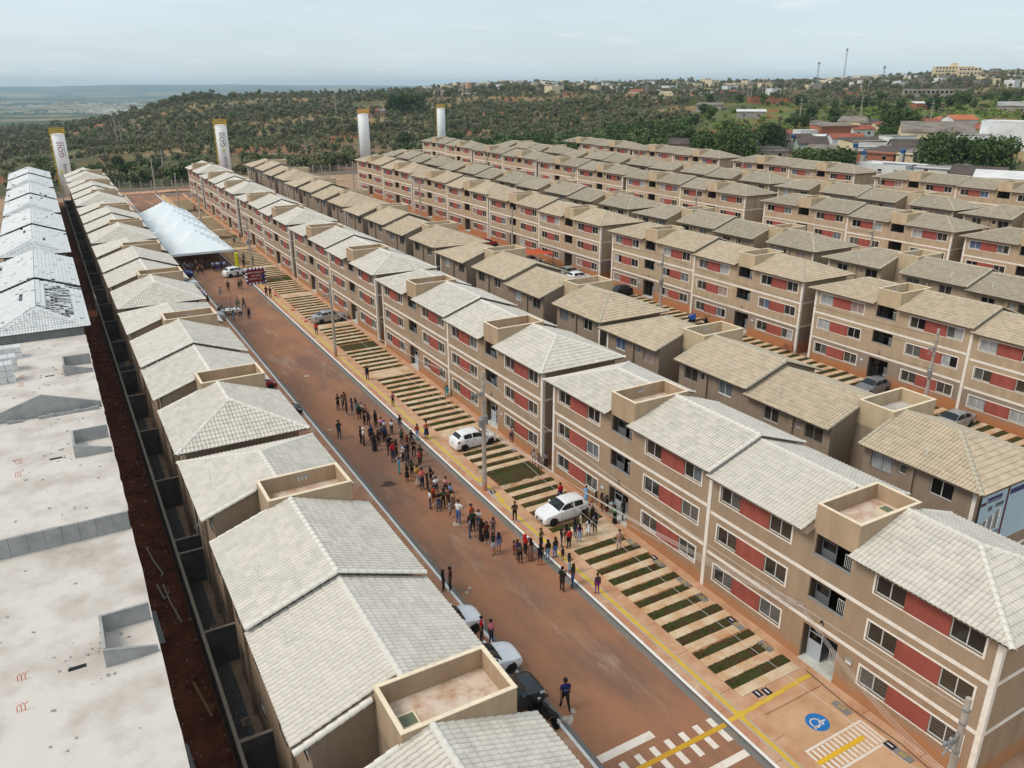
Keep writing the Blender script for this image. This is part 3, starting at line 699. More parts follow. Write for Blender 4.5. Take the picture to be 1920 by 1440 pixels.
def tank_box(ins=0):
    b=MB(); x0,x1,y0,y1,z0,z1,w=-.012+ins,4.612,YB0-.012,YB1+.012,7.69,9.3,.13
    zi=8.42
    b.quad((x0,y0,z0),(x1,y0,z0),(x1,y0,z1),(x0,y0,z1)); b.quad((x1,y0,z0),(x1,y1,z0),(x1,y1,z1),(x1,y0,z1)); b.quad((x1,y1,z0),(x0,y1,z0),(x0,y1,z1),(x1,y1,z1)); b.quad((x0,y1,z0),(x0,y0,z0),(x0,y0,z1),(x0,y1,z1))
    X0,X1,Y0,Y1=x0+w,x1-w,y0+w,y1-w
    b.quad((X1,Y0,zi),(X0,Y0,zi),(X0,Y0,z1),(X1,Y0,z1)); b.quad((X1,Y1,zi),(X1,Y0,zi),(X1,Y0,z1),(X1,Y1,z1)); b.quad((X0,Y1,zi),(X1,Y1,zi),(X1,Y1,z1),(X0,Y1,z1)); b.quad((X0,Y0,zi),(X0,Y1,zi),(X0,Y1,z1),(X0,Y0,z1))
    e=.02
    for a in ((x0-e,x1+e,y0-e,Y0+e),(x0-e,x1+e,Y1-e,y1+e),(x0-e,X0+e,Y0+e,Y1-e),(X1-e,x1+e,Y0+e,Y1-e)): b.box(*a,z1,z1+.035,1)
    return b
def window_frame(w,h,n=2,t=.045):
    b=MB(); d=.05
    b.box(0,d,0,w,0,t*1.2); b.box(0,d,0,w,h-t,h); b.box(0,d,0,t,t*1.2,h-t); b.box(0,d,w-t,w,t*1.2,h-t)
    for k in range(1,n): b.box(-.004,d-.01,w*k/n-t*.5,w*k/n+t*.5,t*1.2,h-t)
    b.box(-.05,.02,-.02,w+.02,-.045,0)
    return b
WM={}
def getm(key,fn):
    if key not in WM: WM[key]=fn()
    return WM[key]
def pane_mesh(y0,y1,z0,z1,x=.03):
    b=MB(); b.quad((x,y1,z0),(x,y0,z0),(x,y0,z1),(x,y1,z1)); return b.mesh('pane')
def surround():
    out=[]
    for (a,c,p,q) in FG:
        b=MB(); z0,z1=WZ[0]-.1,WZ[1]+.09; x0=-.035
        b.box(x0,0,a,c,z0,WZ[0]-.046); b.box(x0,0,a,c,WZ[1],z1); b.box(x0,0,a,a+.1,WZ[0]-.046,WZ[1]); b.box(x0,0,c-.1,c,WZ[0]-.046,WZ[1]); out.append(b)
    return out
def put_module(parent,sgn,high,dz,style,side,detail,letter=None,rot=False):
    """all parts of one staircase unit; sgn=+1 extends along +y of the block, -1 along -y"""
    S=STY[style]; my=sgn<0; key=(sgn,high,side)
    def part(name,k,fn,mats,p=parent,**kw):
        me=getm((name,k),fn); return obj(name,me,mats,p,(0,0,dz) if p is parent else (0,0,0),**kw)
    part('wall',key,lambda:module_walls(high,side).mesh('wall',2,mirror_y=my,fix=False),[S['low'],S['up']] if side=='front' else [S['back'],S['back']])
    y0=-.18 if high else .05
    tile_slope=detail>=3
    skip=('b',) if (tile_slope and side=='back') else (('f',) if tile_slope else ())
    if detail>=3:
        r=part('roof',('s',sgn,high,skip),lambda:roof_wing(y0,YB0+.06,False,None,skip).mesh('roof',2,mirror_y=my),[S['tile'],M_under]); r['kind']='stuff'
        # the slope that shows largest: every tile an object
        ncol=int((YB0+.06-y0)/(2*RIB)); nc=int(round(SL/CRS)); tl=SL/nc
        def tile():
            b=MB(); N=np.cross((0,1,0),U_F if 'f' in skip else U_B); N=N if N[2]>0 else -N; U=U_F if 'f' in skip else U_B
            hp=[PROF[k%4] for k in range(9)]; ss=[(k//4)*RIB+POFF[k%4] for k in range(9)]
            rows=[[np.array((0,s,0))+t*U+(h+l)*N for s,h in zip(ss,hp)] for t,l in ((0,-.006),(0,.045),(tl+.03,.004))]
            i=len(b.v); b.grid(rows,0,flip=('b' in skip)); return b.mesh('roof_tile',1,mirror_y=my)
        tm=getm(('tile',skip,sgn),tile)
        U=U_F if 'f' in skip else U_B; ox=-EO if 'f' in skip else DEP+EO
        for c in range(nc):
            for k in range(ncol):
                y=(y0+k*2*RIB); obj('roof_tile',tm,S['tile'],r,(ox+U[0]*tl*c,y*sgn,ZE+U[2]*tl*c))
        bu=MB(); yy0,yy1=y0,YB0+.06
        q=[(ox,yy0,ZE-.04),(ox,yy1,ZE-.04),(3.5,yy1,ZR-.04),(3.5,yy0,ZR-.04)]; bu.poly(q); obj('roof_batten_deck',bu.mesh('roof_batten_deck',1,mirror_y=my),M_under,r)
    else:
        r=part('roof',('s',sgn,high),lambda:roof_wing(y0,YB0+.06,False).mesh('roof',2,mirror_y=my),[S['tile'],M_under]); r['kind']='stuff'
    r2=part('roof',('e',sgn),lambda:roof_wing(YB1-.06,YE+EO,True).mesh('roof',2,mirror_y=my),[S['tile'],M_under]); r2['kind']='stuff'
    sp,en=ridge_lines(high)
    if detail>=2:
        for lines,rr in ((sp,r),(en,r2)):
            for p0,p1 in lines:
                if my: p0,p1=(p0[0],-p0[1],p0[2]),(p1[0],-p1[1],p1[2])
                Ms,Ps=cap_frames(p0,p1)
                for M,P in zip(Ms,Ps): obj('ridge_tile',CAPM,S['cap'],rr,P,M.to_euler())
    else:
        obj('ridge',getm(('rs',sgn,high),lambda:caps_joined(sp).mesh('ridge',1,mirror_y=my)),S['cap'],r); obj('ridge',getm(('re',sgn),lambda:caps_joined(en).mesh('ridge',1,mirror_y=my)),S['cap'],r2)
    tb=part('tank_enclosure',('t',sgn,side),lambda:tank_box(.25 if side=='back' else 0).mesh('tank_enclosure',2,mirror_y=my),[S['box'],M_cope])
    def fl():
        b=MB(); b.box(.3,4.5,YB0+.1,YB1-.1,8.3,8.43); return b.mesh('floor',1,mirror_y=my)
    obj('floor',getm(('tf',sgn),fl),M_tankfloor if style=='new' else M_tankfloor2,tb)
    if detail>=1:
        def lamp():
            b=MB(); b.box(1.9,2.55,YB0+.115,YB0+.2,8.95,9.05)
            for k in range(3): b.box(2.0+.2*k,2.08+.2*k,YB0+.13,YB0+.22,8.86,8.95,1)
            return b.mesh('cable_bracket',2)
        lm=getm(('lamp',),lamp); yv=(0 if not my else -(YB0+YB1))
        if my: obj('cable_bracket',lm,[M_alu,M_frame],tb,(0,YB0*0-YB1-YB0+.0,0))
        else: obj('cable_bracket',lm,[M_alu,M_frame],tb,(4.6,YB0+YB1,0),(0,0,math.pi))
        def hatch():
            b=MB(); b.box(3.5,4.2,YB0+.9,YB0+1.6,8.43,8.5); b.box(3.58,4.12,YB0+.98,YB0+1.52,8.5,8.505,1); return b.mesh('hatch',2,mirror_y=my)
        obj('hatch',getm(('hatch',sgn),hatch),[M_cope,flat('hatch_green',rgb(112,120,96))],tb)
    rnd=random.Random(hash((round(parent.location.x,1),round(parent.location.y,1),sgn))&0xffff)
    def pane_mat():
        if style=='new': return rnd.choice(GLASS[:2]+[GLASS[0],GLASS[0],GLASS[3]]) if rnd.random()<.97 else CURT[3]
        q=rnd.random(); return rnd.choice(GLASS[:3]) if q<.6 else (CURT[0] if q<.72 else rnd.choice([CURT[1],CURT[3],GLASS[3],CURT[3]]) if q<.97 else CURT[2])
    if side=='front':
        floors=range(3)
        for k in floors:
            for i,(a,c) in enumerate(FW):
                y=a if not my else -c; w=c-a
                wf=obj('window',getm(('wf',),lambda:window_frame(1.55,1.06).mesh('window')),M_frame,parent,(.075,y,dz+WZ[0]+2.7*k))
                if detail>=1:
                    gp=pane_mat()
                    for j in range(2): obj('pane',getm(('p2',j),lambda:pane_mesh(.045+.735*j,.77+.735*j,.05,1.02)),gp if rnd.random()<.7 else pane_mat(),wf)
                else: obj('pane',getm(('p1',),lambda:pane_mesh(.045,1.505,.05,1.02)),pane_mat(),wf)
                if k==0 and detail>=1:
                    def grille():
                        b=MB()
                        for q in range(5): b.box(-.010,-.002,.04,1.51,.13+.19*q,.138+.19*q)
                        return b.mesh('grille')
                    obj('grille',getm(('gr',),grille),M_alu,wf)
            for i,bb in enumerate(surround()):
                obj('window_surround',getm(('ws',i,sgn),lambda:bb.mesh('window_surround',1,mirror_y=my)),M_band,parent,(0,0,dz+2.7*k))
                def panel():
                    p,q=FG[i][2],FG[i][3]; b=MB(); b.box(-.012,.0,p,q,WZ[0]-.046,WZ[1]); return b.mesh('red_panel',1,mirror_y=my)
                obj('red_panel',getm(('rp',i,sgn),panel),M_red,parent,(0,0,dz+2.7*k))
        for k in range(2):
            def band():
                b=MB(); b.box(-.03,0,.18,YE-.2,2.45,2.65); b.box(-.03,DEP,YE,YE+.03,2.45,2.65); b.box(-.03,0,YE-.2,YE,2.45,2.65); return b.mesh('band',1,mirror_y=my)
            obj('band',getm(('bd',sgn),band),M_band,parent,(0,0,dz+2.7*k))
        def pil(a,c,top):
            b=MB(); b.box(-.05,.0,a,c,-.6,top); 
            if c>17: b.box(-.05,.2,YE,YE+.05,-.6,top)
            return b.mesh('pilaster',1,mirror_y=my)
        obj('pilaster',getm(('pl',sgn),lambda:pil(YE-.2,YE+.0,7.6)),M_band,parent,(0,0,dz)); obj('pilaster',getm(('ps',sgn),lambda:pil(0,.13,7.7)),M_band,parent,(0,0,dz))
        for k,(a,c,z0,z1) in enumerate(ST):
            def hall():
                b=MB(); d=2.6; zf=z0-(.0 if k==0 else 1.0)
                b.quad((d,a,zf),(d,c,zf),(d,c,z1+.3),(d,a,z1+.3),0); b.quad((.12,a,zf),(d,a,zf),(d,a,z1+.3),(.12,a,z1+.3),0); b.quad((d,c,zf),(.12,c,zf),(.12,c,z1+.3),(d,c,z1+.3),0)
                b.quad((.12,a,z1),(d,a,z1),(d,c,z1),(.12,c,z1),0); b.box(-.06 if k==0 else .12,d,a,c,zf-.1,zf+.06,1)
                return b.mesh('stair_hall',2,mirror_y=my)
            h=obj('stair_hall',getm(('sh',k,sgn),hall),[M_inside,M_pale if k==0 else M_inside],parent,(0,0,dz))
            if detail>=1:
                left=(c-.95 if not my else a+.05)
                def door():
                    b=MB(); zz=z0 if k==0 else z0-.9
                    y0_=left; b.box(.5,.54,y0_,y0_+.9,zz+.06,zz+1.15,0); b.box(.5,.54,y0_,y0_+.06,zz+1.15,z1,0); b.box(.5,.54,y0_+.84,y0_+.9,zz+1.15,z1,0); b.box(.5,.54,y0_+.06,y0_+.84,zz+1.6,zz+1.66,0)
                    b.quad((.52,y0_+.84,zz+1.15),(.52,y0_+.06,zz+1.15),(.52,y0_+.06,z1),(.52,y0_+.84,z1),1); return b.mesh('door',2,mirror_y=my)
                obj('door',getm(('dr',k,sgn),door),[(M_doorw if k==0 else M_doorg) if style=='new' else M_black,GLASS[2]],h)
                right=(a+.02 if not my else c-.55)
                def rail():
                    b=MB(); zz=z0+.05; 
                    for q in range(5): b.box(.2,.225,right+.1*q,right+.1*q+.02,zz,zz+(.75 if k else 1.6))
                    b.box(.2,.23,right,right+.5,zz+.72,zz+.75); return b.mesh('railing',1,mirror_y=my)
                obj('railing',getm(('ra',k,sgn),rail),M_frame,h)
                if k: 
                    def sill():
                        b=MB(); b.box(-.03,.13,a-.02,c+.02,z0-.035,z0+.01); return b.mesh('sill',1,mirror_y=my)
                    obj('sill',getm(('si',k,sgn),sill),M_alu,h)
        if detail>=1:
            def mbx():
                b=MB(); b.box(-.05,0,10.35,10.75,1.6,1.95); b.box(-.055,-.05,10.38,10.72,1.63,1.78,1); return b.mesh('meter_box',2,mirror_y=my)
            obj('meter_box',getm(('mb',sgn),mbx),[M_alu,M_frame],parent,(0,0,dz))
        if letter:
            lt=text_mesh(letter,.42,'block_letter',.01); rotmesh(lt,Matrix.Rotation(-math.pi/2,4,'Z')@Matrix.Rotation(math.pi/2,4,'X'))
            obj('block_letter',lt,M_black,parent,(-.02,8.7*sgn,dz+2.92))
    else:
        for k in range(3):
            for (t_,a,c,z0,z1) in BW:
                y=a if not my else -c; w,h=c-a,z1-z0
                wf=obj('window' if t_!='o' else 'service_opening',getm(('bw',t_),lambda:(window_frame(w,h,1 if t_=='s' else 2).mesh('window'))),M_frame if t_!='o' else M_alu,parent,(DEP-.075,y+w,dz+z0+2.7*k),(0,0,math.pi))
                obj('pane',getm(('bp',t_),lambda:pane_mesh(.045,w-.045,.05,h-.045)),pane_mat(),wf)
        for y in (4.1,13.2):
            def pipe():
                b=MB(); b.box(DEP,DEP+.16,y,y+.28,-.4,7.6); return b.mesh('pipe_casing',1,mirror_y=my)
            obj('pipe_casing',getm(('pc',y,sgn),pipe),S['back'],parent,(0,0,dz))
        def vents():
            b=MB()
            for y in (2.2,13.6): b.tube([(DEP-.6,y,8.0),(DEP-.6,y,8.95),(DEP-.45,y,8.97)],.03,6)
            return b.mesh('vent_pipe',1,mirror_y=my)
        obj('vent_pipe',getm(('vp',sgn),vents),M_frame,parent,(0,0,dz))
        def corner():
            b=MB(); b.box(DEP,DEP+.02,YE-.2,YE+.02,-.6,7.6); b.box(-.0,DEP+.02,YE,YE+.02,2.45,2.65); b.box(0,DEP+.02,YE,YE+.02,5.15,5.35); return b.mesh('corner_trim',1,mirror_y=my)
        obj('corner_trim',getm(('ct',sgn),corner),M_band,parent,(0,0,dz))
STY={'new':dict(low=W_NEWL,up=W_NEW,back=W_BACKN,tile=T_NEW,cap=M_cap,box=M_box),
     'old':dict(low=W_OLDL,up=W_OLD,back=W_BACK,tile=T_OLD,cap=M_capo,box=M_boxo),
     'old2':dict(low=W_OLDL,up=W_OLD,back=wallm('wall_sand_rear',rgb(180,160,132),rgb(162,144,120)),tile=T_OLD2,cap=M_capo,box=M_boxo)}
def block(X,y0,side,style,detail,label,group,letters=(None,None),half=False):
    """block whose near end is at y0. side 'front': façade with windows at X looking to -x; 'back': rear at X looking to -x"""
    ys=y0+YE
    gn,gf=G(X,y0+8.6)+.09,G(X,y0+25.8)+.09
    t=thing('apartment_building',label,'apartment block',(X if side=='front' else X+DEP,ys,gn),0 if side=='front' else math.pi,group)
    a,c=(-1,1) if side=='front' else (1,-1)
    put_module(t,a,False,0,style,side,detail,letters[0])
    if not half: put_module(t,c,True,gf-gn,style,side,min(detail,2),letters[1])
    return t
def det(x,y): return 3 if False else (2 if math.hypot(x,y)<62 else 1 if math.hypot(x,y)<125 else 0)
ROWS=[
 ('L1',4.46,[12.0,48.0,84.2,120.6,157.4,193.6],'back','new','cream-roofed row left of the road'),
 ('R1',31.0,R1_Y+[197.4],'front','new','tan row right of the road'),
 ('R2',41.7,[20.8,56.3,92.1,127.3,162.6],'back','old','sand-roofed row behind the tan row'),
 ('R3',69.4,[20.9,57.1,94.4,129.4,164.6],'front','old','beige row on the second street'),
 ('R4',80.1,[28.3,65.0,101.8,137.4,173.2],'back','old2','grey-roofed row behind the second street'),
 ('R5',107.8,[28.4,64.7,103.7,139.4,175.0,210.6],'front','old2','beige row on the third street'),
 ('R6',118.5,[35.6,71.7,108.3,144.3,180.3],'back','old2','grey-roofed row behind the third street'),
 ('R7',145.5,[71.1,110.5,149.9,185.7],'front','old2','last row below the hillside houses')]
FIRST_TILES={'L1':0,'R1':0}
nblk=0
for rn,X,ylist,side,style,desc in ROWS:
    for i,y0 in enumerate(ylist):
        d=det(X,y0+17)
        if rn in FIRST_TILES and i==FIRST_TILES[rn]: d=3
        half=(rn,i) in (('L1',5),('R1',5),('R3',9))
        lab='three-storey block, %s to the camera in the %s'%(ORD[i]+' nearest' if i else 'nearest',desc)
        let=(None,None)
        if side=='front' and d>=1: let=('AB'[0],'C') if rn in('R1','R3') else (None,None)
        if rn=='R1' and i==1: let=('E','G')
        block(X,y0,side,style,d,lab,{'L1':'blocks left of the road','R1':'blocks right of the road'}.get(rn,'blocks of the older rows'),let,half); nblk+=1

# ------------------------------------------------------------------ unfinished blocks, yards and soil strip on the left
M_slab=mat('cement_slab',rgb(208,201,192),.95,scale=.45,col2=rgb(172,160,149),fac=(.44,.74),bump=.35,bscale=8,coord='World',detail=9)
M_raw=mat('raw_concrete',rgb(168,168,166),.95,scale=1.1,col2=rgb(142,142,142),fac=(.4,.7),bump=.4,bscale=12,coord='World')
M_blockw=mat('block_wall',rgb(104,102,100),.95,scale=1.2,col2=rgb(78,76,76),fac=(.35,.7),bump=.4,bscale=10,coord='World')
M_soil=mat('red_soil',rgb(122,70,48),.98,scale=1.1,col2=rgb(84,48,34),fac=(.38,.62),bump=1.0,bscale=7,coord='World',detail=8)
M_gravel=mat('dark_gravel',rgb(112,110,108),.95,scale=9,col2=rgb(74,72,72),fac=(.35,.65),bump=1,bscale=30,coord='World')
M_apron=mat('yard_apron',rgb(170,144,120),.95,scale=1.3,col2=rgb(146,118,96),coord='World'); M_rust=flat('orange_conduit',rgb(214,96,48),.7); M_pvc=flat('white_pvc',rgb(186,176,164),.6)
LX0,LX1=-6.35,.65
def raw_block(y0,y1,z,label,boxes,name='unfinished_building'):
    t=thing(name,label,'building',(LX0,y0,G(0,y0)-.2),0,'unfinished concrete blocks'); O=t.location
    def P(nm,b,m): return obj(nm,b.mesh(nm),m,t,(-O.x,-O.y,-O.z))
    b=MB(); b.box(LX0,LX1,y0,y1,G(0,y0)-1,z-.12,0,'t'); w=P('wall',b,M_raw)
    b=MB()
    nx_,ny_=10,24; r_=random.Random(int(y0)); 
    Pp=[[(LX0-.06+(LX1-LX0+.12)*i/nx_+(r_.uniform(-.03,.03) if i in (0,nx_) else 0),y0+(y1-y0)*j/ny_,z+r_.uniform(-.012,.012)) for i in range(nx_+1)] for j in range(ny_+1)]
    b.grid(Pp); b.box(LX0-.04,LX1+.03,y0,y1,z-.13,z-.03,1,'t'); obj('roof_slab',b.mesh('roof_slab'),[M_slab,M_raw],t,(-O.x,-O.y,-O.z))
    for (bx,by) in boxes:
        b=MB(); x0,x1,ya,yb,h=bx,LX1-.02,by,by+2.6,.85
        b.box(x0,x1,ya,ya+.12,z,z+h*.35); b.box(x0,x0+.12,ya+.12,yb-.12,z,z+h); b.box(x0,x1,yb-.12,yb,z,z+h)
        b.poly([(x0,ya-.004,z+h*.35),(x0,ya-.004,z+h),(x1,ya-.004,z+h*.35)]); b.poly([(x0,ya+.124,z+h*.35),(x1,ya+.124,z+h*.35),(x0,ya+.124,z+h)])
        b.quad((x0,ya-.004,z+h),(x0,ya+.124,z+h),(x1,ya+.124,z+h*.35),(x1,ya-.004,z+h*.35))
        P('stair_upstand',b,M_raw)
        b=MB(); b.box(x0-1.35,x0-.7,by+.5,by+.72,z+.004,z+.016); P('roof_opening',b,M_black)
        for k in range(2):
            for q in range(3):
                b=MB(); xx,yy=x0-3.1+.13*q,by+.9-k*1.9; b.tube([(xx,yy,z-.02),(xx+.02,yy,z+.22),(xx+.09,yy+.02,z+.29),(xx+.15,yy+.03,z+.2+.05*q)],.017,5); P('conduit',b,M_rust)
    for k in range(60):
        x,y=r_.uniform(LX0+.5,LX1-.3),r_.uniform(y0+.5,y1-.5); s=r_.uniform(.02,.07)
        if k<26 and boxes: bx,by=r_.choice(boxes); x,y=bx+r_.gauss(-.2,.6),by+r_.gauss(1,.9)
        if not (LX0<x<LX1-.05 and y0+.1<y<y1-.1): continue
        b=MB(); b.obox((x,y,z+s*.4),(math.cos(k),math.sin(k),0),(-math.sin(k),math.cos(k),0),(0,0,1),s,s*.6,s*.4); P('rubble',b,M_raw)
    return t
b1=raw_block(6.0,42.0,8.0,'near unfinished block with pale flat cement roof at the left edge',[(-1.35,30.6)])
b2=raw_block(42.0,58.8,9.05,'second unfinished block with flat roof behind the low concrete parapet',[(-1.4,50.4)])
b3=raw_block(59.3,80.2,8.7,'third unfinished block with flat roof and stacked tiles below the tiled gable',[(-1.4,68.4)])
b=MB(); 
for k in range(9): b.box(LX0+.78*k,LX0+.78*(k+1)-.012,41.86,41.99,7.98,9.05)
o=obj('parapet_wall',b.mesh('parapet_wall'),M_raw,b2,(-b2.location.x,-b2.location.y,-b2.location.z))
b=MB(); pts=[(LX0,58.85,9.0),(LX1,58.85,9.0),(LX1,58.85,9.45),(-2.85,58.85,10.6),(LX0,58.85,9.45)]; b.poly(pts); b.poly([(x,59.0,z) for x,y,z in pts][::-1])
for k in range(5):
    (xa,_,za),(xc,_,zc)=pts[k],pts[(k+1)%5]; b.quad((xa,58.85,za),(xa,59.0,za),(xc,59.0,zc),(xc,58.85,zc))
obj('gable_wall',b.mesh('gable_wall',fix=True),M_raw,b2,(-b2.location.x,-b2.location.y,-b2.location.z))
b=MB(); r_=random.Random(4); x=LX0
while x<LX1-.4: 
    w=r_.uniform(.3,.6); 
    if r_.random()<.8: b.box(x,x+w-.02,58.4,58.6,9.06,9.2+r_.uniform(0,.08))
    x+=w
obj('block_course',b.mesh('block_course'),M_raw,b2,(-b2.location.x,-b2.location.y,-b2.location.z))
# tile pallets on the third slab
def tile_stack(x,y,z,n,w,label,rows=3,rz=0,h=.5):
    t=thing('tile_stack',label,'tile stack',(x,y,z),rz,'stacks of roof tiles')
    for k in range(n):
        b=MB()
        for r0 in range(rows):
            for q in range(7): b.box(k*w,k*w+w-.05,q*.16,q*.16+.13,r0*h,r0*h+h-.03)
        obj('tile_bundle',b.mesh('tile_bundle'),T_WHITE,t)
    return t
tile_stack(-6.1,75.2,8.71,3,.62,'tall stack of pale roof tiles against the grey gable wall',2,.05)
tile_stack(-6.3,71.6,8.71,3,.6,'middle stack of pale roof tiles on the flat slab',2,.08,.6); tile_stack(-6.3,68.6,8.71,3,.55,'front stack of pale roof tiles at the left picture edge',3,.1,.5)
# blocks being tiled
M_deck=flat('roof_void',rgb(96,98,102),.9)
def tiled_block(y0,len1,len2,label,holes,sd):
    gz=G(0,y0+8)-.18; t=thing('tiled_building',label,'building',(LX0,y0,gz),0,'blocks being tiled')
    b=MB(); b.box(0,DEP,0,len1,-1,TOP); b.box(0,DEP,len1+.002,len1+len2,-1,TOP+.28); obj('wall',b.mesh('wall'),M_raw,t)
    r_=random.Random(sd)
    miss={(r_.randrange(0,11),r_.randrange(0,45)) for _ in range(9)}
    def mk(prob,hz):
        runs=set(miss)
        for _ in range(2):
            c0,k0=r_.randrange(0,11),r_.randrange(2,40)
            for q in range(r_.randrange(2,8)): runs.add((c0,k0+q))
        def f(c,k):
            if (c,k) in runs: return False
            for (ca,cb,ka,kb) in hz:
                if ca<=c<cb and ka<=k<kb: return r_.random()<.25
            return True
        return f
    b=MB(); n=len1+EO
    hz_=holes
    # near section: hip towards the camera
    slope(b,(-EO,-EO,ZE),(0,1,0),U_F,lambda t_:RUN*t_/SL,lambda t_:n,SL,0,mk(.02,hz_.get('f',[])))
    slope(b,(DEP+EO,len1,ZE),(0,-1,0),U_B,lambda t_:0,lambda t_:n-RUN*t_/SL,SL,0,mk(.02,hz_.get('b',[])))
    slope(b,(DEP+EO,-EO,ZE),(-1,0,0),np.array((0,RUN,RISE))/SL,lambda t_:RUN*t_/SL,lambda t_:2*RUN-RUN*t_/SL,SL,0,None)
    r=obj('roof',b.mesh('roof',2),[T_WHITE,M_deck],t); r['kind']='stuff'
    b=MB()
    slope(b,(-EO,len1-.2,ZE+.28),(0,1,0),U_F,lambda t_:0,lambda t_:len2+.2,SL,0,mk(.02,hz_.get('f2',[])))
    slope(b,(DEP+EO,len1+len2,ZE+.28),(0,-1,0),U_B,lambda t_:0,lambda t_:len2+.2,SL,0,mk(.02,hz_.get('b2',[])))
    r2=obj('roof',b.mesh('roof',2),[T_WHITE,M_deck],t); r2['kind']='stuff'
    for k in range(12):
        for U,ox in ((U_F,-EO),(U_B,DEP+EO)):
            if k<11:
                b=MB(); b.obox((ox+U[0]*SL*k/11,len1/2-EO/2,ZE+U[2]*SL*k/11-.02),(0,1,0),U,(0,0,1),len1/2-.3,.02,.02); obj('purlin',b.mesh('purlin'),M_frame,t)
    for k in range(9):
        b=MB(); y=.2+k*(len1-.4)/8
        for U,ox in ((U_F,-EO),(U_B,DEP+EO)): b.obox((ox+U[0]*SL/2,y,ZE+U[2]*SL/2-.07),(0,1,0),U,(0,0,1),.03,SL/2-.1,.04)
        obj('rafter',b.mesh('rafter'),M_frame,t)
    for k in range(20):
        y=r_.uniform(3,len1+len2-1); U,ox=r_.choice(((U_F,-EO),(U_B,DEP+EO))); s=r_.uniform(.3,3.9)
        zz=ZE+(.28 if y>len1 else 0)
        b=MB()
        for q in range(r_.randrange(2,5)): b.obox((ox+U[0]*s,y+q*.36,zz+U[2]*s+.12),(0,1,0),U,(0,0,1),.16,.2,.06)
        obj('loose_tile_pile',b.mesh('loose_tile_pile'),T_WHITE,t)
    return t
tiled_block(80.8,16.4,17.2,'half-tiled pale roof with bare steel battens, nearest of the tiled blocks at left',{'b':[(3,9,4,30),(0,4,0,3),(4,11,26,45)]},1)
tiled_block(117.5,17,17.2,'second pale tiled roof at left with loose tiles, behind the half-tiled one',{},2)
tiled_block(153.5,17,17.2,'third pale tiled roof at left, middle of the far group',{},3)
tiled_block(189.5,16,15,'farthest pale tiled roof at left, beside the water tower',{},4)
# soil strip and yards
slab('soil_strip',LX1-.3,2.86,-6,226,-.30,M_soil,0)
b=MB(); r_=random.Random(8); 
for k in range(2600):
    y=r_.uniform(8,140); x=r_.uniform(LX1+.05,2.8); s=r_.uniform(.012,.05)*(1 if r_.random()<.9 else 2)
    if r_.random()>.35+.5*(math.sin(y*.9)+math.sin(y*.37+2)>.1): continue
    b.obox((x,y,G(x,y)-.29+s*.3),(math.cos(k),math.sin(k),.2),(-math.sin(k),math.cos(k),0),(0,0,1),s,s*.7,s*.6,0 if r_.random()<.6 else 1)
RB=obj('rubble',b.mesh('rubble'),[M_soil,mat('broken_mortar',rgb(176,164,150),.95)],kind='stuff'); tag(RB,'loose stones and mortar scattered over the dark soil strip','rubble')
M_wood=mat('raw_timber',rgb(150,118,82),.9,scale=4,stretch=(1,.2,1))
def plank(x0,y0,x1,y1,w,label,dz=-.22,m=None):
    b=MB(); d=Vector((x1-x0,y1-y0,G(x1,y1)-G(x0,y0))); L_=d.length; d.normalize(); s=Vector((0,0,1)).cross(d).normalized()
    b.obox(((x0+x1)/2,(y0+y1)/2,(G(x0,y0)+G(x1,y1))/2+dz),d,s,d.cross(s),L_/2,w/2,.02); o=obj('timber_board',b.mesh('timber_board'),m or M_wood); tag(o,label,'board')
plank(2.05,37.2,2.45,34.2,.14,'raw timber board lying on the soil beside the yard wall'); plank(1.0,33,1.25,28,.22,'long concrete-stained board along the foot of the unfinished block',m=M_raw); plank(1.0,44.5,1.1,41.2,.3,'pale board on the soil by the second unfinished block',m=M_raw)
def pipe_run(pts,label):
    b=MB(); b.tube([(x,y,G(x,y)-.2+dz) for x,y,dz in pts],.05,7); o=obj('drain_pipe',b.mesh('drain_pipe'),M_pvc); tag(o,label,'pipe')
pipe_run([(1.5,52,.0),(1.7,50,.05),(2.05,48.2,.0),(1.9,48,.0)],'white plastic drain pipe lying in the soil, upper one'); pipe_run([(1.9,47,.0),(2.0,45,.03),(2.3,42.6,0)],'white plastic drain pipe lying in the soil, lower one'); pipe_run([(1.55,47.2,.0),(1.75,45.2,.1),(2.1,46,.05)],'short bent white pipe between the two drain pipes')
b=MB(); b.lathe([(0,.12),(.12,.1),(.2,.0)],9); o=obj('paint_lump',b.mesh('paint_lump'),flat('ochre_powder',rgb(212,150,30)),None,(1.75,29.4,G(1.7,29.4)-.28)); tag(o,'small ochre heap on the rubble of the soil strip','heap')
yw=thing('yard_wall','long grey block wall dividing the yards from the soil strip','wall',(2.95,6,G(3,6)))
y=4.0; r_=random.Random(3)
while y<218:
    L_=min(4.3,218-y); b=MB(); z0,z1=G(3,y),G(3,y+L_)
    b.obox((0,L_/2,.85),(1,0,0),Vector((0,1,.0165)).normalized(),(0,0,1),.07,L_/2-.01,1.2); obj('wall_panel',getm(('ywp',round(L_,1)),lambda:b.mesh('wall_panel')),M_blockw,yw,(0,y-6,z0-G(3,6)))
    b=MB(); b.obox((0,L_/2,2.08),(1,0,0),Vector((0,1,.0165)).normalized(),(0,0,1),.085,L_/2-.01,.03); obj('coping',getm(('ywc',round(L_,1)),lambda:b.mesh('coping')),mat('coping_cement',rgb(150,140,128),.95,scale=3),yw,(0,y-6,z0-G(3,6))); y+=L_
ycs=[20.8,29.45,37.9,46.3,48.0,56.9,66.7,75.4,82.6,84.4,93.2,102,110.5,118.8,120.8,129.5,138.6,147,155.2,157.6,166,175,184,192,194,203,211]
slab('yard_ground',3.02,4.7,4,218,-.26,M_gravel,0); slab('yard_apron',4.05,4.7,4,218,-.252,M_apron,0)
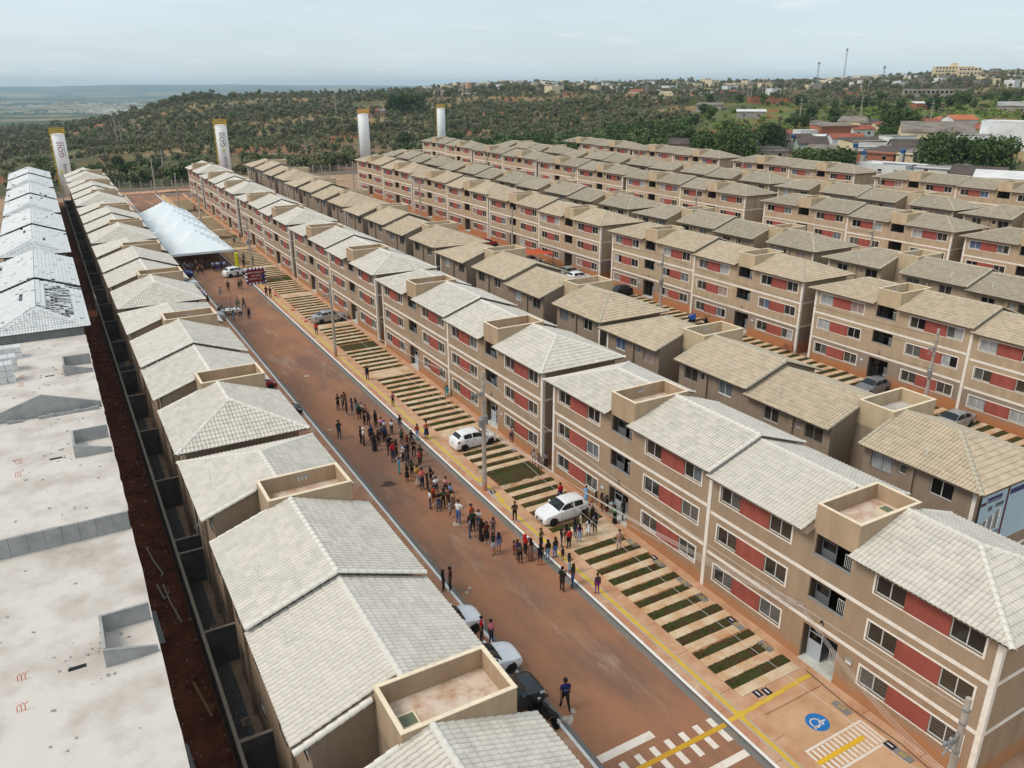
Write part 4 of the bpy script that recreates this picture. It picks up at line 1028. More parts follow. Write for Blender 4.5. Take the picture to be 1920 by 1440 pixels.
for i,y in enumerate(ycs):
    w=thing('yard_partition','dark block partition wall across the yards, %s from the camera'%ORD[i],'wall',(3.02,y,G(4,y)),0,'yard partition walls')
    b=MB(); b.box(0,1.66,-.07,.07,-.5,2.02); obj('wall_panel',getm(('ypw',),lambda:b.mesh('wall_panel')),M_blockw,w)
    b=MB(); b.box(0,1.66,-.085,.085,2.02,2.07); obj('coping',getm(('ypc',),lambda:b.mesh('coping')),MATS['coping_cement'],w)
    if i+1<len(ycs) and ycs[i+1]-y>4 and y<120:
        s=thing('sink_plinth','tan concrete plinth against the yard wall, %s yard from the camera'%ORD[i],'plinth',(3.05,y+1.0,G(4,y)-.26),0,'yard plinths')
        b=MB(); b.box(0,.55,0,.6,0,.95); b.box(-.0,.58,-.03,.63,.95,1.0); obj('plinth_body',getm(('spl',),lambda:b.mesh('plinth_body')),M_apron,s)
        g=thing('inspection_box','square drain lid in the gravel of the %s yard from the camera'%ORD[i],'drain',(3.9,y+3.2+.4*(i%2),G(4,y+3.2)-.25),0,'yard drain lids')
        b=MB(); b.box(-.28,.28,-.3,.3,0,.03); obj('lid_frame',getm(('ibx',),lambda:b.mesh('lid_frame')),M_apron,g); b=MB(); b.box(-.14,.14,-.16,.16,.031,.036); obj('lid',getm(('ibl',),lambda:b.mesh('lid')),M_blockw,g)

# ------------------------------------------------------------------ trees
def leafm(n,a,b_,c):
    m=bpy.data.materials.new(n); m.use_nodes=True; t=m.node_tree; p=t.nodes['Principled BSDF']; p.inputs['Roughness'].default_value=.7; p.inputs['Specular IOR Level'].default_value=.2
    oi=t.nodes.new('ShaderNodeObjectInfo'); geo=t.nodes.new('ShaderNodeNewGeometry'); nz=t.nodes.new('ShaderNodeTexNoise'); nz.inputs['Scale'].default_value=.9; nz.inputs['Detail'].default_value=3
    t.links.new(geo.outputs['Position'],nz.inputs['Vector'])
    r=t.nodes.new('ShaderNodeValToRGB'); r.color_ramp.elements[0].color=a; r.color_ramp.elements[1].color=c; e=r.color_ramp.elements.new(.55); e.color=b_
    t.links.new(oi.outputs['Random'],r.inputs[0])
    mr=t.nodes.new('ShaderNodeMapRange'); mr.inputs['From Min'].default_value=.3; mr.inputs['From Max'].default_value=.7; mr.inputs['To Min'].default_value=.65; mr.inputs['To Max'].default_value=1.35; t.links.new(nz.outputs['Fac'],mr.inputs['Value'])
    v=t.nodes.new('ShaderNodeVectorMath'); v.operation='SCALE'; t.links.new(r.outputs[0],v.inputs[0]); t.links.new(mr.outputs[0],v.inputs['Scale']); t.links.new(v.outputs[0],p.inputs['Base Color'])
    return m
L_FOR=leafm('leaves_cerrado',rgb(102,110,76),rgb(118,122,88),rgb(138,128,102)); L_MANGO=leafm('leaves_mango',rgb(60,80,44),rgb(72,92,50),rgb(90,108,60)); L_BRIGHT=leafm('leaves_bright',rgb(112,134,62),rgb(124,142,70),rgb(132,144,80))
M_bark=mat('bark',rgb(92,74,58),.95,scale=5,col2=rgb(64,50,40),bump=.6)
def crown(b,lobes,n,ls,rg,mi=0):
    """leaf-sized faces spread through the lobes' shells"""
    c=np.array([l[:3] for l in lobes]); rad=np.array([l[3] for l in lobes]); w=rad**2; w/=w.sum()
    k=rg.choice(len(lobes),n,p=w); d=rg.normal(size=(n,3)); d/=np.linalg.norm(d,axis=1)[:,None]
    q=rg.random(n)**.35; p=c[k]+d*(rad[k]*q*(1+.12*rg.normal(size=n)))[:,None]*np.array((1,1,.82))
    nrm=d+.7*rg.normal(size=(n,3)); nrm/=np.linalg.norm(nrm,axis=1)[:,None]
    a=np.cross(nrm,rg.normal(size=(n,3))); a/=np.linalg.norm(a,axis=1)[:,None]; bb=np.cross(nrm,a)
    s=ls*(.6+.8*rg.random(n))[:,None]
    i0=len(b.v)
    V=np.stack([p-a*s-bb*s*.5,p+a*s*.2-bb*s*.8,p+a*s+bb*s*.3,p-a*s*.1+bb*s*.8],1).reshape(-1,3)
    b.v+=V.tolist(); b.f+=[(i0+4*j,i0+4*j+1,i0+4*j+2,i0+4*j+3) for j in range(n)]; b.m+=[mi]*n
def lobes_for(h,r,rg,n=9,low=.35):
    if n==11: n=20
    out=[]
    for k in range(n):
        a=rg.random()*6.283; q=r*.62*math.sqrt(rg.random()); z=h*(low+(1-low)*rg.random()**.8)-r*.15
        out.append((q*math.cos(a),q*math.sin(a),min(z,h-r*.3),r*rg.uniform(.32,.55)))
    out.append((0,0,h*.68,r*.6)); return out
def trunk(b,h,r,rg,lobes,mi=1):
    b.tube([(0,0,-.4),(r*.03,0,h*.2),(-r*.02,r*.03,h*.45)],[h*.03,h*.024,h*.018],7,mi)
    for l in lobes[:6]: b.tube([(-r*.01,0,h*.28),(l[0]*.5,l[1]*.5,(h*.4+l[2])/2),(l[0],l[1],l[2])],[h*.016,h*.011,h*.004],5,mi)
FOR=bpy.data.collections.new('forest_kinds')
def proto(h,r,n,ls,seed,m,low=.35,nl=9):
    rg=np.random.default_rng(seed); b=MB(); lb=lobes_for(h,r,rg,nl,low); crown(b,lb,n,ls,rg); trunk(b,h,r,rg,lb)
    me=b.mesh('tree_kind'); me.materials[0]=m; me.materials[1]=M_bark
    o=bpy.data.objects.new('tree_kind',me); FOR.objects.link(o); return o
for k in range(5): proto(5.2+k*.5,2.5+.25*(k%3),520,.34,100+k,L_FOR)
for k in range(2): proto(3.2,2.2,260,.3,120+k,L_FOR,.1,6)
for k in range(2): proto(7,3.5,620,.4,130+k,L_MANGO)
for k in range(2): proto(2.4,2.2,260,.28,140+k,L_BRIGHT,.05,7)
def forest(name,pts,label,cat):
    """pts: x,y,scale,kind"""
    P=np.array(pts); z=ground(P[:,0],P[:,1]); me=bpy.data.meshes.new(name); me.from_pydata(np.stack([P[:,0],P[:,1],z-.1],1).tolist(),[],[])
    for nm,col in (('sc',2),('kd',3)):
        a=me.attributes.new(nm,'FLOAT' if nm=='sc' else 'INT','POINT'); a.data.foreach_set('value',P[:,col].astype(float if nm=='sc' else int))
    o=obj(name,me,kind='stuff'); tag(o,label,cat)
    g=bpy.data.node_groups.new(name,'GeometryNodeTree'); g.interface.new_socket('Geometry',in_out='INPUT',socket_type='NodeSocketGeometry'); g.interface.new_socket('Geometry',in_out='OUTPUT',socket_type='NodeSocketGeometry')
    N=g.nodes.new; gi=N('NodeGroupInput'); go=N('NodeGroupOutput'); ip=N('GeometryNodeInstanceOnPoints'); ci=N('GeometryNodeCollectionInfo'); ci.inputs['Collection'].default_value=FOR; ci.inputs['Separate Children'].default_value=True; ci.inputs['Reset Children'].default_value=True
    a1=N('GeometryNodeInputNamedAttribute'); a1.data_type='FLOAT'; a1.inputs['Name'].default_value='sc'; a2=N('GeometryNodeInputNamedAttribute'); a2.data_type='INT'; a2.inputs['Name'].default_value='kd'
    rv=N('FunctionNodeRandomValue'); rv.data_type='FLOAT_VECTOR'; rv.inputs[0].default_value=(-.06,-.06,0); rv.inputs[1].default_value=(.06,.06,6.283)
    ip.inputs['Pick Instance'].default_value=True
    L=g.links.new; L(gi.outputs[0],ip.inputs['Points']); L(ci.outputs[0],ip.inputs['Instance']); L(a2.outputs[0],ip.inputs['Instance Index']); L(a1.outputs[0],ip.inputs['Scale']); L(rv.outputs[0],ip.inputs['Rotation']); L(ip.outputs[0],go.inputs[0])
    md=o.modifiers.new('scatter','NODES'); md.node_group=g; return o
rg=np.random.default_rng(21); pts=[]; N=30000
ph=rg.uniform(-6,68,N); u=rg.random(N); rr=250+(1750-250)*u**1.35
X=rr*np.sin(np.radians(ph)); Y=rr*np.cos(np.radians(ph)); dn=fbm(X/70,Y/70); dn2=fbm(X/22+50,Y/22)
for k in range(N):
    x,y,p,r0=X[k],Y[k],ph[k],rr[k]
    if x<172 and y<246: continue
    if p>40 and r0<330 and x>0: continue
    if p>47 and r0<372: continue          # the town's houses
    field=(3<p<27 and 250<r0<470)
    hill=(42<p<70 and 320<r0<660)
    dens=.50+2.6*(dn[k]-.5)
    if field: dens=.02 if dn2[k]<.52 else .35
    if 11<p<22 and 470<r0<500: dens*=.15
    if p<8 and 300<r0<345: dens*=.25
    if r0>1100 and p>30: dens*=.75
    if hill: dens*=.62
    if rg.random()>dens: continue
    if hill:
        kd=9+int(rg.integers(0,2)) if rg.random()<.62 else int(rg.choice([5,6,6,7])); sc=rg.uniform(.6,1.25)
    elif 22<p<42 and r0<420: kd=int(rg.choice([7,8,0,2,7])); sc=rg.uniform(.8,1.25)
    elif field: kd=int(rg.choice([5,6,1])); sc=rg.uniform(.6,1)
    else: kd=int(rg.choice([0,1,2,3,4,5,6,5])); sc=rg.uniform(.65,1.15)
    pts.append((x,y,sc*(1+.25*(r0>900)),kd))
ph=rg.uniform(-6,66,11000); rr=430+(1250-430)*rg.random(11000)**1.2
X=rr*np.sin(np.radians(ph)); Y=rr*np.cos(np.radians(ph)); dn=fbm(X/55+30,Y/55)
for k in range(len(ph)):                                  # undergrowth between the trees
    if rg.random()>.25+2.4*(dn[k]-.42) or (42<ph[k] and rr[k]<640): continue
    pts.append((X[k],Y[k],rg.uniform(.55,1.1),int(rg.choice([5,6]))))
forest('woodland',pts,'dense olive green woodland covering the hillside beyond the estate','woodland')
NT=0
def tree(x,y,h,r,m,n,ls,label,group,seed,low=.3,z=None):
    global NT
    rg=np.random.default_rng(seed); z=float(ground(x,y)[0]) if z is None else z
    t=thing('tree',label,'tree',(x,y,z),rg.random()*6,group)
    b=MB(); lb=lobes_for(h,r,rg,11,low); crown(b,lb,n,ls,rg); obj('crown',b.mesh('crown'),m,t)
    b=MB(); trunk(b,h,r,rg,lb,0); obj('trunk',b.mesh('trunk'),M_bark,t); NT+=1; return t
def polar(xpx,r0):
    a=YAW+math.atan((xpx-960)/FPX*math.cos(PITCH)); return r0*math.sin(a),r0*math.cos(a)
big=[(1395,262,11,9,'broad dark mango tree crown left of the red tin roof'),(1455,285,9,7,'dark mango tree right of the broad mango, behind the last row'),(1340,275,8,6.5,'dark tree at the left end of the mango clump behind the last row'),
 (1795,234,8.2,8.2,'big rounded green mango tree before the white hall at right'),(1882,228,8.6,6.4,'tall dark green mango tree by the white house at the right edge'),(1595,228,8,5.2,'dark green tree beside the blue water tank above the last row'),(1540,236,7,4.6,'smaller dark tree between the dark shed roofs'),
 (1700,312,10,7.5,'wide dark spreading tree between the red tiled roofs'),(1075,262,8,5.5,'dark tree behind the far rows, right of the street lamp'),(990,268,9,5.5,'round dark tree behind the far rows, middle of the clump'),(1030,275,7,5,'tree between two darker trees behind the far rows'),(1120,265,7,5,'dark green tree at the far end of the last row'),(955,262,8,5,'tree at the left end of the clump behind the far rows')]
for i,(xp,r0,h,r,lb) in enumerate(big):
    x,y=polar(xp,r0); tree(x,y,h,r,L_MANGO,7500,.36,lb,'large trees behind the estate',300+i)
rg=np.random.default_rng(5)
lows=[(20,262),(55,275),(95,258),(150,290),(185,262),(215,280),(245,266),(262,300),(300,285),(330,262),(345,300),(470,300),(505,285),(555,300),(590,275),(610,268),(640,300),(300,262),(5,240),(40,236),(130,246),(235,255),(372,285),(450,330),(155,330),(200,350),(100,330)]
for i,(xp,r0) in enumerate(lows):
    x,y=polar(xp,r0); h=rg.uniform(4,6.5); where='left of the first water tower' if xp<100 else 'between the first two water towers' if xp<400 else 'right of the second water tower'
    tree(x,y,h,h*rg.uniform(.6,.8),[L_FOR,L_MANGO][i%2],1300,.3,'%s tree %s, %s from the left'%(['olive','dark green'][i%2],where,ORD[-1+sum(1 for q in lows if (q[0]<=xp) and ((q[0]<100)==(xp<100)) and ((q[0]<400)==(xp<400)))]),'trees beyond the end fence',400+i,.15)

# ------------------------------------------------------------------ water towers
M_white=mat('white_enamel',rgb(246,247,247),.45,scale=.6,col2=rgb(238,240,240)); M_yrail=flat('yellow_steel',rgb(206,166,40),.5); M_galv=flat('galvanised_steel',rgb(150,150,148),.5,.3)
def bend_text(s,size,c,rad,n,left,z0,up_off=0,off=.02,bold=.0):
    me=text_mesh(s,size,'lettering',0,'LEFT'); 
    bm=bmesh.new(); bm.from_mesh(me); bmesh.ops.subdivide_edges(bm,edges=[e for e in bm.edges if e.calc_length()>.25],cuts=2,use_grid_fill=False); bm.to_mesh(me); bm.free()
    for v in me.vertices:
        a=(v.co.y+up_off)/rad; p=(n*math.cos(a)+left*math.sin(a))*(rad+off); v.co=(p.x,p.y,z0+v.co.x)
    me.update(); return me
def logo(rad,n,left,z0,up_off,pts,off=.02):
    b=MB(); q=[]
    for (u,w) in pts:
        a=(w+up_off)/rad; p=(n*math.cos(a)+left*math.sin(a))*(rad+off); q.append((p.x,p.y,z0+u))
    b.poly(q); return b.mesh('emblem')
def water_tower(x,y,rad,ztop,label,writing=None):
    z0=float(ground(x,y)[0]); t=thing('water_tower',label,'water tower',(x,y,z0),0,'white tubular water towers'); H=ztop-z0-1.55
    b=MB(); b.lathe([(rad,0),(rad,H),(rad*.93,H+.12),(0,H+.3)],36); sh=obj('tank_shell',b.mesh('tank_shell',smooth=True),M_white,t)
    for p in sh.data.polygons: p.use_smooth=len(p.vertices)==4 and abs(p.normal.z)<.3
    b=MB()
    for k in range(int(H/3)): b.lathe([(rad+.004,3*k+2.98),(rad+.012,3*k+3),(rad+.004,3*k+3.02)],36)
    obj('weld_ring',b.mesh('weld_ring'),M_white,t)
    b=MB(); rr_=rad+.12
    for k in range(20):
        a=2*math.pi*k/20; b.tube([(rr_*math.cos(a),rr_*math.sin(a),H-.1),(rr_*math.cos(a),rr_*math.sin(a),H+1.5)],.035,5)
    for h in (.35,.7,1.05,1.5): b.tube([(rr_*math.cos(2*math.pi*k/24),rr_*math.sin(2*math.pi*k/24),H+h) for k in range(25)],.04,5,cap=False)
    obj('guard_rail',b.mesh('guard_rail'),M_yrail,t)
    n=Vector((-x,-y,0)).normalized(); r_=Vector((-n.y,n.x,0)); left=Vector((n.y,-n.x,0)); left=-left if left.dot(Vector((-math.cos(YAW),math.sin(YAW),0)))<0 else left
    b=MB(); d=(left*.97+n*.25).normalized(); s=Vector((-d.y,d.x,0)); c=d*(rad+.25)
    for q in (-.22,.22): b.tube([c+s*q+Vector((0,0,.3)),c+s*q+Vector((0,0,H+1.2))],.04,5)
    for k in range(int(H/.45)): b.tube([c-s*.22+Vector((0,0,.4+.45*k)),c+s*.22+Vector((0,0,.4+.45*k))],.02,4)
    for k in range(int(H/1.2)): b.tube([c+d*.45*math.cos(q)+s*.36*math.sin(q)+Vector((0,0,2+1.2*k)) for q in (-2,-1.2,-.4,.4,1.2,2)],.025,4)
    obj('ladder',b.mesh('ladder'),M_yrail if writing!='plain1' else M_galv,t)
    b=MB(); b.tube([(0,0,H+.2),(0,0,H+2.4)],.03,5); obj('lightning_rod',b.mesh('lightning_rod'),M_galv,t)
    if writing in ('red','dark'):
        red=flat('gois_'+writing,rgb(168,34,74) if writing=='red' else rgb(84,40,48),.5); blue=flat('agehab_teal',rgb(40,70,86),.5)
        hi=H-5.6
        obj('lettering',bend_text('GOIS',1.75,None,rad,n,left,hi,-.05),red,t)
        obj('lettering',bend_text('CONSTRUTORA',.5,None,rad,n,left,hi+.1,-.95),blue,t)
        lo=H-11.2 if writing=='red' else H-12
        obj('lettering',bend_text('AGEHAB',1.05,None,rad,n,left,lo,-.35),blue,t)
        lz=lo+1.4 if writing=='red' else lo+4.9; lu=.75 if writing=='red' else -.1
        obj('emblem',logo(rad,n,left,lz,lu,[(-.9,-.55),(.1,-.15),(.3,.45),(-.5,.1)],.025),flat('emblem_blue',rgb(28,70,160),.5),t)
        obj('emblem',logo(rad,n,left,lz,lu,[(.15,-.2),(1.1,-.45),(.9,.2),(.4,.45)],.025),flat('emblem_yellow',rgb(206,196,66),.5),t)
    return t
water_tower(4.75,238.5,1.53,20.75,'white water tower with red lettering behind the left row','red'); water_tower(43.4,232.5,1.52,22.2,'white water tower with dark lettering behind the tan row','dark')
water_tower(94.3,262,1.75,23.4,'plain white water tower with yellow rail and side ladder','plain1'); water_tower(140.3,300,1.6,23.8,'plain white water tower farthest right, behind the last rows','plain2')

# ------------------------------------------------------------------ end fence
fz=thing('boundary_fence','wire mesh fence with white concrete posts closing the far end of the street','fence',(6,238,G(6,236)))
def fence_run(parent,x0,x1,y,step=2.6):
    n=int((x1-x0)/step)
    for k in range(n+1):
        b=MB(); b.box(-.09,.09,-.09,.09,-.3,2.5); obj('post',getm(('fpost',),lambda:b.mesh('post')),M_pvc,parent,(x0+k*step-6,y-238,0))
    b=MB(); L_=x1-x0
    for z in np.arange(.1,2.3,.22): b.tube([(x0-6,y-238,z),(x1-6,y-238,z)],.013,4,cap=False)
    for q in np.arange(0,L_,.24): b.tube([(x0-6+q,y-238,.1),(x0-6+q+.4,y-238,2.3)],.009,3,cap=False); b.tube([(x0-6+q+.4,y-238,.1),(x0-6+q,y-238,2.3)],.009,3,cap=False)
    obj('wire_mesh',b.mesh('wire_mesh'),M_galv,parent)
    b=MB(); b.box(x0-6,x1-6,y-238-.1,y-238+.1,-.4,.3); obj('plinth',b.mesh('plinth'),M_conc,parent)
fence_run(fz,-4,62,237.6); 
fz2=thing('boundary_fence','wire mesh fence with pale posts behind the second street','fence',(6,238,G(58,236))); fence_run(fz2,64,128,238.2)

# ------------------------------------------------------------------ poles and wires
M_pole=mat('pole_concrete',rgb(186,180,170),.9,scale=2.5,col2=rgb(164,150,136),stretch=(1,1,.3),dirt=(rgb(188,112,70),.9,.7)); M_wire=flat('pale_cable',rgb(196,188,180),.6); M_wired=flat('dark_cable',rgb(48,46,44),.6)
def pole(x,y,h,label,gear=1,z=None,arms=True):
    z=G(x,y) if z is None else z; t=thing('utility_pole',label,'utility pole',(x,y,z),0,'concrete utility poles')
    b=MB(); b.lathe([(.19,-.3),(.185,.2),(.11,h)],14); obj('shaft',b.mesh('shaft',smooth=False),M_pole,t)
    if gear:
        b=MB(); b.box(-.95,.06,-.05,.05,h-1.75,h-1.66); obj('crossarm',b.mesh('crossarm'),M_galv,t)
        for q in range(3):
            b=MB(); b.lathe([(.03,0),(.07,.03),(.05,.07),(.075,.1),(.05,.14),(.02,.18)],8,0,(-.9+.36*q,0,h-1.66)); obj('insulator',b.mesh('insulator'),M_galv,t)
        b=MB(); b.obox((-.45,0,h-1.95),(.9,0,.4),(0,1,0),(0,0,1),.5,.03,.03); obj('brace',b.mesh('brace'),M_galv,t)
    if gear>1:
        b=MB()
        for q in (-.28,.28): b.lathe([(.0,0),(.2,.01),(.21,.62),(.17,.68),(0,.7)],12,0,(q*.9,.22 if q>0 else -.1,h-4.25))
        obj('transformer',b.mesh('transformer'),M_galv,t)
        b=MB(); b.tube([(.2+.16*math.cos(a),0,h-5.0+.26*math.sin(a)) for a in np.linspace(0,6.2,14)],.02,5); b.tube([(-.2+.2*math.cos(a),.05,h-4.9+.2*math.sin(a)) for a in np.linspace(0,5.2,12)],.02,5); obj('cable_coil',b.mesh('cable_coil'),M_wired,t)
        b=MB(); b.box(-.32,-.14,-.12,.12,h-3.9,h-3.5); obj('switch_box',b.mesh('switch_box'),M_galv,t)
    b=MB(); 
    for q in (.5,1.1,2.4): b.lathe([(.135,h-q-.05),(.14,h-q),(.135,h-q+.05)],12)
    obj('clamp',b.mesh('clamp'),M_galv,t); return t
def wire(p0,p1,sag,label,r=.012,m=None,n=14,group=None):
    p0,p1=Vector(p0),Vector(p1); b=MB(); b.tube([p0.lerp(p1,k/n)-Vector((0,0,sag*4*(k/n)*(1-k/n))) for k in range(n+1)],r,4,cap=False); o=obj('overhead_cable',b.mesh('overhead_cable'),m or M_wire); tag(o,label,'cable',group or 'overhead cables'); return o
PX=24.85; PY=[11.2,47.45,82.7,124.4,169.3]; PH=[9.1,9.6,8.7,9.4,8.8]
plab=['pale pole at the lower right corner before the nearest block','tall concrete pole with transformer beside the queue','slim concrete pole beside the silver car','concrete pole with switchgear beside the welcome board','pole beside the far end of the white marquee']
for x,y,h,l,g_ in zip((25.0,24.85,24.75,25.3,25.6),PY,PH,plab,(1,2,1,2,1)): pole(x,y,h,l,g_)
for i in range(4):
    z0,z1=G(PX,PY[i]),G(PX,PY[i+1])
    for k,(h,s) in enumerate(((.45,.7),(3.9,.8))): wire((PX+.05,PY[i],z0+PH[i]-h-.3*k),(PX+.05,PY[i+1],z1+PH[i+1]-h-.3*k),s,'%s cable of the span between the %s and %s street poles'%(['upper','lower'][k],ORD[i],ORD[i+1]),.012)
z1=G(PX,47.45)
for k in range(4): wire((25.0,47.4,z1+4.95+.12*k),(30.96,22.8-.0*k,G(31,22)+3.35-.13*k),.55+.04*k,'%s service cable from the transformer pole to the entrance A façade'%ORD[k],.013)
for k in range(3): wire((30.95,22.9,G(31,22)+3.3-.12*k),(25.0,11.3,G(25,11)+5.6-.15*k),.5,'%s service cable from entrance A to the corner pole'%ORD[k],.012)
for k in range(3): wire((25.0,47.5,z1+5.0+.12*k),(30.95,55.6,G(31,55)+3.2-.13*k),.3,'%s service cable from the transformer pole to the second block'%ORD[k],.012)
for k in range(3): wire((25.1,82.7,G(25,82)+5.0+.12*k),(30.95,60.2,G(31,60)+3.3-.13*k),.6,'%s service cable from the slim pole along the second block'%ORD[k],.012)
wire((30.96,22.6,G(31,22)+3.2),(24.9,36,G(25,36)+.3+5),.3,'thin cable end crossing above the parking strips',.012)
# ground cable near the facade
b=MB(); pts_=[(30.4,21.6),(30.2,18.8),(30.35,16),(30.1,13.5),(30.3,11)]; b.tube([(x,y,G(x,y)+.12) for x,y in pts_],.02,5); tag(obj('loose_cable',b.mesh('loose_cable'),M_wired),'dark loose cable lying along the kerb of the accessible bays','cable')
pl2=[(63.6,73.6,8.9),(63.6,37.8,8.9),(63.6,110.5,8.8),(63.6,147,8.8),(63.6,186,8.8),(102,73,8.8),(102,110,8.8),(102,150,8.8),(102,190,8.8),(139.5,100,8.5),(139.5,136,8.5),(139.5,174,8.5)]
for i,(x,y,h) in enumerate(pl2):
    st='second' if x<70 else 'third' if x<110 else 'fourth'; j=[q for q in pl2 if q[0]==x].index((x,y,h))
    pole(x,y,h,'concrete pole on the %s street, %s of its line'%(st,ORD[sorted(q[1] for q in pl2 if q[0]==x).index(y)]),2 if i in (0,1,5) else 1)
    if j+1<len([q for q in pl2 if q[0]==x]): pass
for x in (63.6,102,139.5):
    L_=sorted([q for q in pl2 if q[0]==x],key=lambda q:q[1])
    for a,c in zip(L_[:-1],L_[1:]):
        for k,hh in enumerate((.5,1.7,3.6)): wire((x-.5+.25*k,a[1],G(x,a[1])+a[2]-hh),(x-.5+.25*k,c[1],G(x,c[1])+c[2]-hh),.6,'%s dark cable in the %s span of the %s street'%(['top','middle','lower'][k],ORD[L_.index(a)],'second' if x<70 else 'third' if x<110 else 'fourth'),.014,M_wired)
pole(24.5,229,8.6,'slim pole at the end of the street before the mesh fence',0); pole(25.4,196,8.5,'pole standing between marquee and far parking strips',0)

# ------------------------------------------------------------------ marquee, balloons, welcome board
M_canvas=mat('white_canvas',rgb(232,240,242),.6,scale=.5,col2=rgb(222,232,236)); M_tpost=flat('marquee_steel',rgb(120,122,126),.4,.3)
mq=thing('marquee','long white peaked marquee across the far end of the road','marquee',(15.1,134,G(20,134)))
bw,bl=9.6,11.7
for k in range(4):
    zb=.0165*bl*k; b=MB(); N_=14; ez,pk=2.75,5.7
    P=[]
    for j in range(N_+1):
        row=[]
        for i in range(N_+1):
            u,v=i/N_*2-1,j/N_*2-1; d=max(abs(u),abs(v)); rr_=1-d
            h=ez+(pk-ez)*(rr_**1.15)*.97
            row.append((bw*(u+1)/2,bl*(v+1)/2,h+zb))
        P.append(row)
    b.grid(P)
    for (p,q) in (((0,0),(bw,0)),((bw,0),(bw,bl)),((bw,bl),(0,bl)),((0,bl),(0,0))): b.quad((*p,ez+zb-.35),(*q,ez+zb-.35),(*q,ez+zb),(*p,ez+zb))
    obj('canopy',b.mesh('canopy',smooth=False),M_canvas,mq,(0,k*bl,0))
for k in range(5):
    for x in (.05,bw-.05):
        b=MB(); b.box(-.06,.06,-.06,.06,-.2,2.76); obj('post',getm(('mqp',),lambda:b.mesh('post')),M_tpost,mq,(x,min(max(k*bl,.08),4*bl-.08),.0165*bl*k))
b=MB(); 
for k in range(4): b.quad((bw-.02,k*bl+.1,.0165*bl*k+.1),(bw-.02,(k+1)*bl-.1,.0165*bl*(k+1)+.1),(bw-.02,(k+1)*bl-.1,.0165*bl*(k+1)+2.3),(bw-.02,k*bl+.1,.0165*bl*k+2.3)) if k else None
obj('side_curtain',b.mesh('side_curtain'),M_canvas,mq)
M_lime=flat('lime_balloon',rgb(178,204,36),.35); M_yel=flat('yellow_balloon',rgb(232,214,40),.35); M_pur=flat('purple_balloon',rgb(70,44,110),.35)
def ball(r,n=10):
    b=MB(); b.lathe([(max(1e-5,r*math.sin(math.pi*k/6)),-r*math.cos(math.pi*k/6)) for k in range(7)],n); return b.mesh('balloon',smooth=True)
BALL=ball(.17)
def balloon_column(x,y,h,label):
    t=thing('balloon_column',label,'balloons',(x,y,G(x,y)),0,'balloon columns'); k=0
    while .17+k*.2<h:
        for q in range(4):
            a=q*math.pi/2+k*.5; obj('balloon',BALL,(M_lime,M_yel)[(q+k)%2],t,(.17*math.cos(a),.17*math.sin(a),.17+k*.2))
        k+=1
balloon_column(24.55,132.0,2.5,'lime and yellow balloon column at the front corner of the marquee'); balloon_column(24.3,147.0,2.4,'lime and yellow balloon column inside the marquee')
wb=thing('welcome_board','dark red welcome board framed with purple and white balloons at the kerb','sign',(23.55,120.2,G(24.5,120)-.1),R(-3))
b=MB(); b.box(0,2.6,-.05,.05,.35,2.3); obj('panel',b.mesh('panel'),flat('maroon_panel',rgb(124,28,40),.6),wb)
for i,(s_,z) in enumerate((('BEM-VINDO',1.85),('AO SEU',1.38),('NOVO LAR',.9))):
    me=text_mesh(s_,.42,'lettering'); rotmesh(me,Matrix.Rotation(math.pi/2,4,'X')); obj('lettering',me,M_whitepaint,wb,(1.3,-.06,z))
BALL2=ball(.15)
rim=[(x,z) for z in (.22,2.42) for x in np.arange(.0,2.61,.26)]+[(x,z) for x in (-.05,2.65) for z in np.arange(.48,2.3,.26)]
for i,(x,z) in enumerate(rim): obj('balloon',BALL2,(M_pur,M_white)[i%2],wb,(x,-.05,z))
for x in (.3,2.3):
    b=MB(); b.obox((x,.25,1.1),(1,0,0),(0,.94,-.34),(0,.34,.94),.04,.03,1.2); obj('prop',b.mesh('prop'),M_wood,wb)
def cone(x,y,label):
    t=thing('traffic_cone',label,'cone',(x,y,G(x,y)+.0),0,'orange cones'); b=MB(); b.lathe([(.16,.04),(.13,.2),(.128,.2)],12); b.lathe([(.095,.38),(.06,.55),(.03,.72),(0,.73)],12); b.box(-.2,.2,-.2,.2,0,.04); obj('cone_body',getm(('cb',),lambda:b.mesh('cone_body')),flat('cone_orange',rgb(214,60,30),.5),t)
    b=MB(); b.lathe([(.128,.2),(.095,.38)],12); obj('band',getm(('cbd',),lambda:b.mesh('band')),M_frame,t)
CONES=[(25.55,112.1),(25.6,103.3),(25.62,97.4)]
for (x,y),l in zip(CONES,('farthest','middle','nearest')): cone(x,y,'orange and white traffic cone on the pavement, %s of the three'%l)
# round display table on the road
tb=thing('display_table','low oval display table with white rim and dark objects on the road','table',(18.1,105.9,G(18,106)-.15))
b=MB(); b.lathe([(0,.62),(.95,.62),(1.0,.66),(1.0,.72),(.95,.72),(.93,.66),(0,.66)],28); o=obj('table_top',b.mesh('table_top'),M_white,tb); o.scale=(1.15,.7,1)
for k in range(5):
    a=k*1.257; b=MB(); b.tube([(.8*math.cos(a),.5*math.sin(a),0),(.75*math.cos(a),.45*math.sin(a),.64)],.03,5); obj('leg',b.mesh('leg'),M_dark,tb)
r_=random.Random(2)
for k in range(14):
    a=r_.uniform(0,6.3); q=r_.uniform(0,.75); b=MB(); b.obox((q*1.1*math.cos(a),q*.6*math.sin(a),.76),(1,0,0),(0,1,0),(0,0,1),r_.uniform(.06,.16),r_.uniform(.06,.14),r_.uniform(.05,.12)); obj('goods',b.mesh('goods'),[M_dark,flat('teal_goods',rgb(60,110,104)),M_white][k%3],tb)
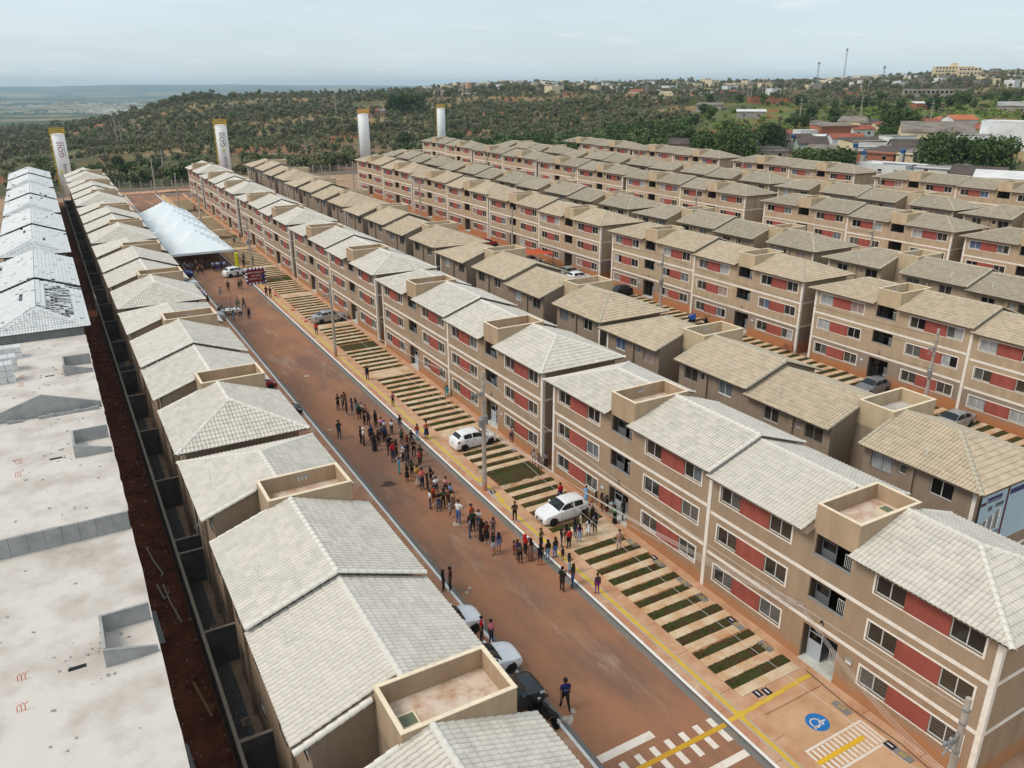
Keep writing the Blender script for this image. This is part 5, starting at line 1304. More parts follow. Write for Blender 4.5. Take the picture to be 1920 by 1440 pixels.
def chair(x,y,rz,label,m=None,z=None):
    t=thing('plastic_chair',label,'chair',(x,y,G(x,y)-.15 if z is None else z),rz,'white plastic chairs')
    def st():
        b=MB(); b.box(-.21,.21,-.2,.2,.42,.45); return b.mesh('seat')
    def bk():
        b=MB(); b.obox((0,.22,.66),(1,0,0),(0,.97,.2),(0,-.2,.97),.2,.015,.22); return b.mesh('backrest')
    def lg():
        b=MB(); b.box(-.02,.02,-.02,.02,0,.42); return b.mesh('leg')
    obj('seat',getm(('chs',),st),m or M_frame,t); obj('backrest',getm(('chb',),bk),m or M_frame,t)
    for a in (-.18,.18):
        for c in (-.17,.17): obj('leg',getm(('chl',),lg),m or M_frame,t,(a,c,0))
for i,(x,y) in enumerate(((17.6,134.5),(17.9,136),(18.4,137.2),(19.2,138.3),(17.2,137.6),(20.2,139.5))): chair(x,y,i*.9,'white plastic chair under the marquee, %s from the left'%ORD[i])
chair(16.9,106.7,.4,'dark folding chair left of the display table',M_dark); chair(17.5,107.6,1.0,'dark folding chair behind the display table',M_dark)
b=MB(); b.box(-.02,.02,-.02,.02,0,1.9); tag(obj('upright_post',b.mesh('upright_post'),M_dark,None,(18.4,107.6,G(18,107)-.15),(.08,.1,0)),'slim dark post standing behind the display table','post')
# orange tarpaulin carport on the second street, advert on the rear block
cp=thing('carport','red-orange tarpaulin carport in front of a beige block','carport',(63.0,104.2,G(63,104)))
b=MB(); P=[[(4.6*i/6,4.5*j/6,2.5-.25*(i/6)+.08*math.sin(i*1.3+j)) for i in range(7)] for j in range(7)]; b.grid(P); obj('tarpaulin',b.mesh('tarpaulin'),flat('orange_tarp',rgb(196,84,52),.7),cp)
for x in (.05,4.5):
    for y in (.05,4.4):
        b=MB(); b.box(x-.04,x+.04,y-.04,y+.04,0,2.45); obj('post',b.mesh('post'),M_tpost,cp)
ad=thing('advert_banner','large advertising banner with building picture on the end wall of the sand-roofed block','banner',(41.75,20.72,G(42,21)))
M_ad=flat('banner_blue',rgb(176,206,222),.5); M_navy=flat('banner_navy',rgb(44,58,120),.5); M_grey=flat('banner_grey',rgb(120,138,150),.5); M_maroon=flat('banner_maroon',rgb(84,40,58),.5)
def adbox(nm,x0,x1,z0,z1,m,d): 
    b=MB(); b.box(x0,x1,-d,-d+.003,z0,z1); return obj(nm,b.mesh(nm),m,ad)
adbox('sheet',.35,2.9,3.9,7.5,M_ad,.04); adbox('border',2.9,3.12,3.9,7.5,M_maroon,.042); adbox('sheet',3.12,6.2,3.9,7.5,M_ad,.04)
adbox('heading_plate',.95,2.4,6.95,7.3,M_navy,.046); adbox('heading_plate',3.2,5.8,6.95,7.3,M_navy,.046); adbox('footer_plate',1.0,2.6,4.1,4.4,M_navy,.046); adbox('logo_plate',.38,.9,6.9,7.1,M_maroon,.046)
r_=random.Random(5)
for k in range(11): adbox('pictured_building',.45+.2*k,.63+.2*k,5.0,5.6+.07*k,[M_grey,M_white,M_conc][k%3],.047)
for k in range(22): adbox('pictured_window',.48+.1*k,.53+.1*k,5.1+.25*(k%3),5.2+.25*(k%3),M_dark,.051)
adbox('pictured_road',.4,2.85,4.6,4.85,M_grey,.047); adbox('pictured_tree',1.2,1.6,6.4,6.7,flat('banner_tree',rgb(90,110,110)),.047); adbox('pictured_tree',1.9,2.7,6.5,6.75,MATS['banner_tree'],.047)
for s_,x,z,sz in (('ALTO MANDAPOLIM',1.68,7.05,.17),('WWW.GOIS.COM',1.8,4.25,.2)):
    me=text_mesh(s_,sz,'lettering',.001); rotmesh(me,Matrix.Rotation(math.pi/2,4,'X')); obj('lettering',me,M_frame,ad,(x,-.052,z))

# ------------------------------------------------------------------ town on the right and distant buildings
HM={'white':mat('house_white',rgb(226,228,228),.85,scale=.6,col2=rgb(206,206,204)),'cream':mat('house_cream',rgb(226,212,178),.9,scale=.6,col2=rgb(204,186,152)),'brick':mat('house_brick',rgb(170,108,80),.95,scale=1.5,col2=rgb(146,96,76)),'grey':mat('house_grey',rgb(170,164,156),.95,scale=.8,col2=rgb(140,130,120)),'green':mat('house_mint',rgb(168,190,180),.9),'pink':mat('house_pink',rgb(206,160,140),.9,scale=1),'blue':mat('house_bluegrey',rgb(150,160,176),.8)}
def roofm(n,c,c2): return mat(n,c,.9,scale=.8,col2=c2,fac=(.4,.65),bump=.6,bscale=6,stretch=(1,.3,1))
RMt={'fibre':roofm('fibre_cement',rgb(140,132,122),rgb(108,98,90)),'dark':roofm('dark_fibre',rgb(96,86,80),rgb(74,64,60)),'red':roofm('red_tile',rgb(164,98,78),rgb(138,80,64)),'orange':roofm('orange_tile',rgb(190,120,84),rgb(170,102,72)),'white':roofm('white_metal',rgb(222,222,220),rgb(200,200,198)),'tin':roofm('red_tin',rgb(176,66,56),rgb(150,56,50)),'grey':roofm('grey_metal',rgb(168,166,162),rgb(140,138,134))}
def house(x,y,w,d,h,rz,wm,kind,rm,label,cat='house',win=2,z=None,grp='houses beyond the estate',door=True,rise=None):
    z=float(ground(x,y)[0])-.1 if z is None else z; t=thing('house',label,cat,(x,y,z),rz,grp); e=.35; rs=rise or w*.22
    b=MB(); b.box(-w/2,w/2,-d/2,d/2,-1,h)
    if kind=='gable':
        for yy in (-d/2,d/2): b.poly([(-w/2,yy,h),(w/2,yy,h),(0,yy,h+rs)])
    obj('wall',b.mesh('wall'),HM[wm],t); b=MB(); th=.12
    if kind=='gable':
        for s in (-1,1):
            b.quad((s*(w/2+e),-d/2-e,h-rs*e*2/w),(s*(w/2+e),d/2+e,h-rs*e*2/w),(0,d/2+e,h+rs+.02),(0,-d/2-e,h+rs+.02)); b.quad((s*(w/2+e),-d/2-e,h-rs*e*2/w+th),(s*(w/2+e),d/2+e,h-rs*e*2/w+th),(0,d/2+e,h+rs+th),(0,-d/2-e,h+rs+th))
            b.quad((s*(w/2+e),-d/2-e,h-rs*e*2/w),(s*(w/2+e),d/2+e,h-rs*e*2/w),(s*(w/2+e),d/2+e,h-rs*e*2/w+th),(s*(w/2+e),-d/2-e,h-rs*e*2/w+th))
            for yy in (-d/2-e,d/2+e): b.quad((s*(w/2+e),yy,h-rs*e*2/w),(0,yy,h+rs+.02),(0,yy,h+rs+th),(s*(w/2+e),yy,h-rs*e*2/w+th))
    elif kind=='hip':
        r0=d/2-w/2 if d>w else 0
        top=[(0,-r0,h+rs),(0,r0,h+rs)]; c=[(-w/2-e,-d/2-e,h-.05),(w/2+e,-d/2-e,h-.05),(w/2+e,d/2+e,h-.05),(-w/2-e,d/2+e,h-.05)]
        b.poly([c[0],c[1],top[0]]); b.poly([c[1],c[2],top[1],top[0]]); b.poly([c[2],c[3],top[1]]); b.poly([c[3],c[0],top[0],top[1]]); b.poly(c[::-1])
    elif kind=='shed': b.obox((0,0,h+.25),Vector((1,0,.12)).normalized(),(0,1,0),Vector((-.12,0,1)).normalized(),w/2+e,d/2+e,.06)
    else:
        b.box(-w/2+.2,w/2-.2,-d/2+.2,d/2-.2,h-.3,h-.2); 
        for a in ((-w/2-.02,w/2+.02,-d/2-.02,-d/2+.2),(-w/2-.02,w/2+.02,d/2-.2,d/2+.02),(-w/2-.02,-w/2+.2,-d/2+.2,d/2-.2),(w/2-.2,w/2+.02,-d/2+.2,d/2-.2)): b.box(*a,h+.002,h+.35)
    obj('roof',b.mesh('roof',fix=True),RMt[rm],t)
    for k in range(win):
        yy=-d/2+d*(k+.5)/win; b=MB(); b.box(-w/2-.03,-w/2+.02,yy-.5,yy+.5,1.1,2.1); wf=obj('window',b.mesh('window'),GLASS[2],t)
        b=MB(); b.box(-w/2-.06,-w/2-.031,yy-.56,yy+.56,1.02,1.1); b.box(-w/2-.06,-w/2-.031,yy-.56,yy+.56,2.1,2.16); obj('sill',b.mesh('sill'),M_frame,wf)
    if door: b=MB(); b.box(-.45+w*.15,.45+w*.15,-d/2-.03,-d/2+.02,0,2.1); obj('door',b.mesh('door'),M_dark,t)
    return t
def hp(xp,r0,*a,**k):
    x,y=polar(xp,r0); return house(x,y,*a,**k)
hp(1690,231,8,13,3,.15,'white','flat','white','long white flat-roofed house with blue-grey side right behind the last row',win=3)
hp(1722,229,.5,11,3.2,.15,'blue','shed','white','blue-grey screen wall beside the long white house',win=0,door=False)
hp(1685,250,11,11,3,.05,'brick','shed','dark','brown house with patched dark corrugated roof below the cream houses')
hp(1745,244,9,7,3,.1,'cream','shed','fibre','tan house with courtyard roof left of the big rounded mango')
hp(1640,280,7,15,3.6,1.35,'cream','shed','dark','long cream house with dark flat roof behind the dark green tree')
hp(1700,284,6,9,4,1.35,'white','flat','grey','white block at the end of the long cream house')
hp(1770,292,13,20,4.4,.7,'cream','gable','fibre','cream gabled hall with wide grey roof left of the white house',cat='hall',win=0)
hp(1918,285,12,16,7.5,.45,'white','flat','white','tall white modern house with dark windows at the right edge',win=3)
hp(1845,276,7,9,4.5,.5,'white','flat','grey','low white annex between the two mango trees')
hp(1535,282,9,9,3.2,.9,'green','gable','dark','mint-gabled house with dark roof behind the last row')
hp(1495,300,8,14,3,1.2,'grey','gable','dark','dark-roofed shed left of the mint-gabled house')
hp(1575,306,5,12,3,1.3,'white','shed','white','long white metal roof behind the mint-gabled house')
hp(1575,335,8,15,5,1.25,'brick','shed','fibre','unfinished brick warehouse with grey roof near the street poles',cat='warehouse')
hp(1522,330,6,7,4,1.2,'white','flat','white','small white block beside the brick warehouse')
hp(1624,338,6,9,3,1.3,'white','gable','red','red tiled house left of the spreading dark tree'); hp(1668,344,6,8,3.4,1.3,'cream','gable','red','second red tiled house, partly hidden by the spreading dark tree')
hp(1748,335,7,10,4,1.3,'white','gable','red','red tiled house behind the cream gabled hall'); hp(1812,350,7,10,4.5,1.25,'white','gable','orange','bright orange tiled house with white gable at right')
hp(1612,370,8,10,5,.3,'cream','gable','fibre','small cream gabled house on the slope above the warehouse'); hp(1650,372,10,16,4,1.2,'grey','shed','dark','dark low shed right of the small cream gabled house')
hp(1410,272,9,9,3.2,.8,'cream','hip','tin','small house with bright red tin roof behind the last row'); hp(1452,268,8,11,2.8,1.1,'grey','shed','dark','dark carport roof beside the red tin roof')
hp(1290,300,8,14,2.8,.9,'grey','gable','dark','dark shed at the left of the mango clump'); hp(1870,219,7,11,2.6,.4,'grey','gable','dark','grey corrugated roof at the right edge behind the last row'); hp(1915,214,6,10,3,.4,'white','gable','white','white gable roof at the far right edge behind the last row'); hp(1800,226,7,11,2.6,.2,'white','shed','grey','low white roof below the big rounded mango')
for i,(xp,r0,wm,kd_,rm,lb) in enumerate(((1560,262,'cream','gable','fibre','small cream house with grey roof above the last row'),(1660,268,'white','shed','grey','small white house below the long cream house'),(1725,265,'grey','gable','dark','small grey house with dark roof left of the rounded mango'),(1600,300,'white','gable','red','small white house with red roof behind the cream houses'),(1850,320,'cream','gable','red','small cream house with red roof behind the white annex'),(1885,345,'white','gable','fibre','white house with grey roof under the green hill'),(1480,340,'cream','gable','red','cream house with red roof at the foot of the hill'),(1550,400,'grey','shed','fibre','grey shed on the slope below the masts'),(1700,390,'white','gable','fibre','white gable above the red roofs'),(1780,395,'cream','gable','orange','cream house with orange roof on the slope'))): hp(xp,r0,6+(i%3),8+(i%4),2.9,.3+.25*i,wm,kd_,rm,lb)
for i,(xp,r0) in enumerate(((1500,288),(1622,250),(1640,238),(1432,268),(1715,236))):
    x,y=polar(xp,r0); z=float(ground(x,y)[0]); t=thing('water_tank','blue water tank on a stand among the houses, %s from the camera'%ORD[i],'water tank',(x,y,z),0,'blue water tanks')
    b=MB(); b.lathe([(.55,4.2),(.75,5.1),(.78,5.15),(.3,5.3),(0,5.3)],14); obj('tank',b.mesh('tank'),flat('tank_blue',rgb(46,96,150),.5),t); b=MB(); b.box(-.5,.5,-.5,.5,-.5,4.2); obj('stand',b.mesh('stand'),M_conc,t)
far=[(690,640,'pink','gable','red','pink house on the ridge left of the eucalyptus clump'),(725,660,'pink','gable','fibre','pale house beside the pink house on the ridge'),(880,900,'cream','flat','grey','pale ridge house below the white tank'),(1240,700,'pink','gable','fibre','pink house above the dark wooded gully'),(1335,520,'grey','shed','fibre','low grey roof in the scrub left of the twin pole'),(1430,560,'brick','flat','red','brick shell house on the slope, left one'),(1462,570,'brick','flat','red','brick shell house on the slope, right one'),(1415,470,'grey','shed','white','long pale roof in the scrub'),(1600,760,'brick','flat','red','brick house among the trees right of the poles'),(1255,820,'cream','flat','white','row house with pale roof on the right ridge'),(1290,840,'pink','gable','fibre','pinkish gabled house on the right ridge'),(1330,860,'white','flat','white','white flat-roofed house on the right ridge'),(1195,900,'cream','gable','red','cream ridge house with red roof'),(1370,860,'brick','gable','red','brick ridge house behind the poles'),(1040,940,'brick','gable','red','brick house at the middle of the ridge'),(1150,950,'pink','flat','fibre','pale pink house near the smoke'),(1910,520,'grey','gable','grey','grey gabled barn at the right edge of the hill'),(1745,560,'brick','shed','white','long low shed with blue wall under the concrete block')]
for xp,r0,wm,k,rm,l in far: hp(xp,r0,9,15,3.6,rng.uniform(.2,1.2),wm,k,rm,l,win=2,grp='ridge houses')
def slabblock(xp,r0,w,d,h,n,fl,rz,wm,label,tower=False):
    x,y=polar(xp,r0); z=float(ground(x,y)[0]); t=thing('tall_building',label,'building',(x,y,z),rz,'large distant buildings'); b=MB(); b.box(-w/2,w/2,-d/2,d/2,-4,h)
    if tower: b.box(-w*.08,w*.08,-d*.3,d*.3,h,h+4)
    obj('wall',b.mesh('wall'),HM[wm],t)
    for f_ in range(fl):
        for k in range(n):
            b=MB(); xx=-w/2+w*(k+.5)/n; b.box(xx-w/n*.28,xx+w/n*.28,-d/2-.1,-d/2+.05,h*(f_+.35)/fl,h*(f_+.75)/fl); obj('window',b.mesh('window'),GLASS[2],t)
slabblock(1783,1250,46,16,16,12,4,-.75,'cream','cream multi-storey building on the right skyline',True); slabblock(1812,1240,26,16,14,6,3,-.75,'cream','lower wing right of the cream skyline building'); slabblock(1755,700,42,18,9,14,2,-.9,'grey','long grey concrete building on the wooded hill')
slabblock(1858,1300,30,14,8,8,2,-.8,'brick','brick school-like block right of the cream skyline building')
def mast(xp,r0,h,label,lattice=True):
    x,y=polar(xp,r0); z=float(ground(x,y)[0]); t=thing('mast',label,'mast',(x,y,z),0,'masts and pylons'); b=MB()
    if lattice:
        w=.9
        for sx,sy in ((-1,-1),(1,-1),(1,1),(-1,1)): b.tube([(sx*w,sy*w,0),(sx*w*.4,sy*w*.4,h)],.12,4)
        for k in range(int(h/2)):
            q=w*(1-.6*2*k/h); q2=w*(1-.6*(2*k+2)/h); b.tube([(-q,-q,2*k),(q2,-q2,2*k+2)],.07,3); b.tube([(q,-q,2*k),(-q2,-q2,2*k+2)],.07,3)
        b.box(-1.4,1.4,-.4,.4,h-2.5,h-1)
    else:
        b.tube([(0,0,-1),(0,0,h)],[.3,.14],6); b.box(-1.3,1.3,-.1,.1,h-1.2,h-1.0); b.box(-1.3,1.3,-.1,.1,h-2.6,h-2.4)
    obj('mast_frame',b.mesh('mast_frame'),M_galv if lattice else M_pole,t)
mast(1532,900,30,'red-white lattice mast on the right skyline, left one'); mast(1581,1000,40,'taller lattice mast on the right skyline'); mast(1655,900,22,'short lattice mast right of the two tall ones')
pm=[(205,520,17),(213,500,13),(540,700,18),(628,640,17),(822,700,18),(713,560,14),(1040,800,20),(1118,760,22),(1380,900,18),(1396,880,17),(1432,870,17),(1440,870,15),(1405,640,17),(1412,640,17),(1473,900,13),(1508,420,13),(1623,395,14),(1305,900,12),(1340,900,15),(1620,700,10),(285,290,9),(565,300,9),(1757,380,11)]
for i,(xp,r0,h) in enumerate(pm): mast(xp,r0,h,'power pole on the hillside, %s from the left'%ORD[sorted(q[0] for q in pm).index(xp)],False)
tk=thing('elevated_tank','pale cylindrical water reservoir on legs on the middle ridge','water tank',(*polar(880,900),0)); tk.location.z=float(ground(tk.location.x,tk.location.y)[0])
b=MB(); b.lathe([(0,8),(3.2,8),(3.2,13.5),(0,14.2)],16); obj('tank',b.mesh('tank'),HM['pink'],tk); b=MB(); [b.box(q*2-.3,q*2+.3,s*2-.3,s*2+.3,-1,8) for q in (-1,1) for s in (-1,1)]; obj('legs',b.mesh('legs'),M_conc,tk)
# eucalyptus clump on the ridge
for i,xp in enumerate((735,748,760,772,785)): x,y=polar(xp,620+10*i); tree(x,y,15,6,L_MANGO,1500,.6,'tall dark eucalyptus on the ridge, %s of the clump from the left'%ORD[i],'eucalyptus clump',700+i,.1)
# far town in the lowland
rg=np.random.default_rng(77); b=MB()
for k in range(2300):
    p=R(rg.uniform(-6,15)); r0=rg.choice([rg.uniform(2600,4200),rg.uniform(3600,7000)]); cl=fbm(np.array([math.sin(p)*r0/500]),np.array([math.cos(p)*r0/500]))[0]
    if cl<.47: continue
    x,y=r0*math.sin(p),r0*math.cos(p); z=float(ground(x,y)[0]); w,d,h=rg.uniform(6,16),rg.uniform(6,14),rg.uniform(3,7); b.box(x-w,x+w,y-d,y+d,z-3,z+h,int(rg.integers(0,3)))
tag(obj('distant_town',b.mesh('distant_town',3),[HM['white'],HM['cream'],HM['grey']],kind='stuff'),'hazy white town scattered over the far lowland','town')
b=MB()
for k in range(420):
    p=R(rg.uniform(24,66)); r0=rg.uniform(900,1900); x,y=r0*math.sin(p),r0*math.cos(p); z=float(ground(x,y)[0]); w,d,h=rg.uniform(4,9),rg.uniform(4,8),rg.uniform(3,5.5); b.box(x-w,x+w,y-d,y+d,z-2,z+h+2.5,int(rg.integers(0,3)))
tag(obj('ridge_suburb',b.mesh('ridge_suburb',3),[HM['white'],HM['cream'],RMt['fibre']],kind='stuff'),'scattered low houses of the suburb along the right ridge','suburb')

# ------------------------------------------------------------------ vehicles
def paintm(n,c,metal=.0): return mat(n,c,.22,metal,var=.06,scale=2,spec=.6)
M_tyre=flat('tyre_rubber',rgb(28,28,28),.85); M_rim=flat('alloy_rim',rgb(168,170,172),.35,.6); M_cglass=glassm('car_glass',rgb(30,36,38),.05); M_lamp=flat('headlamp_glass',rgb(196,202,206),.15); M_tail=flat('tail_lamp',rgb(130,20,26),.25); M_trim=flat('black_plastic',rgb(26,26,28),.6); M_plate=flat('number_plate',rgb(206,208,210),.5)
CARS={'hatch':dict(L=3.95,x=[0,.05,.18,.4,.95,1.1,1.75,2.2,2.9,3.35,3.7,3.85,3.95],zt=[.50,.66,.76,.84,.95,1.0,1.42,1.49,1.47,1.40,1.06,.92,.55],w=[.60,.70,.77,.82,.85,.855,.86,.86,.855,.84,.81,.78,.66],zb=[.45,.58,.69,.78,.89,.92,.94,.95,.97,.99,.98,.88,.5],wt=[.5,.6,.66,.70,.73,.74,.60,.58,.57,.55,.62,.66,.56],cab=(1.12,3.34),ws=(1.12,1.74),rw=(3.37,3.69),wh=(.74,3.2)),
 'sedan':dict(L=4.55,x=[0,.05,.2,.45,1.05,1.2,1.95,2.4,3.0,3.4,3.95,4.25,4.45,4.55],zt=[.5,.64,.74,.82,.93,.97,1.40,1.46,1.44,1.34,1.06,1.04,.98,.55],w=[.6,.7,.78,.84,.87,.875,.88,.88,.875,.87,.85,.83,.79,.68],zb=[.45,.57,.67,.76,.88,.9,.93,.94,.96,.97,.98,.97,.9,.5],wt=[.5,.6,.66,.71,.75,.76,.60,.58,.57,.57,.68,.7,.66,.58],cab=(1.22,3.7),ws=(1.22,1.94),rw=(3.42,3.94),wh=(.82,3.6)),
 'suv':dict(L=4.2,x=[0,.05,.15,.35,1.0,1.12,1.7,2.2,3.2,3.65,3.98,4.12,4.2],zt=[.6,.82,.94,1.02,1.1,1.13,1.56,1.63,1.6,1.54,1.2,1.05,.6],w=[.64,.74,.81,.86,.88,.885,.89,.89,.885,.87,.85,.82,.7],zb=[.55,.72,.85,.94,1.04,1.06,1.07,1.08,1.1,1.11,1.1,.98,.55],wt=[.55,.64,.7,.74,.77,.78,.64,.62,.61,.59,.66,.7,.6],cab=(1.14,3.62),ws=(1.14,1.69),rw=(3.67,3.97),wh=(.8,3.4))}
def car_sec(S,x):
    f=lambda k:float(np.interp(x,S['x'],S[k])); w,zb,wt,zt=f('w'),f('zb'),f('wt'),f('zt')
    return [(w*.93,.20),(w*.99,.32),(w,.5),(w*.995,(zb+.5)/2),(w*.97,zb-.04),(w*.95,zb),(wt+.02,zt-.075),(wt*.9,zt-.03),(wt*.5,zt-.006),(0,zt)]
def car_mesh(kind):
    S=CARS[kind]; xs=sorted(set(list(np.linspace(0,S['L'],34))+S['x'])); b=MB()
    P=[]
    for x in xs:
        s=car_sec(S,x); P.append([(-x+S['L']/2,-y,z) for y,z in s]+[(-x+S['L']/2,y,z) for y,z in s[-2::-1]])
    b.grid(P,0); b.poly([p for p in P[0]][::-1]); b.poly(P[-1]); body=b.mesh('body',1,smooth=True,fix=True)
    def patch(x0,x1,i0,i1,off,nx=10,side=0,inset=.0):
        b=MB(); rows=[]
        for x in np.linspace(x0,x1,nx):
            s=car_sec(S,x); pts=[]
            for i in np.linspace(i0,i1,6):
                k=int(min(math.floor(i),len(s)-2)); t=i-k; y=s[k][0]*(1-t)+s[k+1][0]*t; z=s[k][1]*(1-t)+s[k+1][1]*t; pts.append((y,z))
            rows.append((x,pts))
        for sg in ((-1,1) if side==0 else (side,)):
            G_=[]
            for x,pts in rows: G_.append([(-x+S['L']/2,sg*(y+off*(1 if y>.02 else 0)),z+off) for y,z in pts])
            b.grid(G_,0)
        return b.mesh('patch',1,smooth=True)
    c0,c1=S['cab']; mid=(c0+c1)/2+.2; L=S['L']
    out={'body':body,'ws':patch(S['ws'][0]+.03,S['ws'][1]-.02,6.3,9,.008),'rw':patch(S['rw'][0]+.02,S['rw'][1]-.03,6.3,9,.008)}
    for s in (-1,1):
        out['sf%d'%s]=patch(c0+.28,mid-.04,5.12,5.9,.008,8,s); out['sr%d'%s]=patch(mid+.04,c1-.14,5.12,5.9,.008,8,s)
        out['hl%d'%s]=patch(.06,.42,3.4,5.3,.010,6,s); out['tl%d'%s]=patch(L-.3,L-.09,3.3,5.2,.010,5,s)
    mid_=(S['cab'][0]+S['cab'][1])/2+.2
    for s in (-1,1):
        for q,xx in enumerate((S['cab'][0]+.22,mid_,S['cab'][1]-.25)): out['ds%d_%d'%(s,q)]=patch(xx-.009,xx+.009,1.3,5.0,.003,2,s)
    b=MB()
    for s in (-1,1):
        for xx in (mid_-.16,S['cab'][1]-.42): w_=float(np.interp(xx,S['x'],S['w'])); z_=float(np.interp(xx,S['x'],S['zb']))-.13; b.box(L/2-xx-.08,L/2-xx+.08,s*(w_*.995)-.012,s*(w_*.995)+.012,z_,z_+.025)
    out['dh']=b.mesh('door_handle')
    b=MB(); zf=car_sec(S,.0)[0][1]; b.box(L/2-.02,L/2+.02,-.42,.42,.3,.46); b.box(L/2-.03,L/2+.0,-.5,.5,.20,.27); out['gr']=b.mesh('grille')
    b=MB(); b.box(L/2+.02,L/2+.03,-.2,.2,.33,.43); b.box(-L/2-.02,-L/2+.02,-.2,.2,.6,.7); out['np']=b.mesh('number_plate')
    return out
CM={k:car_mesh(k) for k in CARS}
def wheel_m():
    b=MB(); b.lathe([(.19,-.095),(.29,-.095),(.315,-.06),(.315,.06),(.29,.095),(.19,.095)],20,0,axis='y'); ty=b.mesh('tyre',1,smooth=False)
    b=MB(); b.lathe([(.03,-.085),(.06,-.09),(.07,-.07)],10,0,axis='y'); b.lathe([(.175,-.09),(.2,-.097),(.2,-.05)],20,0,axis='y')
    for k in range(7):
        a=k*2*math.pi/7; b.obox((.12*math.cos(a),-.08,.12*math.sin(a)),(math.cos(a),0,math.sin(a)),(0,1,0),(-math.sin(a),0,math.cos(a)),.07,.012,.022)
    b.lathe([(.2,-.03),(0,-.03)],14,0,axis='y'); return ty,b.mesh('rim')
TY,RIMM=wheel_m()
def arch_m():
    b=MB(); b.lathe([(.30,0),(.375,0),(.375,.05),(.30,.05)],20,0,axis='y'); return b.mesh('wheel_arch')
ARCH=arch_m()
def car(kind,x,y,rz,m,label,z=None,far=False):
    S=CARS[kind]; M=CM[kind]; t=thing('parked_car',label,'car',(x,y,(G(x,y) if z is None else z)+.01),rz,'parked cars')
    bo=obj('body',M['body'],m,t)
    obj('windscreen',M['ws'],M_cglass,t); obj('rear_window',M['rw'],M_cglass,t)
    for s in (-1,1):
        for q in ('sf','sr'): obj('side_window',M[q+str(s)],M_cglass,t)
        obj('headlight',M['hl%d'%s],M_lamp,t); obj('tail_light',M['tl%d'%s],M_tail,t)
        b=getm(('mirror',),lambda:(lambda q:(q.obox((0,0,0),(1,0,0),(0,1,0),(0,0,1),.07,.09,.06),q)[1])(MB()).mesh('mirror')); w=float(np.interp(S['cab'][0]+.35,S['x'],S['w'])); obj('mirror',b,m,t,(S['L']/2-S['cab'][0]-.3,s*(w+.06),float(np.interp(1.4,S['x'],S['zb']))+.06))
        for xw in S['wh']:
            ww=float(np.interp(xw,S['x'],S['w'])); wo=obj('wheel',TY,M_tyre,t,(S['L']/2-xw,s*(ww-.07),.315),(0,0,0 if s<0 else math.pi)); obj('rim',RIMM,M_rim,wo)
            obj('wheel_arch',ARCH,M_trim,t,(S['L']/2-xw,s*(ww-.035)-.025,.33))
    for k_ in M:
        if k_.startswith('ds'): obj('door_seam',M[k_],M_trim,t)
    obj('door_handle',M['dh'],M_trim,t)
    obj('grille',M['gr'],M_trim,t); obj('number_plate',M['np'],M_plate,t); return t
CW=paintm('car_white',rgb(236,238,240)); CS=paintm('car_silver',rgb(176,178,178),.4); CB=paintm('car_black',rgb(22,22,24)); CG=paintm('car_dark_grey',rgb(54,58,62),.3); CR=paintm('car_red',rgb(150,26,30)); CGR=paintm('car_grey',rgb(130,134,140),.3); CBL=paintm('car_blue',rgb(40,60,120),.2)
car('hatch',27.9,41.3,R(180),CW,'white hatchback facing the street in the crowd by entrance C'); car('hatch',27.75,55.0,R(2),CW,'white hatchback parked nose-in behind the transformer pole')
car('sedan',28.45,96.3,R(2),CS,'silver sedan parked nose-in beside the orange cones'); car('hatch',23.4,127.6,R(12),CW,'white hatchback on the road at the marquee\'s front corner',G(23,127)-.15)
car('hatch',15.3,34.0,R(-4),CW,'farther of the two white cars nosing out from the left eaves'); car('sedan',15.3,30.2,R(-3),CW,'nearer white car nosing out behind the near tank wall'); car('suv',15.15,27.4,R(-2),CG,'dark grey car nosing out beside the motorcycle')
car('sedan',14.6,68.9,R(0),CB,'black car partly hidden behind the left row opposite the lone man'); car('hatch',14.6,76.8,R(0),CR,'red car partly hidden behind the left row farther up'); car('suv',14.8,103.4,R(0),CS,'silver car behind the left row at the display table'); car('hatch',14.7,116.0,R(0),CBL,'blue car behind the left row beside the road'); car('suv',14.8,122.2,R(0),CW,'white car behind the left row near the marquee'); car('suv',15.2,129.5,R(0),CBL,'dark blue car beside the marquee\'s left corner')
car('hatch',65.6,108.0,R(0),CW,'white car on the second street under the beige façade'); car('sedan',66.2,98.4,R(180),CS,'silver car on the second street, left of the black car'); car('hatch',66.2,95.2,R(0),CW,'white car half hidden beside the silver car on the second street'); car('hatch',66.4,85.6,R(180),CB,'black car on the second street by a dark entrance'); car('hatch',66.4,45.0,R(180),CGR,'grey car on the second street before entrance C'); car('hatch',65.8,123.3,R(0),CR,'dark red car on the second street by the carport'); car('sedan',65.8,36.2,R(180),CS,'silver car on the second street at the right picture edge')
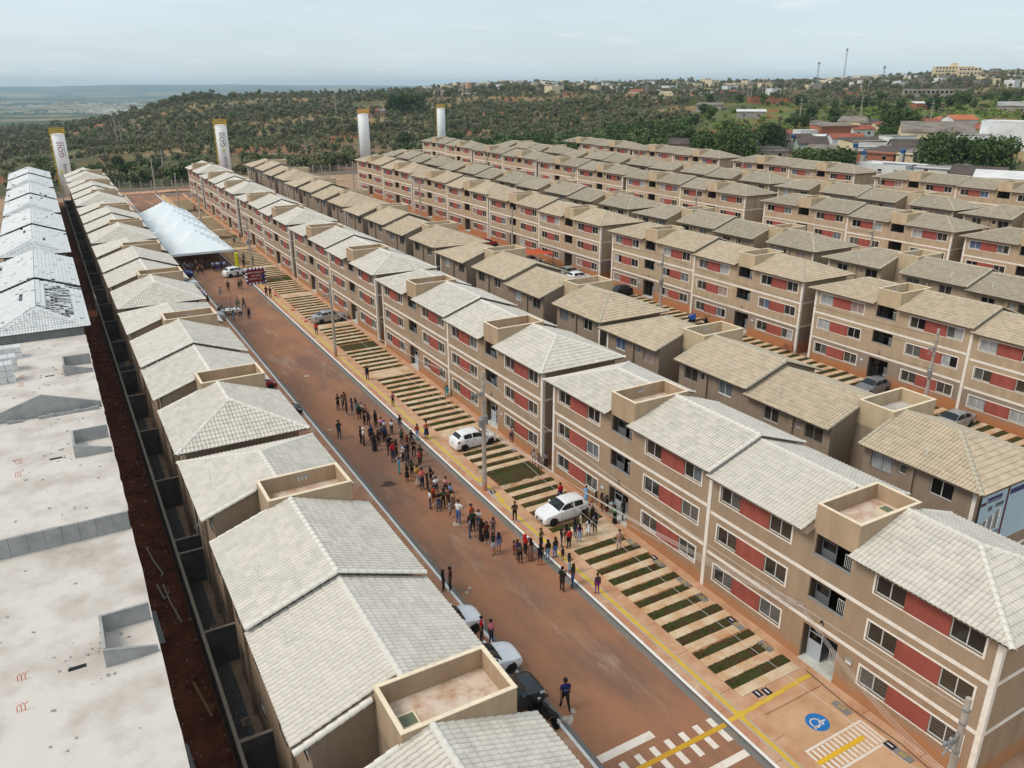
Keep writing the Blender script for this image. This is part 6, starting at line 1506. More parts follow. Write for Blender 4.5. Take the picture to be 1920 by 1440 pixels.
def motorcycle(x,y,rz,label,m,z=None,cover=None):
    t=thing('motorcycle',label,'motorcycle',(x,y,G(x,y) if z is None else z),rz,'motorcycles')
    for q in (-.65,.65):
        b=MB(); b.lathe([(.2,-.05),(.3,-.04),(.31,0),(.3,.04),(.2,.05)],18,0,axis='y'); w=obj('wheel',b.mesh('wheel'),M_tyre,t,(q,0,.31)); b=MB(); b.lathe([(.2,-.02),(.2,.02),(.03,.04),(.03,-.04),(.2,-.02)],12,0,axis='y'); obj('rim',b.mesh('rim'),M_rim,w)
    b=MB(); b.tube([(.62,0,.4),(.45,0,.85),(.4,0,1.0)],.045,6); b.tube([(-.6,0,.35),(0,0,.42),(.45,0,.8)],.05,6); b.tube([(-.6,.09,.32),(.1,.1,.35)],.035,6); obj('frame',b.mesh('frame'),M_trim,t)
    b=MB(); b.lathe([(0,-.3),(.1,-.27),(.15,-.1),(.16,.08),(.12,.24),(0,.28)],12,0,(.12,0,.82),axis='x'); obj('fuel_tank',b.mesh('fuel_tank',smooth=True),m,t)
    b=MB(); b.box(-.62,-.1,-.13,.13,.74,.82); b.obox((-.72,0,.84),(.95,0,.3),(0,1,0),(-.3,0,.95),.14,.1,.04); obj('seat',b.mesh('seat'),M_trim,t)
    b=MB(); b.box(-.2,.25,-.16,.16,.28,.6); obj('engine',b.mesh('engine'),M_dark,t)
    b=MB(); b.tube([(.3,-.38,1.06),(.42,-.2,1.03),(.42,.2,1.03),(.3,.38,1.06)],.02,6); b.obox((.33,-.3,1.16),(1,0,0),(0,1,0),(0,0,1),.02,.06,.04); b.obox((.33,.3,1.16),(1,0,0),(0,1,0),(0,0,1),.02,.06,.04); obj('handlebar',b.mesh('handlebar'),M_trim,t)
    b=MB(); b.lathe([(0,.62),(.09,.6),(.1,.5),(0,.48)],10,0,(0,0,.92),axis='x'); obj('headlamp',b.mesh('headlamp'),M_lamp,t)
    b=MB(); b.box(-.95,-.88,-.09,.09,.55,.68); obj('number_plate',b.mesh('number_plate'),M_plate,t)
    if cover:
        b=MB(); P=[[(-.75+1.3*i/8,(.34*math.sin(math.pi*j/6+.0)-0)*0+(-.36+.72*j/6),.55+.62*math.sin(math.pi*j/6)*(.7+.3*math.sin(i))) for j in range(7)] for i in range(9)]; b.grid(P); obj('cover_sheet',b.mesh('cover_sheet'),cover,t)
motorcycle(16.6,25.6,R(98),'black motorcycle on the left pavement beside the near tiled roof',flat('tank_black',rgb(30,30,32),.3)); motorcycle(66.6,71.0,R(20),'motorcycle with blue cover on the second street',CBL,None,flat('blue_tarp',rgb(40,96,190),.6)); motorcycle(67.4,69.4,R(30),'dark motorcycle beside the blue-covered one',CB)
def bicycle(x,y,rz,label):
    t=thing('bicycle',label,'bicycle',(x,y,G(x,y)),rz,'bicycles')
    for q in (-.5,.5):
        b=MB(); b.tube([(q+.32*math.cos(a),0,.33+.32*math.sin(a)) for a in np.linspace(0,6.283,20)],.02,5,cap=False); 
        for k in range(8): b.tube([(q,0,.33),(q+.31*math.cos(k*.785),0,.33+.31*math.sin(k*.785))],.004,3)
        obj('wheel',b.mesh('wheel'),M_tyre,t)
    b=MB()
    for p in (((-.5,0,.33),(-.15,0,.33)),((-.15,0,.33),(-.25,0,.85)),((-.15,0,.33),(.35,0,.8)),((-.23,0,.78),(.35,0,.8)),((-.5,0,.33),(-.23,0,.78)),((.5,0,.33),(.35,0,.9))): b.tube(p,.018,5)
    obj('frame',b.mesh('frame'),flat('bike_red',rgb(120,50,40),.4),t); b=MB(); b.box(-.36,-.14,-.07,.07,.85,.9); obj('saddle',b.mesh('saddle'),M_trim,t); b=MB(); b.tube([(.3,-.28,.95),(.36,0,.92),(.3,.28,.95)],.015,5); obj('handlebar',b.mesh('handlebar'),M_trim,t)
bicycle(68.4,57.6,R(60),'bicycle leaning near the corner of a beige block, left one'); bicycle(68.5,56.9,R(75),'bicycle leaning near the corner of a beige block, right one')

# ------------------------------------------------------------------ people
SKN=[mat('skin_%d'%i,c,.6,var=.08,scale=8,spec=.35) for i,c in enumerate((rgb(150,104,78),rgb(122,80,58),rgb(94,60,44),rgb(176,126,98)))]
M_hair=mat('hair_dark',rgb(30,24,22),.6,scale=12,var=.3); M_hairb=mat('hair_brown',rgb(70,44,32),.6,scale=12,var=.3); M_shoe=flat('shoe_dark',rgb(34,30,30),.6); M_shoew=flat('shoe_white',rgb(220,220,220),.6); M_phone=flat('phone',rgb(20,20,24),.2)
def body_mesh(pose,legs):
    J={}; E=[]
    def j(n,p,r,par=None):
        J[n]=(p,r if isinstance(r,tuple) else (r,r)); 
        if par: E.append((par,n))
    sit=pose=='sit'; pz=.5 if sit else .95
    j('pel',(0,0,pz),(.125,.15)); j('wai',(0,0,pz+.15),(.105,.125),'pel'); j('che',(-.01,0,pz+.33),(.12,.155),'wai'); j('nb',(-.01,0,pz+.485),(.07,.085),'che'); j('nk',(.01,0,pz+.555),.052,'nb')
    j('h1',(.025,0,pz+.61),(.068,.062),'nk'); j('h2',(.02,0,pz+.69),(.093,.078),'h1'); j('h3',(.005,0,pz+.765),(.075,.068),'h2'); j('nose',(.118,0,pz+.67),.014,'h2')
    for s,S in ((1,'L'),(-1,'R')):
        j('ear'+S,(.01,s*.088,pz+.675),.014,'h2')
        j('sh'+S,(-.01,s*.175,pz+.44),.062,'che')
        el={'stand':(-.03,s*.225,pz+.16),'walk':(-.1*s*1.0,s*.23,pz+.17),'phone':(.02,s*.23,pz+.17),'cross':(.05,s*.235,pz+.2),'hips':(-.06,s*.33,pz+.2),'sit':(.06,s*.22,pz+.18)}[pose]
        wr={'stand':(.03,s*.235,pz-.09),'walk':(-.02-.14*s,s*.23,pz-.06),'phone':(.22,s*.1,pz+.27),'cross':(.18,-s*.03,pz+.25+.03*s),'hips':(.04,s*.19,pz+.05),'sit':(.3,s*.14,pz+.12)}[pose]
        if pose=='hips' and s<0: el,wr=(-.02,-.23,pz+.16),(.05,-.22,pz-.08)
        j('el'+S,el,.045,'sh'+S); j('wr'+S,wr,.030,'el'+S)
        d=(Vector(wr)-Vector(el)).normalized()
        if pose=='cross': d=Vector((.25,-s*.95,.1)).normalized()
        if pose=='phone': d=Vector((.6,-s*.35,.5)).normalized()
        hn=Vector(wr)+d*.075; j('ha'+S,tuple(hn),(.034,.02),'wr'+S)
        j('hip'+S,(0,s*.085,pz-.06),.098,'pel')
        st={'walk':.2*s}.get(pose,.02*s)
        if sit: kn,an,to=(.42,s*.12,pz+.0),(.44,s*.12,.08),(.58,s*.13,.045)
        else: kn,an,to=(.03+st*.6,s*.1,.5),(-.02+st,s*.105,.09),(.13+st,s*.13,.04)
        if pose=='walk' and s<0: an=(an[0]-.08,an[1],.17); to=(to[0]-.09,to[1],.07)
        j('kn'+S,kn,.062,'hip'+S); j('an'+S,an,.042,'kn'+S); j('to'+S,to,(.042,.035),'an'+S)
    names=list(J); me=bpy.data.meshes.new('pose'); me.from_pydata([J[n][0] for n in names],[(names.index(a),names.index(c)) for a,c in E],[])
    o=bpy.data.objects.new('pose',me); md=o.modifiers.new('skin','SKIN'); md.use_smooth_shade=True
    sv=me.skin_vertices[0].data
    for i,n in enumerate(names): sv[i].radius=J[n][1]; sv[i].use_root=(n=='pel')
    su=o.modifiers.new('sub','SUBSURF'); su.levels=1; su.render_levels=1
    ev=baked(o)
    V=[tuple(v.co) for v in ev.vertices]; F=[tuple(p.vertices) for p in ev.polygons]
    seg=[]
    for a,c in E:
        if c in('h1','h2','h3','nose','earL','earR'): rg_='skin'
        elif c=='nk': rg_='skin'
        elif c in('wai','che','nb') or c.startswith('sh'): rg_='top'
        elif c.startswith('el'): rg_='sleeve'
        elif c.startswith(('wr','ha')): rg_='skin'
        elif c.startswith('hip'): rg_='bot'
        elif c.startswith('kn'): rg_='thigh'
        elif c.startswith('an'): rg_='shin'
        else: rg_='shoe'
        seg.append((np.array(J[a][0]),np.array(J[c][0]),rg_,(max(J[a][1])+max(J[c][1]))/2))
    m=[]
    for f in F:
        c=np.mean([V[i] for i in f],0); best=None
        for a,e,rg_,r in seg:
            d=e-a; t=np.clip(np.dot(c-a,d)/max(1e-9,d@d),0,1); q=np.linalg.norm(c-a-d*t)/r
            if best is None or q<best[0]: best=(q,rg_,t)
        _,rg_,t=best
        if rg_=='sleeve': k=1 if t<.62 else 0
        elif rg_=='top': k=1 if c[2]>pz+.1 or rg_!='top' else 2
        elif rg_=='skin': k=0
        elif rg_=='thigh': k=2 if legs=='p' or t<.75 else 0
        elif rg_=='shin': k=(2 if t<.93 else 3) if legs=='p' else 0
        elif rg_=='shoe': k=3
        else: k=2
        m.append(k)
    b=MB(); b.v=V; b.f=F; b.m=m
    for s,S in ((1,'L'),(-1,'R')):
        w,h=Vector(J['wr'+S][0]),Vector(J['ha'+S][0]); d=(h-w).normalized(); sd=d.cross(Vector((0,0,1)) if abs(d.z)<.8 else Vector((1,0,0))).normalized(); up=sd.cross(d)
        for k in range(4):
            o_=h+sd*(.012*(k-1.5)*1.6); L_=(.075,.085,.08,.062)[k]; b.tube([o_,o_+d*L_*.5,o_+d*L_*.85-up*.02*(1 if k%2 else 1.2)],[.0095,.0088,.007],5,0)
        b.tube([w+d*.03+sd*.02,w+d*.06+sd*.05,w+d*.1+sd*.055-up*.01],[.011,.01,.008],5,0)
    bpy.data.meshes.remove(ev)
    return b.mesh('person',4,smooth=True)
PM={}
def pm(pose,legs):
    if (pose,legs) not in PM: PM[(pose,legs)]=body_mesh(pose,legs)
    return PM[(pose,legs)]
HP=.95
def hair_mesh(k):
    b=MB(); cz=HP+.705; n=12
    def capshell(rx,ry,rz,th0,back=0):
        P=[]
        for i in range(7):
            t=th0*i/6; row=[]
            for q in range(n+1):
                a=2*math.pi*q/n; front=max(0,math.cos(a)); tt=t*(1-.42*front*(i/6)); row.append((.008+rx*math.sin(tt)*math.cos(a),ry*math.sin(tt)*math.sin(a),cz+rz*math.cos(tt)))
            P.append(row)
        b.grid(P,0)
    if k=='n': capshell(.09,.083,.10,.6)
    else: capshell(.112,.097,.112,2.0)
    if k in('l','b','h'): pass
    if k=='l':
        P=[]
        for z,wd,dp,x in ((cz+.05,.09,.1,-.02),(cz-.06,.105,.1,-.03),(cz-.18,.115,.085,-.05),(cz-.32,.12,.07,-.085),(cz-.45,.075,.045,-.10)):
            P.append([(x-dp*math.cos(a)*1.0,wd*math.sin(a),z) for a in np.linspace(-1.9,1.9,10)])
        b.grid(P,0)
        P2=[[(p[0]+.02,p[1]*.9,p[2]) for p in r_] for r_ in P]; b.grid(P2,0,True)
    if k=='b': b.lathe([(0,-.055),(.045,-.03),(.055,0),(.045,.035),(0,.055)],8,0,(-.06,0,cz+.12))
    if k in('c','w'): 
        b2=MB(); capshell(.118,.102,.12,1.55); P=[[(.09+.11*i/3,(.08-.02*i/3)*math.sin(a),cz+.02-.012*i) for a in np.linspace(-1.4,1.4,7)] for i in range(4)]; b.grid(P,0)
    if k=='h':
        P=[]
        for z,r0 in ((cz+.11,.06),(cz+.02,.125),(cz-.08,.125),(cz-.16,.12),(cz-.22,.13)): P.append([(-.02-r0*math.cos(a),r0*math.sin(a),z) for a in np.linspace(-2.1,2.1,10)])
        b.grid(P,0)
    return b.mesh('hair',1,smooth=True)
HM_={k:hair_mesh(k) for k in 'slbcwhn'}
def skirt_mesh(l):
    b=MB(); z0=HP+.10; z1=.48 if l=='k' else .12; P=[]
    for t in np.linspace(0,1,6): P.append([((.125+.09*t+.012*math.sin(7*a)*t)*math.cos(a),(.15+.08*t+.012*math.sin(7*a)*t)*math.sin(a),z0+(z1-z0)*t) for a in np.linspace(0,2*math.pi,22)])
    b.grid(P,0); return b.mesh('skirt',1,smooth=True)
SKIRT={'k':skirt_mesh('k'),'f':skirt_mesh('f')}
def bag_mesh():
    b=MB(); b.box(-.06,.06,-.03,.03,-.1,.1); b.tube([(0,.0,.1),(0,-.05,.35),(0,-.2,.5)],.008,4); return b.mesh('bag')
BAG=bag_mesh()
def cname(c):
    r,g,b=c; mx,mn=max(c),min(c)
    if mx<58: return 'black'
    if mx-mn<26: return 'white' if mn>200 else 'light grey' if mn>130 else 'grey'
    if r>=g and r>=b:
        if b>g+20: return 'pink' if r>180 else 'maroon' if r<120 else 'purple'
        if r>180 and g<90: return 'red'
        if r>180 and b>g-35 and g>100 and abs(g-b)<30: return 'pink' if g<165 else 'beige'
        if r>170 and g<130 and b<90: return 'orange'
        if r>180 and g>140 and b<90: return 'mustard'
        return 'tan' if r>140 else 'brown'
    if b>=r and b>=g:
        if g<r: return 'purple'
        if g>150 and r<100: return 'turquoise'
        return 'light blue' if mx>160 else 'blue' if mx>110 else 'navy'
    if b>g-30 and b>120: return 'turquoise'
    return 'green' if g>80 else 'dark green'
CM_={}
def clothm(c):
    if c not in CM_: CM_[c]=mat('cloth_%d_%d_%d'%c,rgb(*[max(q,34) for q in c]),.85,scale=14,var=.18)
    return CM_[c]
USED={}
def person(x,y,h,top,bot,hair,kd,legs,pose,face,zone,z,extra=''):
    tc=tuple(int(q) for q in top.split(',')); bc=tuple(int(q) for q in bot.split(','))
    rnd=random.Random(int(x*100)*7+int(y*100))
    nm={'s':'shorts','p':'trousers','d':'skirt'}[legs]
    if legs=='d' and cname(tc)==cname(bc): cl='%s dress'%cname(tc)
    else: cl='%s top and %s %s'%(cname(tc),cname(bc),nm)
    ps={'phone':'looking at a phone','cross':'arms crossed','hips':'hand on hip','walk':'walking','sit':'sitting','stand':'standing'}[pose]
    lab='person in %s %s %s'%(cl,ps,zone)
    if len(lab.split())>15: lab=lab.replace('looking at a phone','with phone').replace(' around the display table on the far road',' near the display table').replace(' near the white car by the marquee',' near the marquee car').replace(' in the queue on the road',' in the queue')
    t=thing('person',lab,'person',(x,y,z),R(face),'people on the street')
    s=h/1.80; wy=.9 if kd=='w' else .92 if kd=='k' else 1.0; sc=(s*wy*1.12,s*wy*1.12,s)
    sk=SKN[rnd.choice((0,1,1,2,0,3))]; tm,bm_=clothm(tc),clothm(bc)
    sh=M_shoew if rnd.random()<.25 else M_shoe if rnd.random()<.7 else sk
    bo=obj('body',pm(pose,'p' if legs=='p' else 's'),[sk,tm,bm_,sh],t,scl=sc)
    hm={'c':tm,'w':M_shoew,'h':tm}.get(hair,M_hairb if rnd.random()<.18 else M_hair)
    ho=obj('hair' if hair not in 'cwh' else {'c':'cap','w':'cap','h':'hood'}[hair],HM_[hair],hm,t,scl=sc)
    if pose=='sit': ho.location.z=-(.45)*s
    if legs=='d': obj('skirt',SKIRT['k' if rnd.random()<.6 else 'f'],bm_,t,scl=sc)
    if pose=='phone':
        b=getm(('phone',),lambda:(lambda q:(q.obox((.30,0,HP+.33),(.75,0,.66),(0,1,0),(-.66,0,.75),.075,.04,.006),q)[1])(MB()).mesh('phone')); obj('phone',b,M_phone,t,scl=sc)
    elif kd=='w' and rnd.random()<.35: obj('handbag',BAG,rnd.choice((M_shoe,M_shoew,M_hairb)),t,(.02*s,-.22*s,.95*s),(0,0,0),s)
    return t,lab

PEOPLE=[
  (20.21, 68.22, 1.64, '24,24,26', '24,24,26', 's', 'm', 'p', 'phone', -60),
  (20.97, 68.53, 1.63, '120,72,48', '24,24,26', 'l', 'w', 'p', 'stand', -100),
  (20.49, 67.79, 1.64, '150,140,134', '120,116,118', 'l', 'w', 'p', 'phone', -40),
  (20.49, 66.54, 1.62, '40,40,44', '24,24,26', 's', 'm', 'p', 'stand', 180),
  (21.08, 66.74, 1.59, '72,50,104', '70,98,140', 'l', 'w', 'p', 'cross', -30),
  (21.34, 66.81, 1.5, '52,62,50', '130,164,204', 'l', 'w', 'p', 'phone', -50),
  (21.17, 65.1, 1.62, '44,72,48', '40,40,44', 's', 'm', 's', 'stand', -70),
  (21.54, 65.41, 1.54, '190,180,170', '24,24,26', 'b', 'w', 'p', 'phone', -120),
  (21.73, 64.96, 1.5, '190,130,90', '24,24,26', 's', 'w', 'p', 'stand', -80),
  (21.17, 63.71, 1.72, '24,24,26', '24,24,26', 's', 'm', 'p', 'cross', -40),
  (21.36, 63.13, 1.51, '60,60,66', '24,24,26', 'l', 'w', 'p', 'stand', -100),
  (21.82, 62.54, 1.76, '24,24,26', '24,24,26', 'l', 'w', 'p', 'stand', -60),
  (19.62, 59.61, 1.75, '226,226,226', '28,30,40', 'w', 'm', 'p', 'stand', -20),
  (19.56, 60.17, 1.64, '24,24,26', '24,24,26', 's', 'm', 'p', 'phone', -30),
  (20.39, 59.86, 1.72, '40,46,84', '24,24,26', 'c', 'm', 'p', 'stand', -80),
  (20.07, 58.18, 1.76, '24,24,26', '24,24,26', 'l', 'w', 'd', 'stand', -100),
  (20.68, 58.87, 1.61, '30,30,34', '34,34,36', 'l', 'w', 's', 'cross', -70),
  (21.85, 61.22, 1.62, '206,140,196', '24,24,26', 's', 'm', 'p', 'phone', -120),
  (21.98, 60.8, 1.5, '222,222,226', '60,62,70', 's', 'w', 'p', 'phone', -60),
  (21.33, 59.79, 1.71, '120,122,126', '48,62,92', 's', 'm', 'p', 'stand', -60),
  (21.33, 59.03, 1.77, '34,44,88', '24,24,26', 's', 'm', 'p', 'stand', -70),
  (20.88, 56.9, 1.92, '24,24,26', '92,64,46', 's', 'm', 'p', 'hips', -80),
  (22.54, 60.52, 1.5, '214,214,218', '44,44,50', 'l', 'w', 'p', 'phone', -140),
  (23.56, 61.07, 1.5, '30,30,32', '110,110,116', 'l', 'w', 's', 'stand', -90),
  (22.57, 58.26, 1.5, '64,92,64', '24,24,26', 'l', 'w', 'p', 'stand', -90),
  (23.2, 57.68, 1.5, '24,24,26', '48,62,92', 'l', 'w', 'p', 'phone', -120),
  (20.65, 55.52, 1.92, '196,34,44', '48,62,92', 's', 'm', 'p', 'stand', -60),
  (21.16, 56.04, 1.76, '24,24,26', '24,24,26', 'l', 'w', 'p', 'phone', -40),
  (22.53, 57.01, 1.5, '110,40,36', '60,40,34', 'l', 'w', 'p', 'stand', -120),
  (21.9, 56.5, 1.0, '96,150,216', '48,62,92', 's', 'k', 'p', 'stand', -60),
  (21.84, 55.4, 1.62, '28,36,62', '24,24,26', 'n', 'm', 'p', 'stand', -100),
  (22.54, 55.64, 1.62, '24,24,26', '24,24,26', 's', 'm', 'p', 'cross', -100),
  (21.26, 54.9, 1.5, '206,194,184', '24,24,26', 'w', 'w', 'p', 'cross', -70),
  (21.38, 54.29, 1.5, '90,84,96', '48,62,92', 'l', 'w', 'p', 'stand', -90),
  (20.28, 53.3, 1.5, '60,170,220', '70,196,204', 'b', 'w', 'p', 'stand', -30),
  (20.94, 52.31, 1.59, '62,76,58', '24,24,26', 'l', 'w', 'p', 'phone', -80),
  (20.36, 51.88, 1.52, '24,24,26', '24,24,26', 'l', 'w', 'd', 'phone', -60),
  (18.28, 62.09, 1.79, '30,46,40', '52,66,90', 's', 'm', 'p', 'phone', -70),
  (24.89, 66.03, 1.5, '150,70,76', '24,24,26', 'c', 'w', 'p', 'cross', -110),
  (24.05, 58.39, 1.6, '150,50,52', '130,164,204', 'l', 'w', 'p', 'phone', -130),
  (24.72, 57.91, 1.76, '170,96,60', '40,44,74', 'b', 'w', 'd', 'phone', -110),
  (20.76, 50.77, 1.92, '198,150,62', '226,222,214', 's', 'm', 'p', 'stand', -60),
  (20.95, 50.03, 1.92, '226,112,110', '48,62,92', 's', 'm', 'p', 'cross', -60),
  (21.17, 49.84, 1.5, '24,24,26', '24,24,26', 'l', 'w', 'p', 'stand', -40),
  (21.82, 50.69, 1.5, '30,28,28', '40,38,40', 'l', 'w', 's', 'phone', -60),
  (21.69, 49.85, 1.5, '180,178,180', '48,62,92', 'l', 'w', 'p', 'stand', -30),
  (21.44, 48.86, 1.62, '236,238,244', '48,62,92', 's', 'm', 'p', 'cross', -90),
  (22.17, 53.65, 1.5, '200,60,56', '24,24,26', 's', 'w', 'p', 'stand', -60),
  (22.55, 54.32, 1.62, '24,24,26', '24,24,26', 's', 'm', 'p', 'cross', -120),
  (20.17, 47.15, 1.63, '236,238,244', '46,64,110', 's', 'm', 'p', 'stand', -20),
  (20.66, 47.64, 1.62, '190,80,40', '120,70,50', 's', 'm', 's', 'stand', -60),
  (22.06, 48.46, 1.62, '216,150,150', '60,50,50', 's', 'm', 'p', 'cross', -120),
  (22.04, 47.58, 1.5, '140,176,230', '60,60,70', 'l', 'w', 'p', 'stand', -60),
  (21.02, 46.74, 1.73, '70,78,58', '48,50,44', 's', 'm', 'p', 'cross', -100),
  (20.57, 46.56, 1.74, '24,24,26', '62,86,130', 's', 'w', 'p', 'cross', -90),
  (21.56, 47.08, 1.5, '176,120,100', '90,60,50', 's', 'w', 'p', 'stand', -60),
  (21.68, 46.4, 1.5, '188,150,116', '120,96,76', 'l', 'w', 'd', 'phone', -120),
  (20.93, 45.38, 1.5, '166,170,168', '170,172,170', 'l', 'w', 's', 'phone', -50),
  (21.11, 44.39, 1.92, '238,238,242', '72,116,176', 's', 'm', 'p', 'hips', -150),
  (21.71, 43.59, 1.84, '198,80,40', '60,50,48', 's', 'm', 'p', 'cross', -60),
  (21.51, 42.95, 1.72, '34,50,44', '24,24,26', 's', 'm', 'p', 'stand', -110),
  (20.91, 42.28, 1.76, '140,142,150', '58,84,136', 'l', 'w', 'p', 'stand', -20),
  (21.85, 42.96, 1.65, '222,214,210', '60,98,156', 'l', 'w', 'p', 'cross', -120),
  (21.5, 41.5, 1.76, '24,24,26', '24,24,26', 'l', 'w', 'd', 'stand', -90),
  (21.62, 41.15, 1.74, '84,26,28', '34,20,22', 'l', 'w', 'd', 'stand', -110),
  (22.48, 41.77, 1.5, '124,96,96', '84,84,90', 'l', 'w', 'p', 'cross', -130),
  (21.34, 39.68, 1.76, '36,32,34', '190,204,226', 'l', 'w', 's', 'hips', -60),
  (21.83, 39.82, 1.56, '96,116,176', '110,148,206', 'l', 'w', 's', 'stand', 70),
  (24.51, 42.32, 1.73, '70,44,50', '24,24,26', 's', 'w', 'p', 'cross', -110),
  (22.55, 39.02, 1.13, '190,120,110', '170,110,100', 'l', 'k', 'd', 'stand', -60),
  (22.48, 38.43, 1.56, '86,60,130', '24,24,26', 'l', 'w', 'p', 'stand', -60),
  (22.41, 37.97, 1.55, '86,90,80', '24,24,26', 'l', 'w', 'p', 'cross', -110),
  (23.18, 38.64, 1.62, '196,22,30', '24,24,26', 'h', 'm', 'p', 'phone', 10),
  (23.18, 37.95, 1.7, '186,140,120', '150,112,92', 'l', 'w', 'd', 'stand', 80),
  (23.4, 37.12, 1.7, '32,42,60', '26,30,40', 'l', 'w', 's', 'stand', 80),
  (24.34, 38.56, 1.62, '92,88,62', '40,38,36', 's', 'm', 'p', 'cross', -60),
  (24.15, 37.39, 1.62, '34,30,30', '130,164,204', 'l', 'w', 'p', 'stand', 95),
  (24.59, 37.18, 1.62, '30,26,28', '76,120,184', 'l', 'w', 'p', 'stand', 95),
  (25.63, 38.01, 1.5, '24,24,26', '48,62,92', 'l', 'w', 'p', 'phone', -30),
  (24.87, 36.72, 1.06, '50,46,60', '40,40,54', 's', 'k', 's', 'stand', -80),
  (25.99, 37.64, 1.62, '214,44,52', '24,24,26', 's', 'm', 's', 'stand', 100),
  (26.19, 38.3, 1.5, '150,90,90', '24,24,26', 'l', 'w', 's', 'stand', 60),
  (28.89, 43.17, 1.62, '206,22,34', '40,50,84', 's', 'm', 'p', 'stand', 100),
  (30.44, 42.05, 1.5, '132,178,228', '140,182,226', 's', 'w', 'd', 'stand', -130),
  (30.58, 40.98, 1.51, '96,64,52', '214,194,160', 'l', 'w', 'p', 'stand', -60),
  (30.75, 40.51, 1.56, '70,50,44', '60,44,40', 'l', 'w', 'p', 'stand', -30),
  (30.78, 39.97, 1.61, '34,32,34', '24,24,26', 's', 'w', 's', 'stand', -60),
  (30.89, 39.53, 1.5, '170,196,204', '150,170,180', 's', 'w', 's', 'cross', -110),
  (30.58, 38.72, 1.5, '52,170,76', '24,24,26', 'l', 'w', 'd', 'stand', -70),
  (31.3, 38.54, 1.84, '24,24,26', '24,24,26', 's', 'm', 'p', 'stand', -120),
  (28.66, 39.37, 1.5, '24,24,26', '24,24,26', 'l', 'w', 'p', 'stand', -40),
  (29.21, 39.5, 1.5, '28,28,34', '24,24,26', 'b', 'w', 'p', 'stand', -80),
  (28.01, 38.27, 1.5, '236,236,236', '236,236,238', 'l', 'w', 'd', 'stand', 80),
  (28.57, 38.3, 1.74, '120,118,122', '24,24,26', 'l', 'w', 'p', 'stand', 90),
  (27.03, 37.93, 1.5, '120,50,130', '130,164,204', 'l', 'w', 'p', 'stand', 60),
  (28.31, 39.64, 1.0, '236,236,236', '226,226,226', 's', 'k', 'p', 'stand', -60),
  (27.03, 38.47, 1.59, '52,46,60', '48,62,92', 'l', 'w', 'p', 'stand', 20),
  (28.78, 35.86, 1.63, '190,150,140', '178,160,154', 's', 'm', 'p', 'phone', -110),
  (24.73, 32.68, 1.52, '70,50,70', '128,26,130', 'b', 'w', 'p', 'stand', 80),
  (23.13, 34.15, 1.8, '24,24,26', '58,50,46', 's', 'm', 'p', 'phone', 20),
  (23.93, 34.15, 1.76, '24,24,26', '70,98,140', 'l', 'w', 'p', 'phone', 170),
  (24.45, 35.33, 1.5, '60,60,64', '170,190,210', 'l', 'w', 'p', 'phone', -60),
  (30.8, 48.19, 1.5, '120,128,138', '24,24,26', 'l', 'w', 'p', 'cross', -120),
  (30.81, 53.81, 1.5, '206,150,150', '48,62,92', 's', 'w', 'p', 'phone', -120),
  (17.07, 37.33, 1.79, '66,30,24', '24,24,26', 's', 'm', 'p', 'stand', 150),
  (16.8, 37.43, 1.6, '36,24,24', '24,24,26', 'l', 'w', 'p', 'stand', -40),
  (16.63, 32.45, 1.62, '196,20,34', '40,44,60', 's', 'm', 'p', 'hips', -40),
  (16.97, 31.95, 1.62, '222,120,140', '60,60,80', 's', 'm', 'p', 'stand', -60),
  (17.87, 25.87, 2.02, '26,36,92', '22,22,30', 's', 'm', 'p', 'walk', 75),
  (16.29, 111.27, 1.5, '60,40,36', '90,30,28', 'l', 'w', 'p', 'stand', -60),
  (18.61, 114.9, 1.64, '150,156,168', '196,186,170', 's', 'm', 'p', 'walk', 100),
  (20.31, 118.16, 1.68, '24,24,26', '24,24,26', 's', 'm', 'p', 'walk', -100),
  (21.87, 118.31, 1.69, '110,118,90', '24,24,26', 's', 'm', 'p', 'stand', -90),
  (22.28, 118.63, 1.62, '90,90,96', '120,118,116', 's', 'm', 'p', 'stand', -60),
  (24.3, 112.01, 1.62, '24,24,26', '24,24,26', 's', 'm', 'p', 'cross', -100),
  (24.66, 111.24, 1.63, '24,24,26', '24,24,26', 's', 'm', 'p', 'cross', -120),
  (19.52, 108.16, 1.62, '120,140,110', '90,110,90', 's', 'm', 'p', 'stand', -90),
  (20.23, 107.77, 1.62, '40,84,60', '24,24,26', 's', 'm', 'p', 'walk', -60),
  (17.86, 102.77, 1.5, '150,160,190', '110,148,206', 'l', 'w', 'p', 'stand', 95),
  (18.85, 103.37, 1.62, '230,232,236', '34,40,62', 's', 'm', 'p', 'stand', 90),
  (19.74, 102.57, 1.62, '26,34,72', '26,30,52', 's', 'm', 'p', 'stand', 110),
  (25.67, 119.25, 1.91, '54,62,120', '40,50,90', 's', 'm', 'p', 'stand', -60),
  (23.34, 125.95, 1.62, '216,216,232', '24,24,26', 's', 'm', 'p', 'phone', 90),
  (24.1, 125.8, 1.62, '210,210,226', '24,24,26', 's', 'm', 'p', 'phone', 100),
  (25.2, 91.3, 1.63, '206,30,40', '24,24,26', 's', 'm', 'p', 'stand', -90),
  (20.89, 132.55, 1.62, '196,204,226', '24,24,26', 's', 'm', 'p', 'stand', -60),
  (21.16, 131.57, 1.77, '70,84,140', '24,24,26', 's', 'm', 'p', 'stand', -90),
  (21.42, 131.52, 1.89, '200,206,230', '40,60,120', 's', 'm', 'p', 'cross', -100),
  (21.96, 132.54, 1.5, '220,222,236', '46,66,130', 's', 'w', 'p', 'stand', -60),
  (22.09, 131.9, 1.92, '60,70,120', '24,24,26', 's', 'm', 'p', 'stand', -120),
  (22.6, 132.38, 1.62, '204,206,232', '60,76,110', 's', 'm', 'p', 'stand', -100),
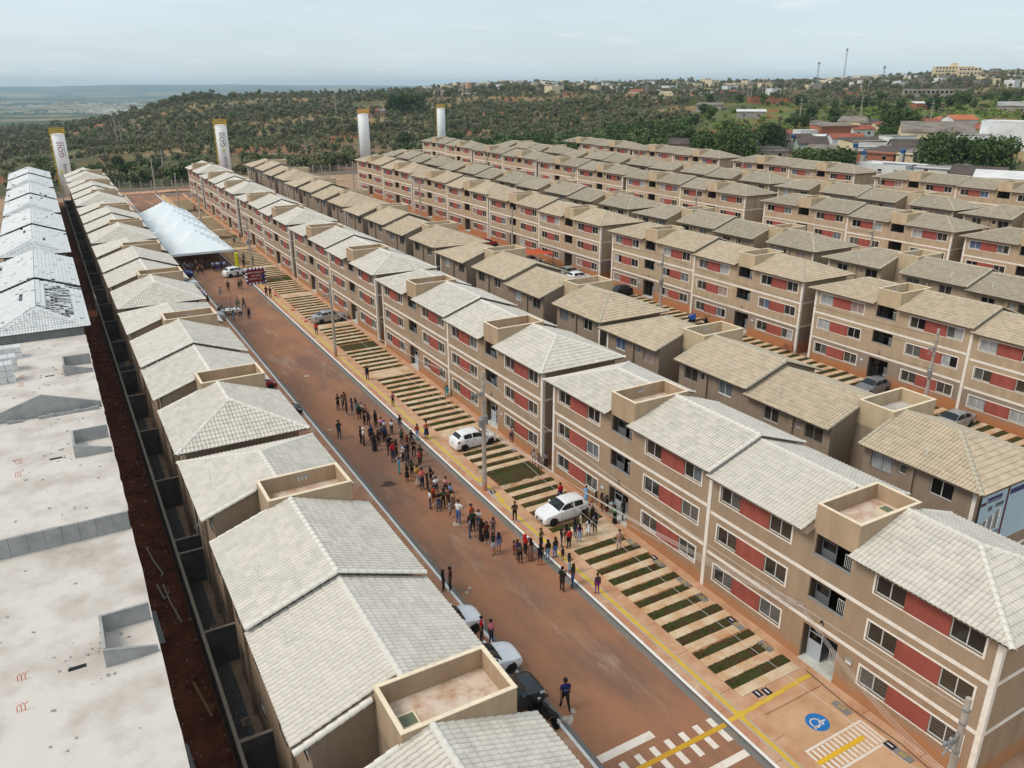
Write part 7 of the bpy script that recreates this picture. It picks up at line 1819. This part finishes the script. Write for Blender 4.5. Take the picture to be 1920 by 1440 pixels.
  (18.3, 131.2, 1.5, '206,140,70', '24,24,26', 'l', 'w', 'p', 'stand', -60),
  (18.82, 131.92, 1.62, '150,84,70', '24,24,26', 's', 'm', 'p', 'stand', -90),
  (19.05, 131.15, 1.62, '110,100,90', '60,56,54', 's', 'm', 'p', 'stand', -120),
  (17.75, 132.96, 1.62, '70,76,110', '24,24,26', 's', 'm', 'p', 'stand', -90),
  (17.06, 130.8, 1.62, '40,46,80', '24,24,26', 's', 'm', 'p', 'stand', -60),
  (17.07, 133.07, 1.5, '120,130,160', '24,24,26', 's', 'w', 'p', 'stand', -40),
  (19.94, 133.63, 1.62, '24,24,26', '24,24,26', 's', 'm', 'p', 'stand', -90),
  (20.35, 133.88, 1.5, '60,50,50', '24,24,26', 'l', 'w', 'p', 'stand', -90),
  (18.44, 134.45, 1.62, '90,86,80', '24,24,26', 's', 'm', 'p', 'stand', -90),
  (20.8, 134.35, 1.62, '54,54,60', '24,24,26', 's', 'm', 'p', 'stand', -90),
  (25.52, 131.77, 1.62, '36,34,36', '24,24,26', 's', 'm', 'p', 'stand', -60),
  (26.41, 135.74, 1.74, '110,130,150', '90,100,110', 's', 'm', 'p', 'stand', -60),
  (27.14, 132.84, 1.62, '30,34,36', '24,24,26', 's', 'm', 'p', 'stand', -100),
  (28.42, 152.75, 1.62, '110,140,120', '24,24,26', 's', 'm', 'p', 'stand', -90),
  (30.0, 155.1, 1.52, '90,80,110', '24,24,26', 's', 'w', 'p', 'stand', -100),
  (28.38, 194.2, 1.62, '186,30,40', '24,24,26', 's', 'm', 'p', 'stand', -90),
  (25.26, 73.99, 1.62, '34,40,52', '40,46,70', 's', 'm', 'p', 'stand', -70),
]
SITTING=[
   (30.54, 49.63, '196,176,170', '150,130,120', -120),
   (30.52, 48.77, '150,120,110', '60,50,50', -110),
   (30.54, 66.03, '60,150,150', '70,170,170', -120),
]
PLACED=[]
def zone_of(x,y):
    if y>=131: return 'under the marquee' if x<24.5 else 'beside the marquee'
    if y>=116: return 'near the white car by the marquee'
    if y>=100: return 'around the display table on the far road'
    if x<17.6 and y<45: return 'at the left kerb'
    if y<30: return 'alone on the near road'
    if x>26 and y<46: return 'by entrance C' if y<44 else 'beside the gap between blocks'
    if x>24.2: return 'on the right pavement'
    return 'in the queue on the road'
cnt={}
rows=sorted(PEOPLE,key=lambda p:p[1])
qn=0
for (x,y,h,top,bot,hair,kd,legs,pose,face) in rows:
    # keep people from standing inside one another
    for (a,c) in PLACED:
        d=math.hypot(x-a,y-c)
        if d<.42: x,y=a+(x-a+.01)/max(d,.05)*.44,c+(y-c+.01)/max(d,.05)*.44
    PLACED.append((x,y))
    zn=zone_of(x,y); onroad=17.16<x<24.22
    cnt[zn]=cnt.get(zn,0)+1
    zz=G(x,y)+(-.15 if onroad else .004)
    if x>30.97: zz=G(x,y)+.12
    n_=cnt[zn]; sfx=''
    t,lab=person(x,y,h,top,bot,hair,kd,legs,pose,face,zn,zz)
    USED.setdefault(lab,[]).append((t,n_,sfx))
for lab,L_ in USED.items():
    if len(L_)>1:
        for t,n_,sfx in L_:
            w=(lab+', %s nearest'%ORD[n_-1]).replace('looking at a phone','with phone').replace(' in the queue on the road',' in the queue').replace(' near the white car by the marquee',' near the marquee car').replace(' around the display table on the far road',' near the display table').replace(' beside the gap between blocks',' beside the gap').replace(' standing','').replace('arms crossed','crossing arms')
            t['label']=w
for i,(x,y,top,bot,face) in enumerate(SITTING):
    z=G(x,y); person(x,y,1.6,top,bot,'l','w','p','sit',face,['on a plastic chair by the gap, left','on a plastic chair by the gap, right','on a plastic chair before the second block'][i],z)
    chair(x-.05*math.cos(R(face)),y-.05*math.sin(R(face)),R(face)+math.pi/2,'white plastic chair under the seated person, %s'%['left of the gap','right beside the gap','before the second block'][i],None,z)
# lettering on the walking man's shirt
for o in bpy.data.objects:
    if o.get('category')=='person' and 'walking alone' in o.get('label',''):
        me=text_mesh('PREFEITURA',.05,'shirt_lettering',.001); rotmesh(me,Matrix.Translation((-.135,0,1.33))@Matrix.Rotation(-math.pi/2,4,'Z')@Matrix.Rotation(math.pi/2,4,'X')); obj('shirt_lettering',me,M_shoew,o)

bpy.data.scenes.remove(WORK)

# ------------------------------------------------------------------ haze
b=MB(); b.box(-9000,15500,-9000,17500,-75,165)
hz_=obj('haze',b.mesh('haze'),None,kind='stuff')
hm=bpy.data.materials.new('haze'); hm.use_nodes=True; t=hm.node_tree; t.nodes.clear(); ou=t.nodes.new('ShaderNodeOutputMaterial'); pv_=t.nodes.new('ShaderNodeVolumePrincipled')
pv_.inputs['Color'].default_value=(.62,.82,1.0,1); pv_.inputs['Density'].default_value=.000085; pv_.inputs['Anisotropy'].default_value=.25
t.links.new(pv_.outputs[0],ou.inputs['Volume']); hz_.data.materials[0]=hm
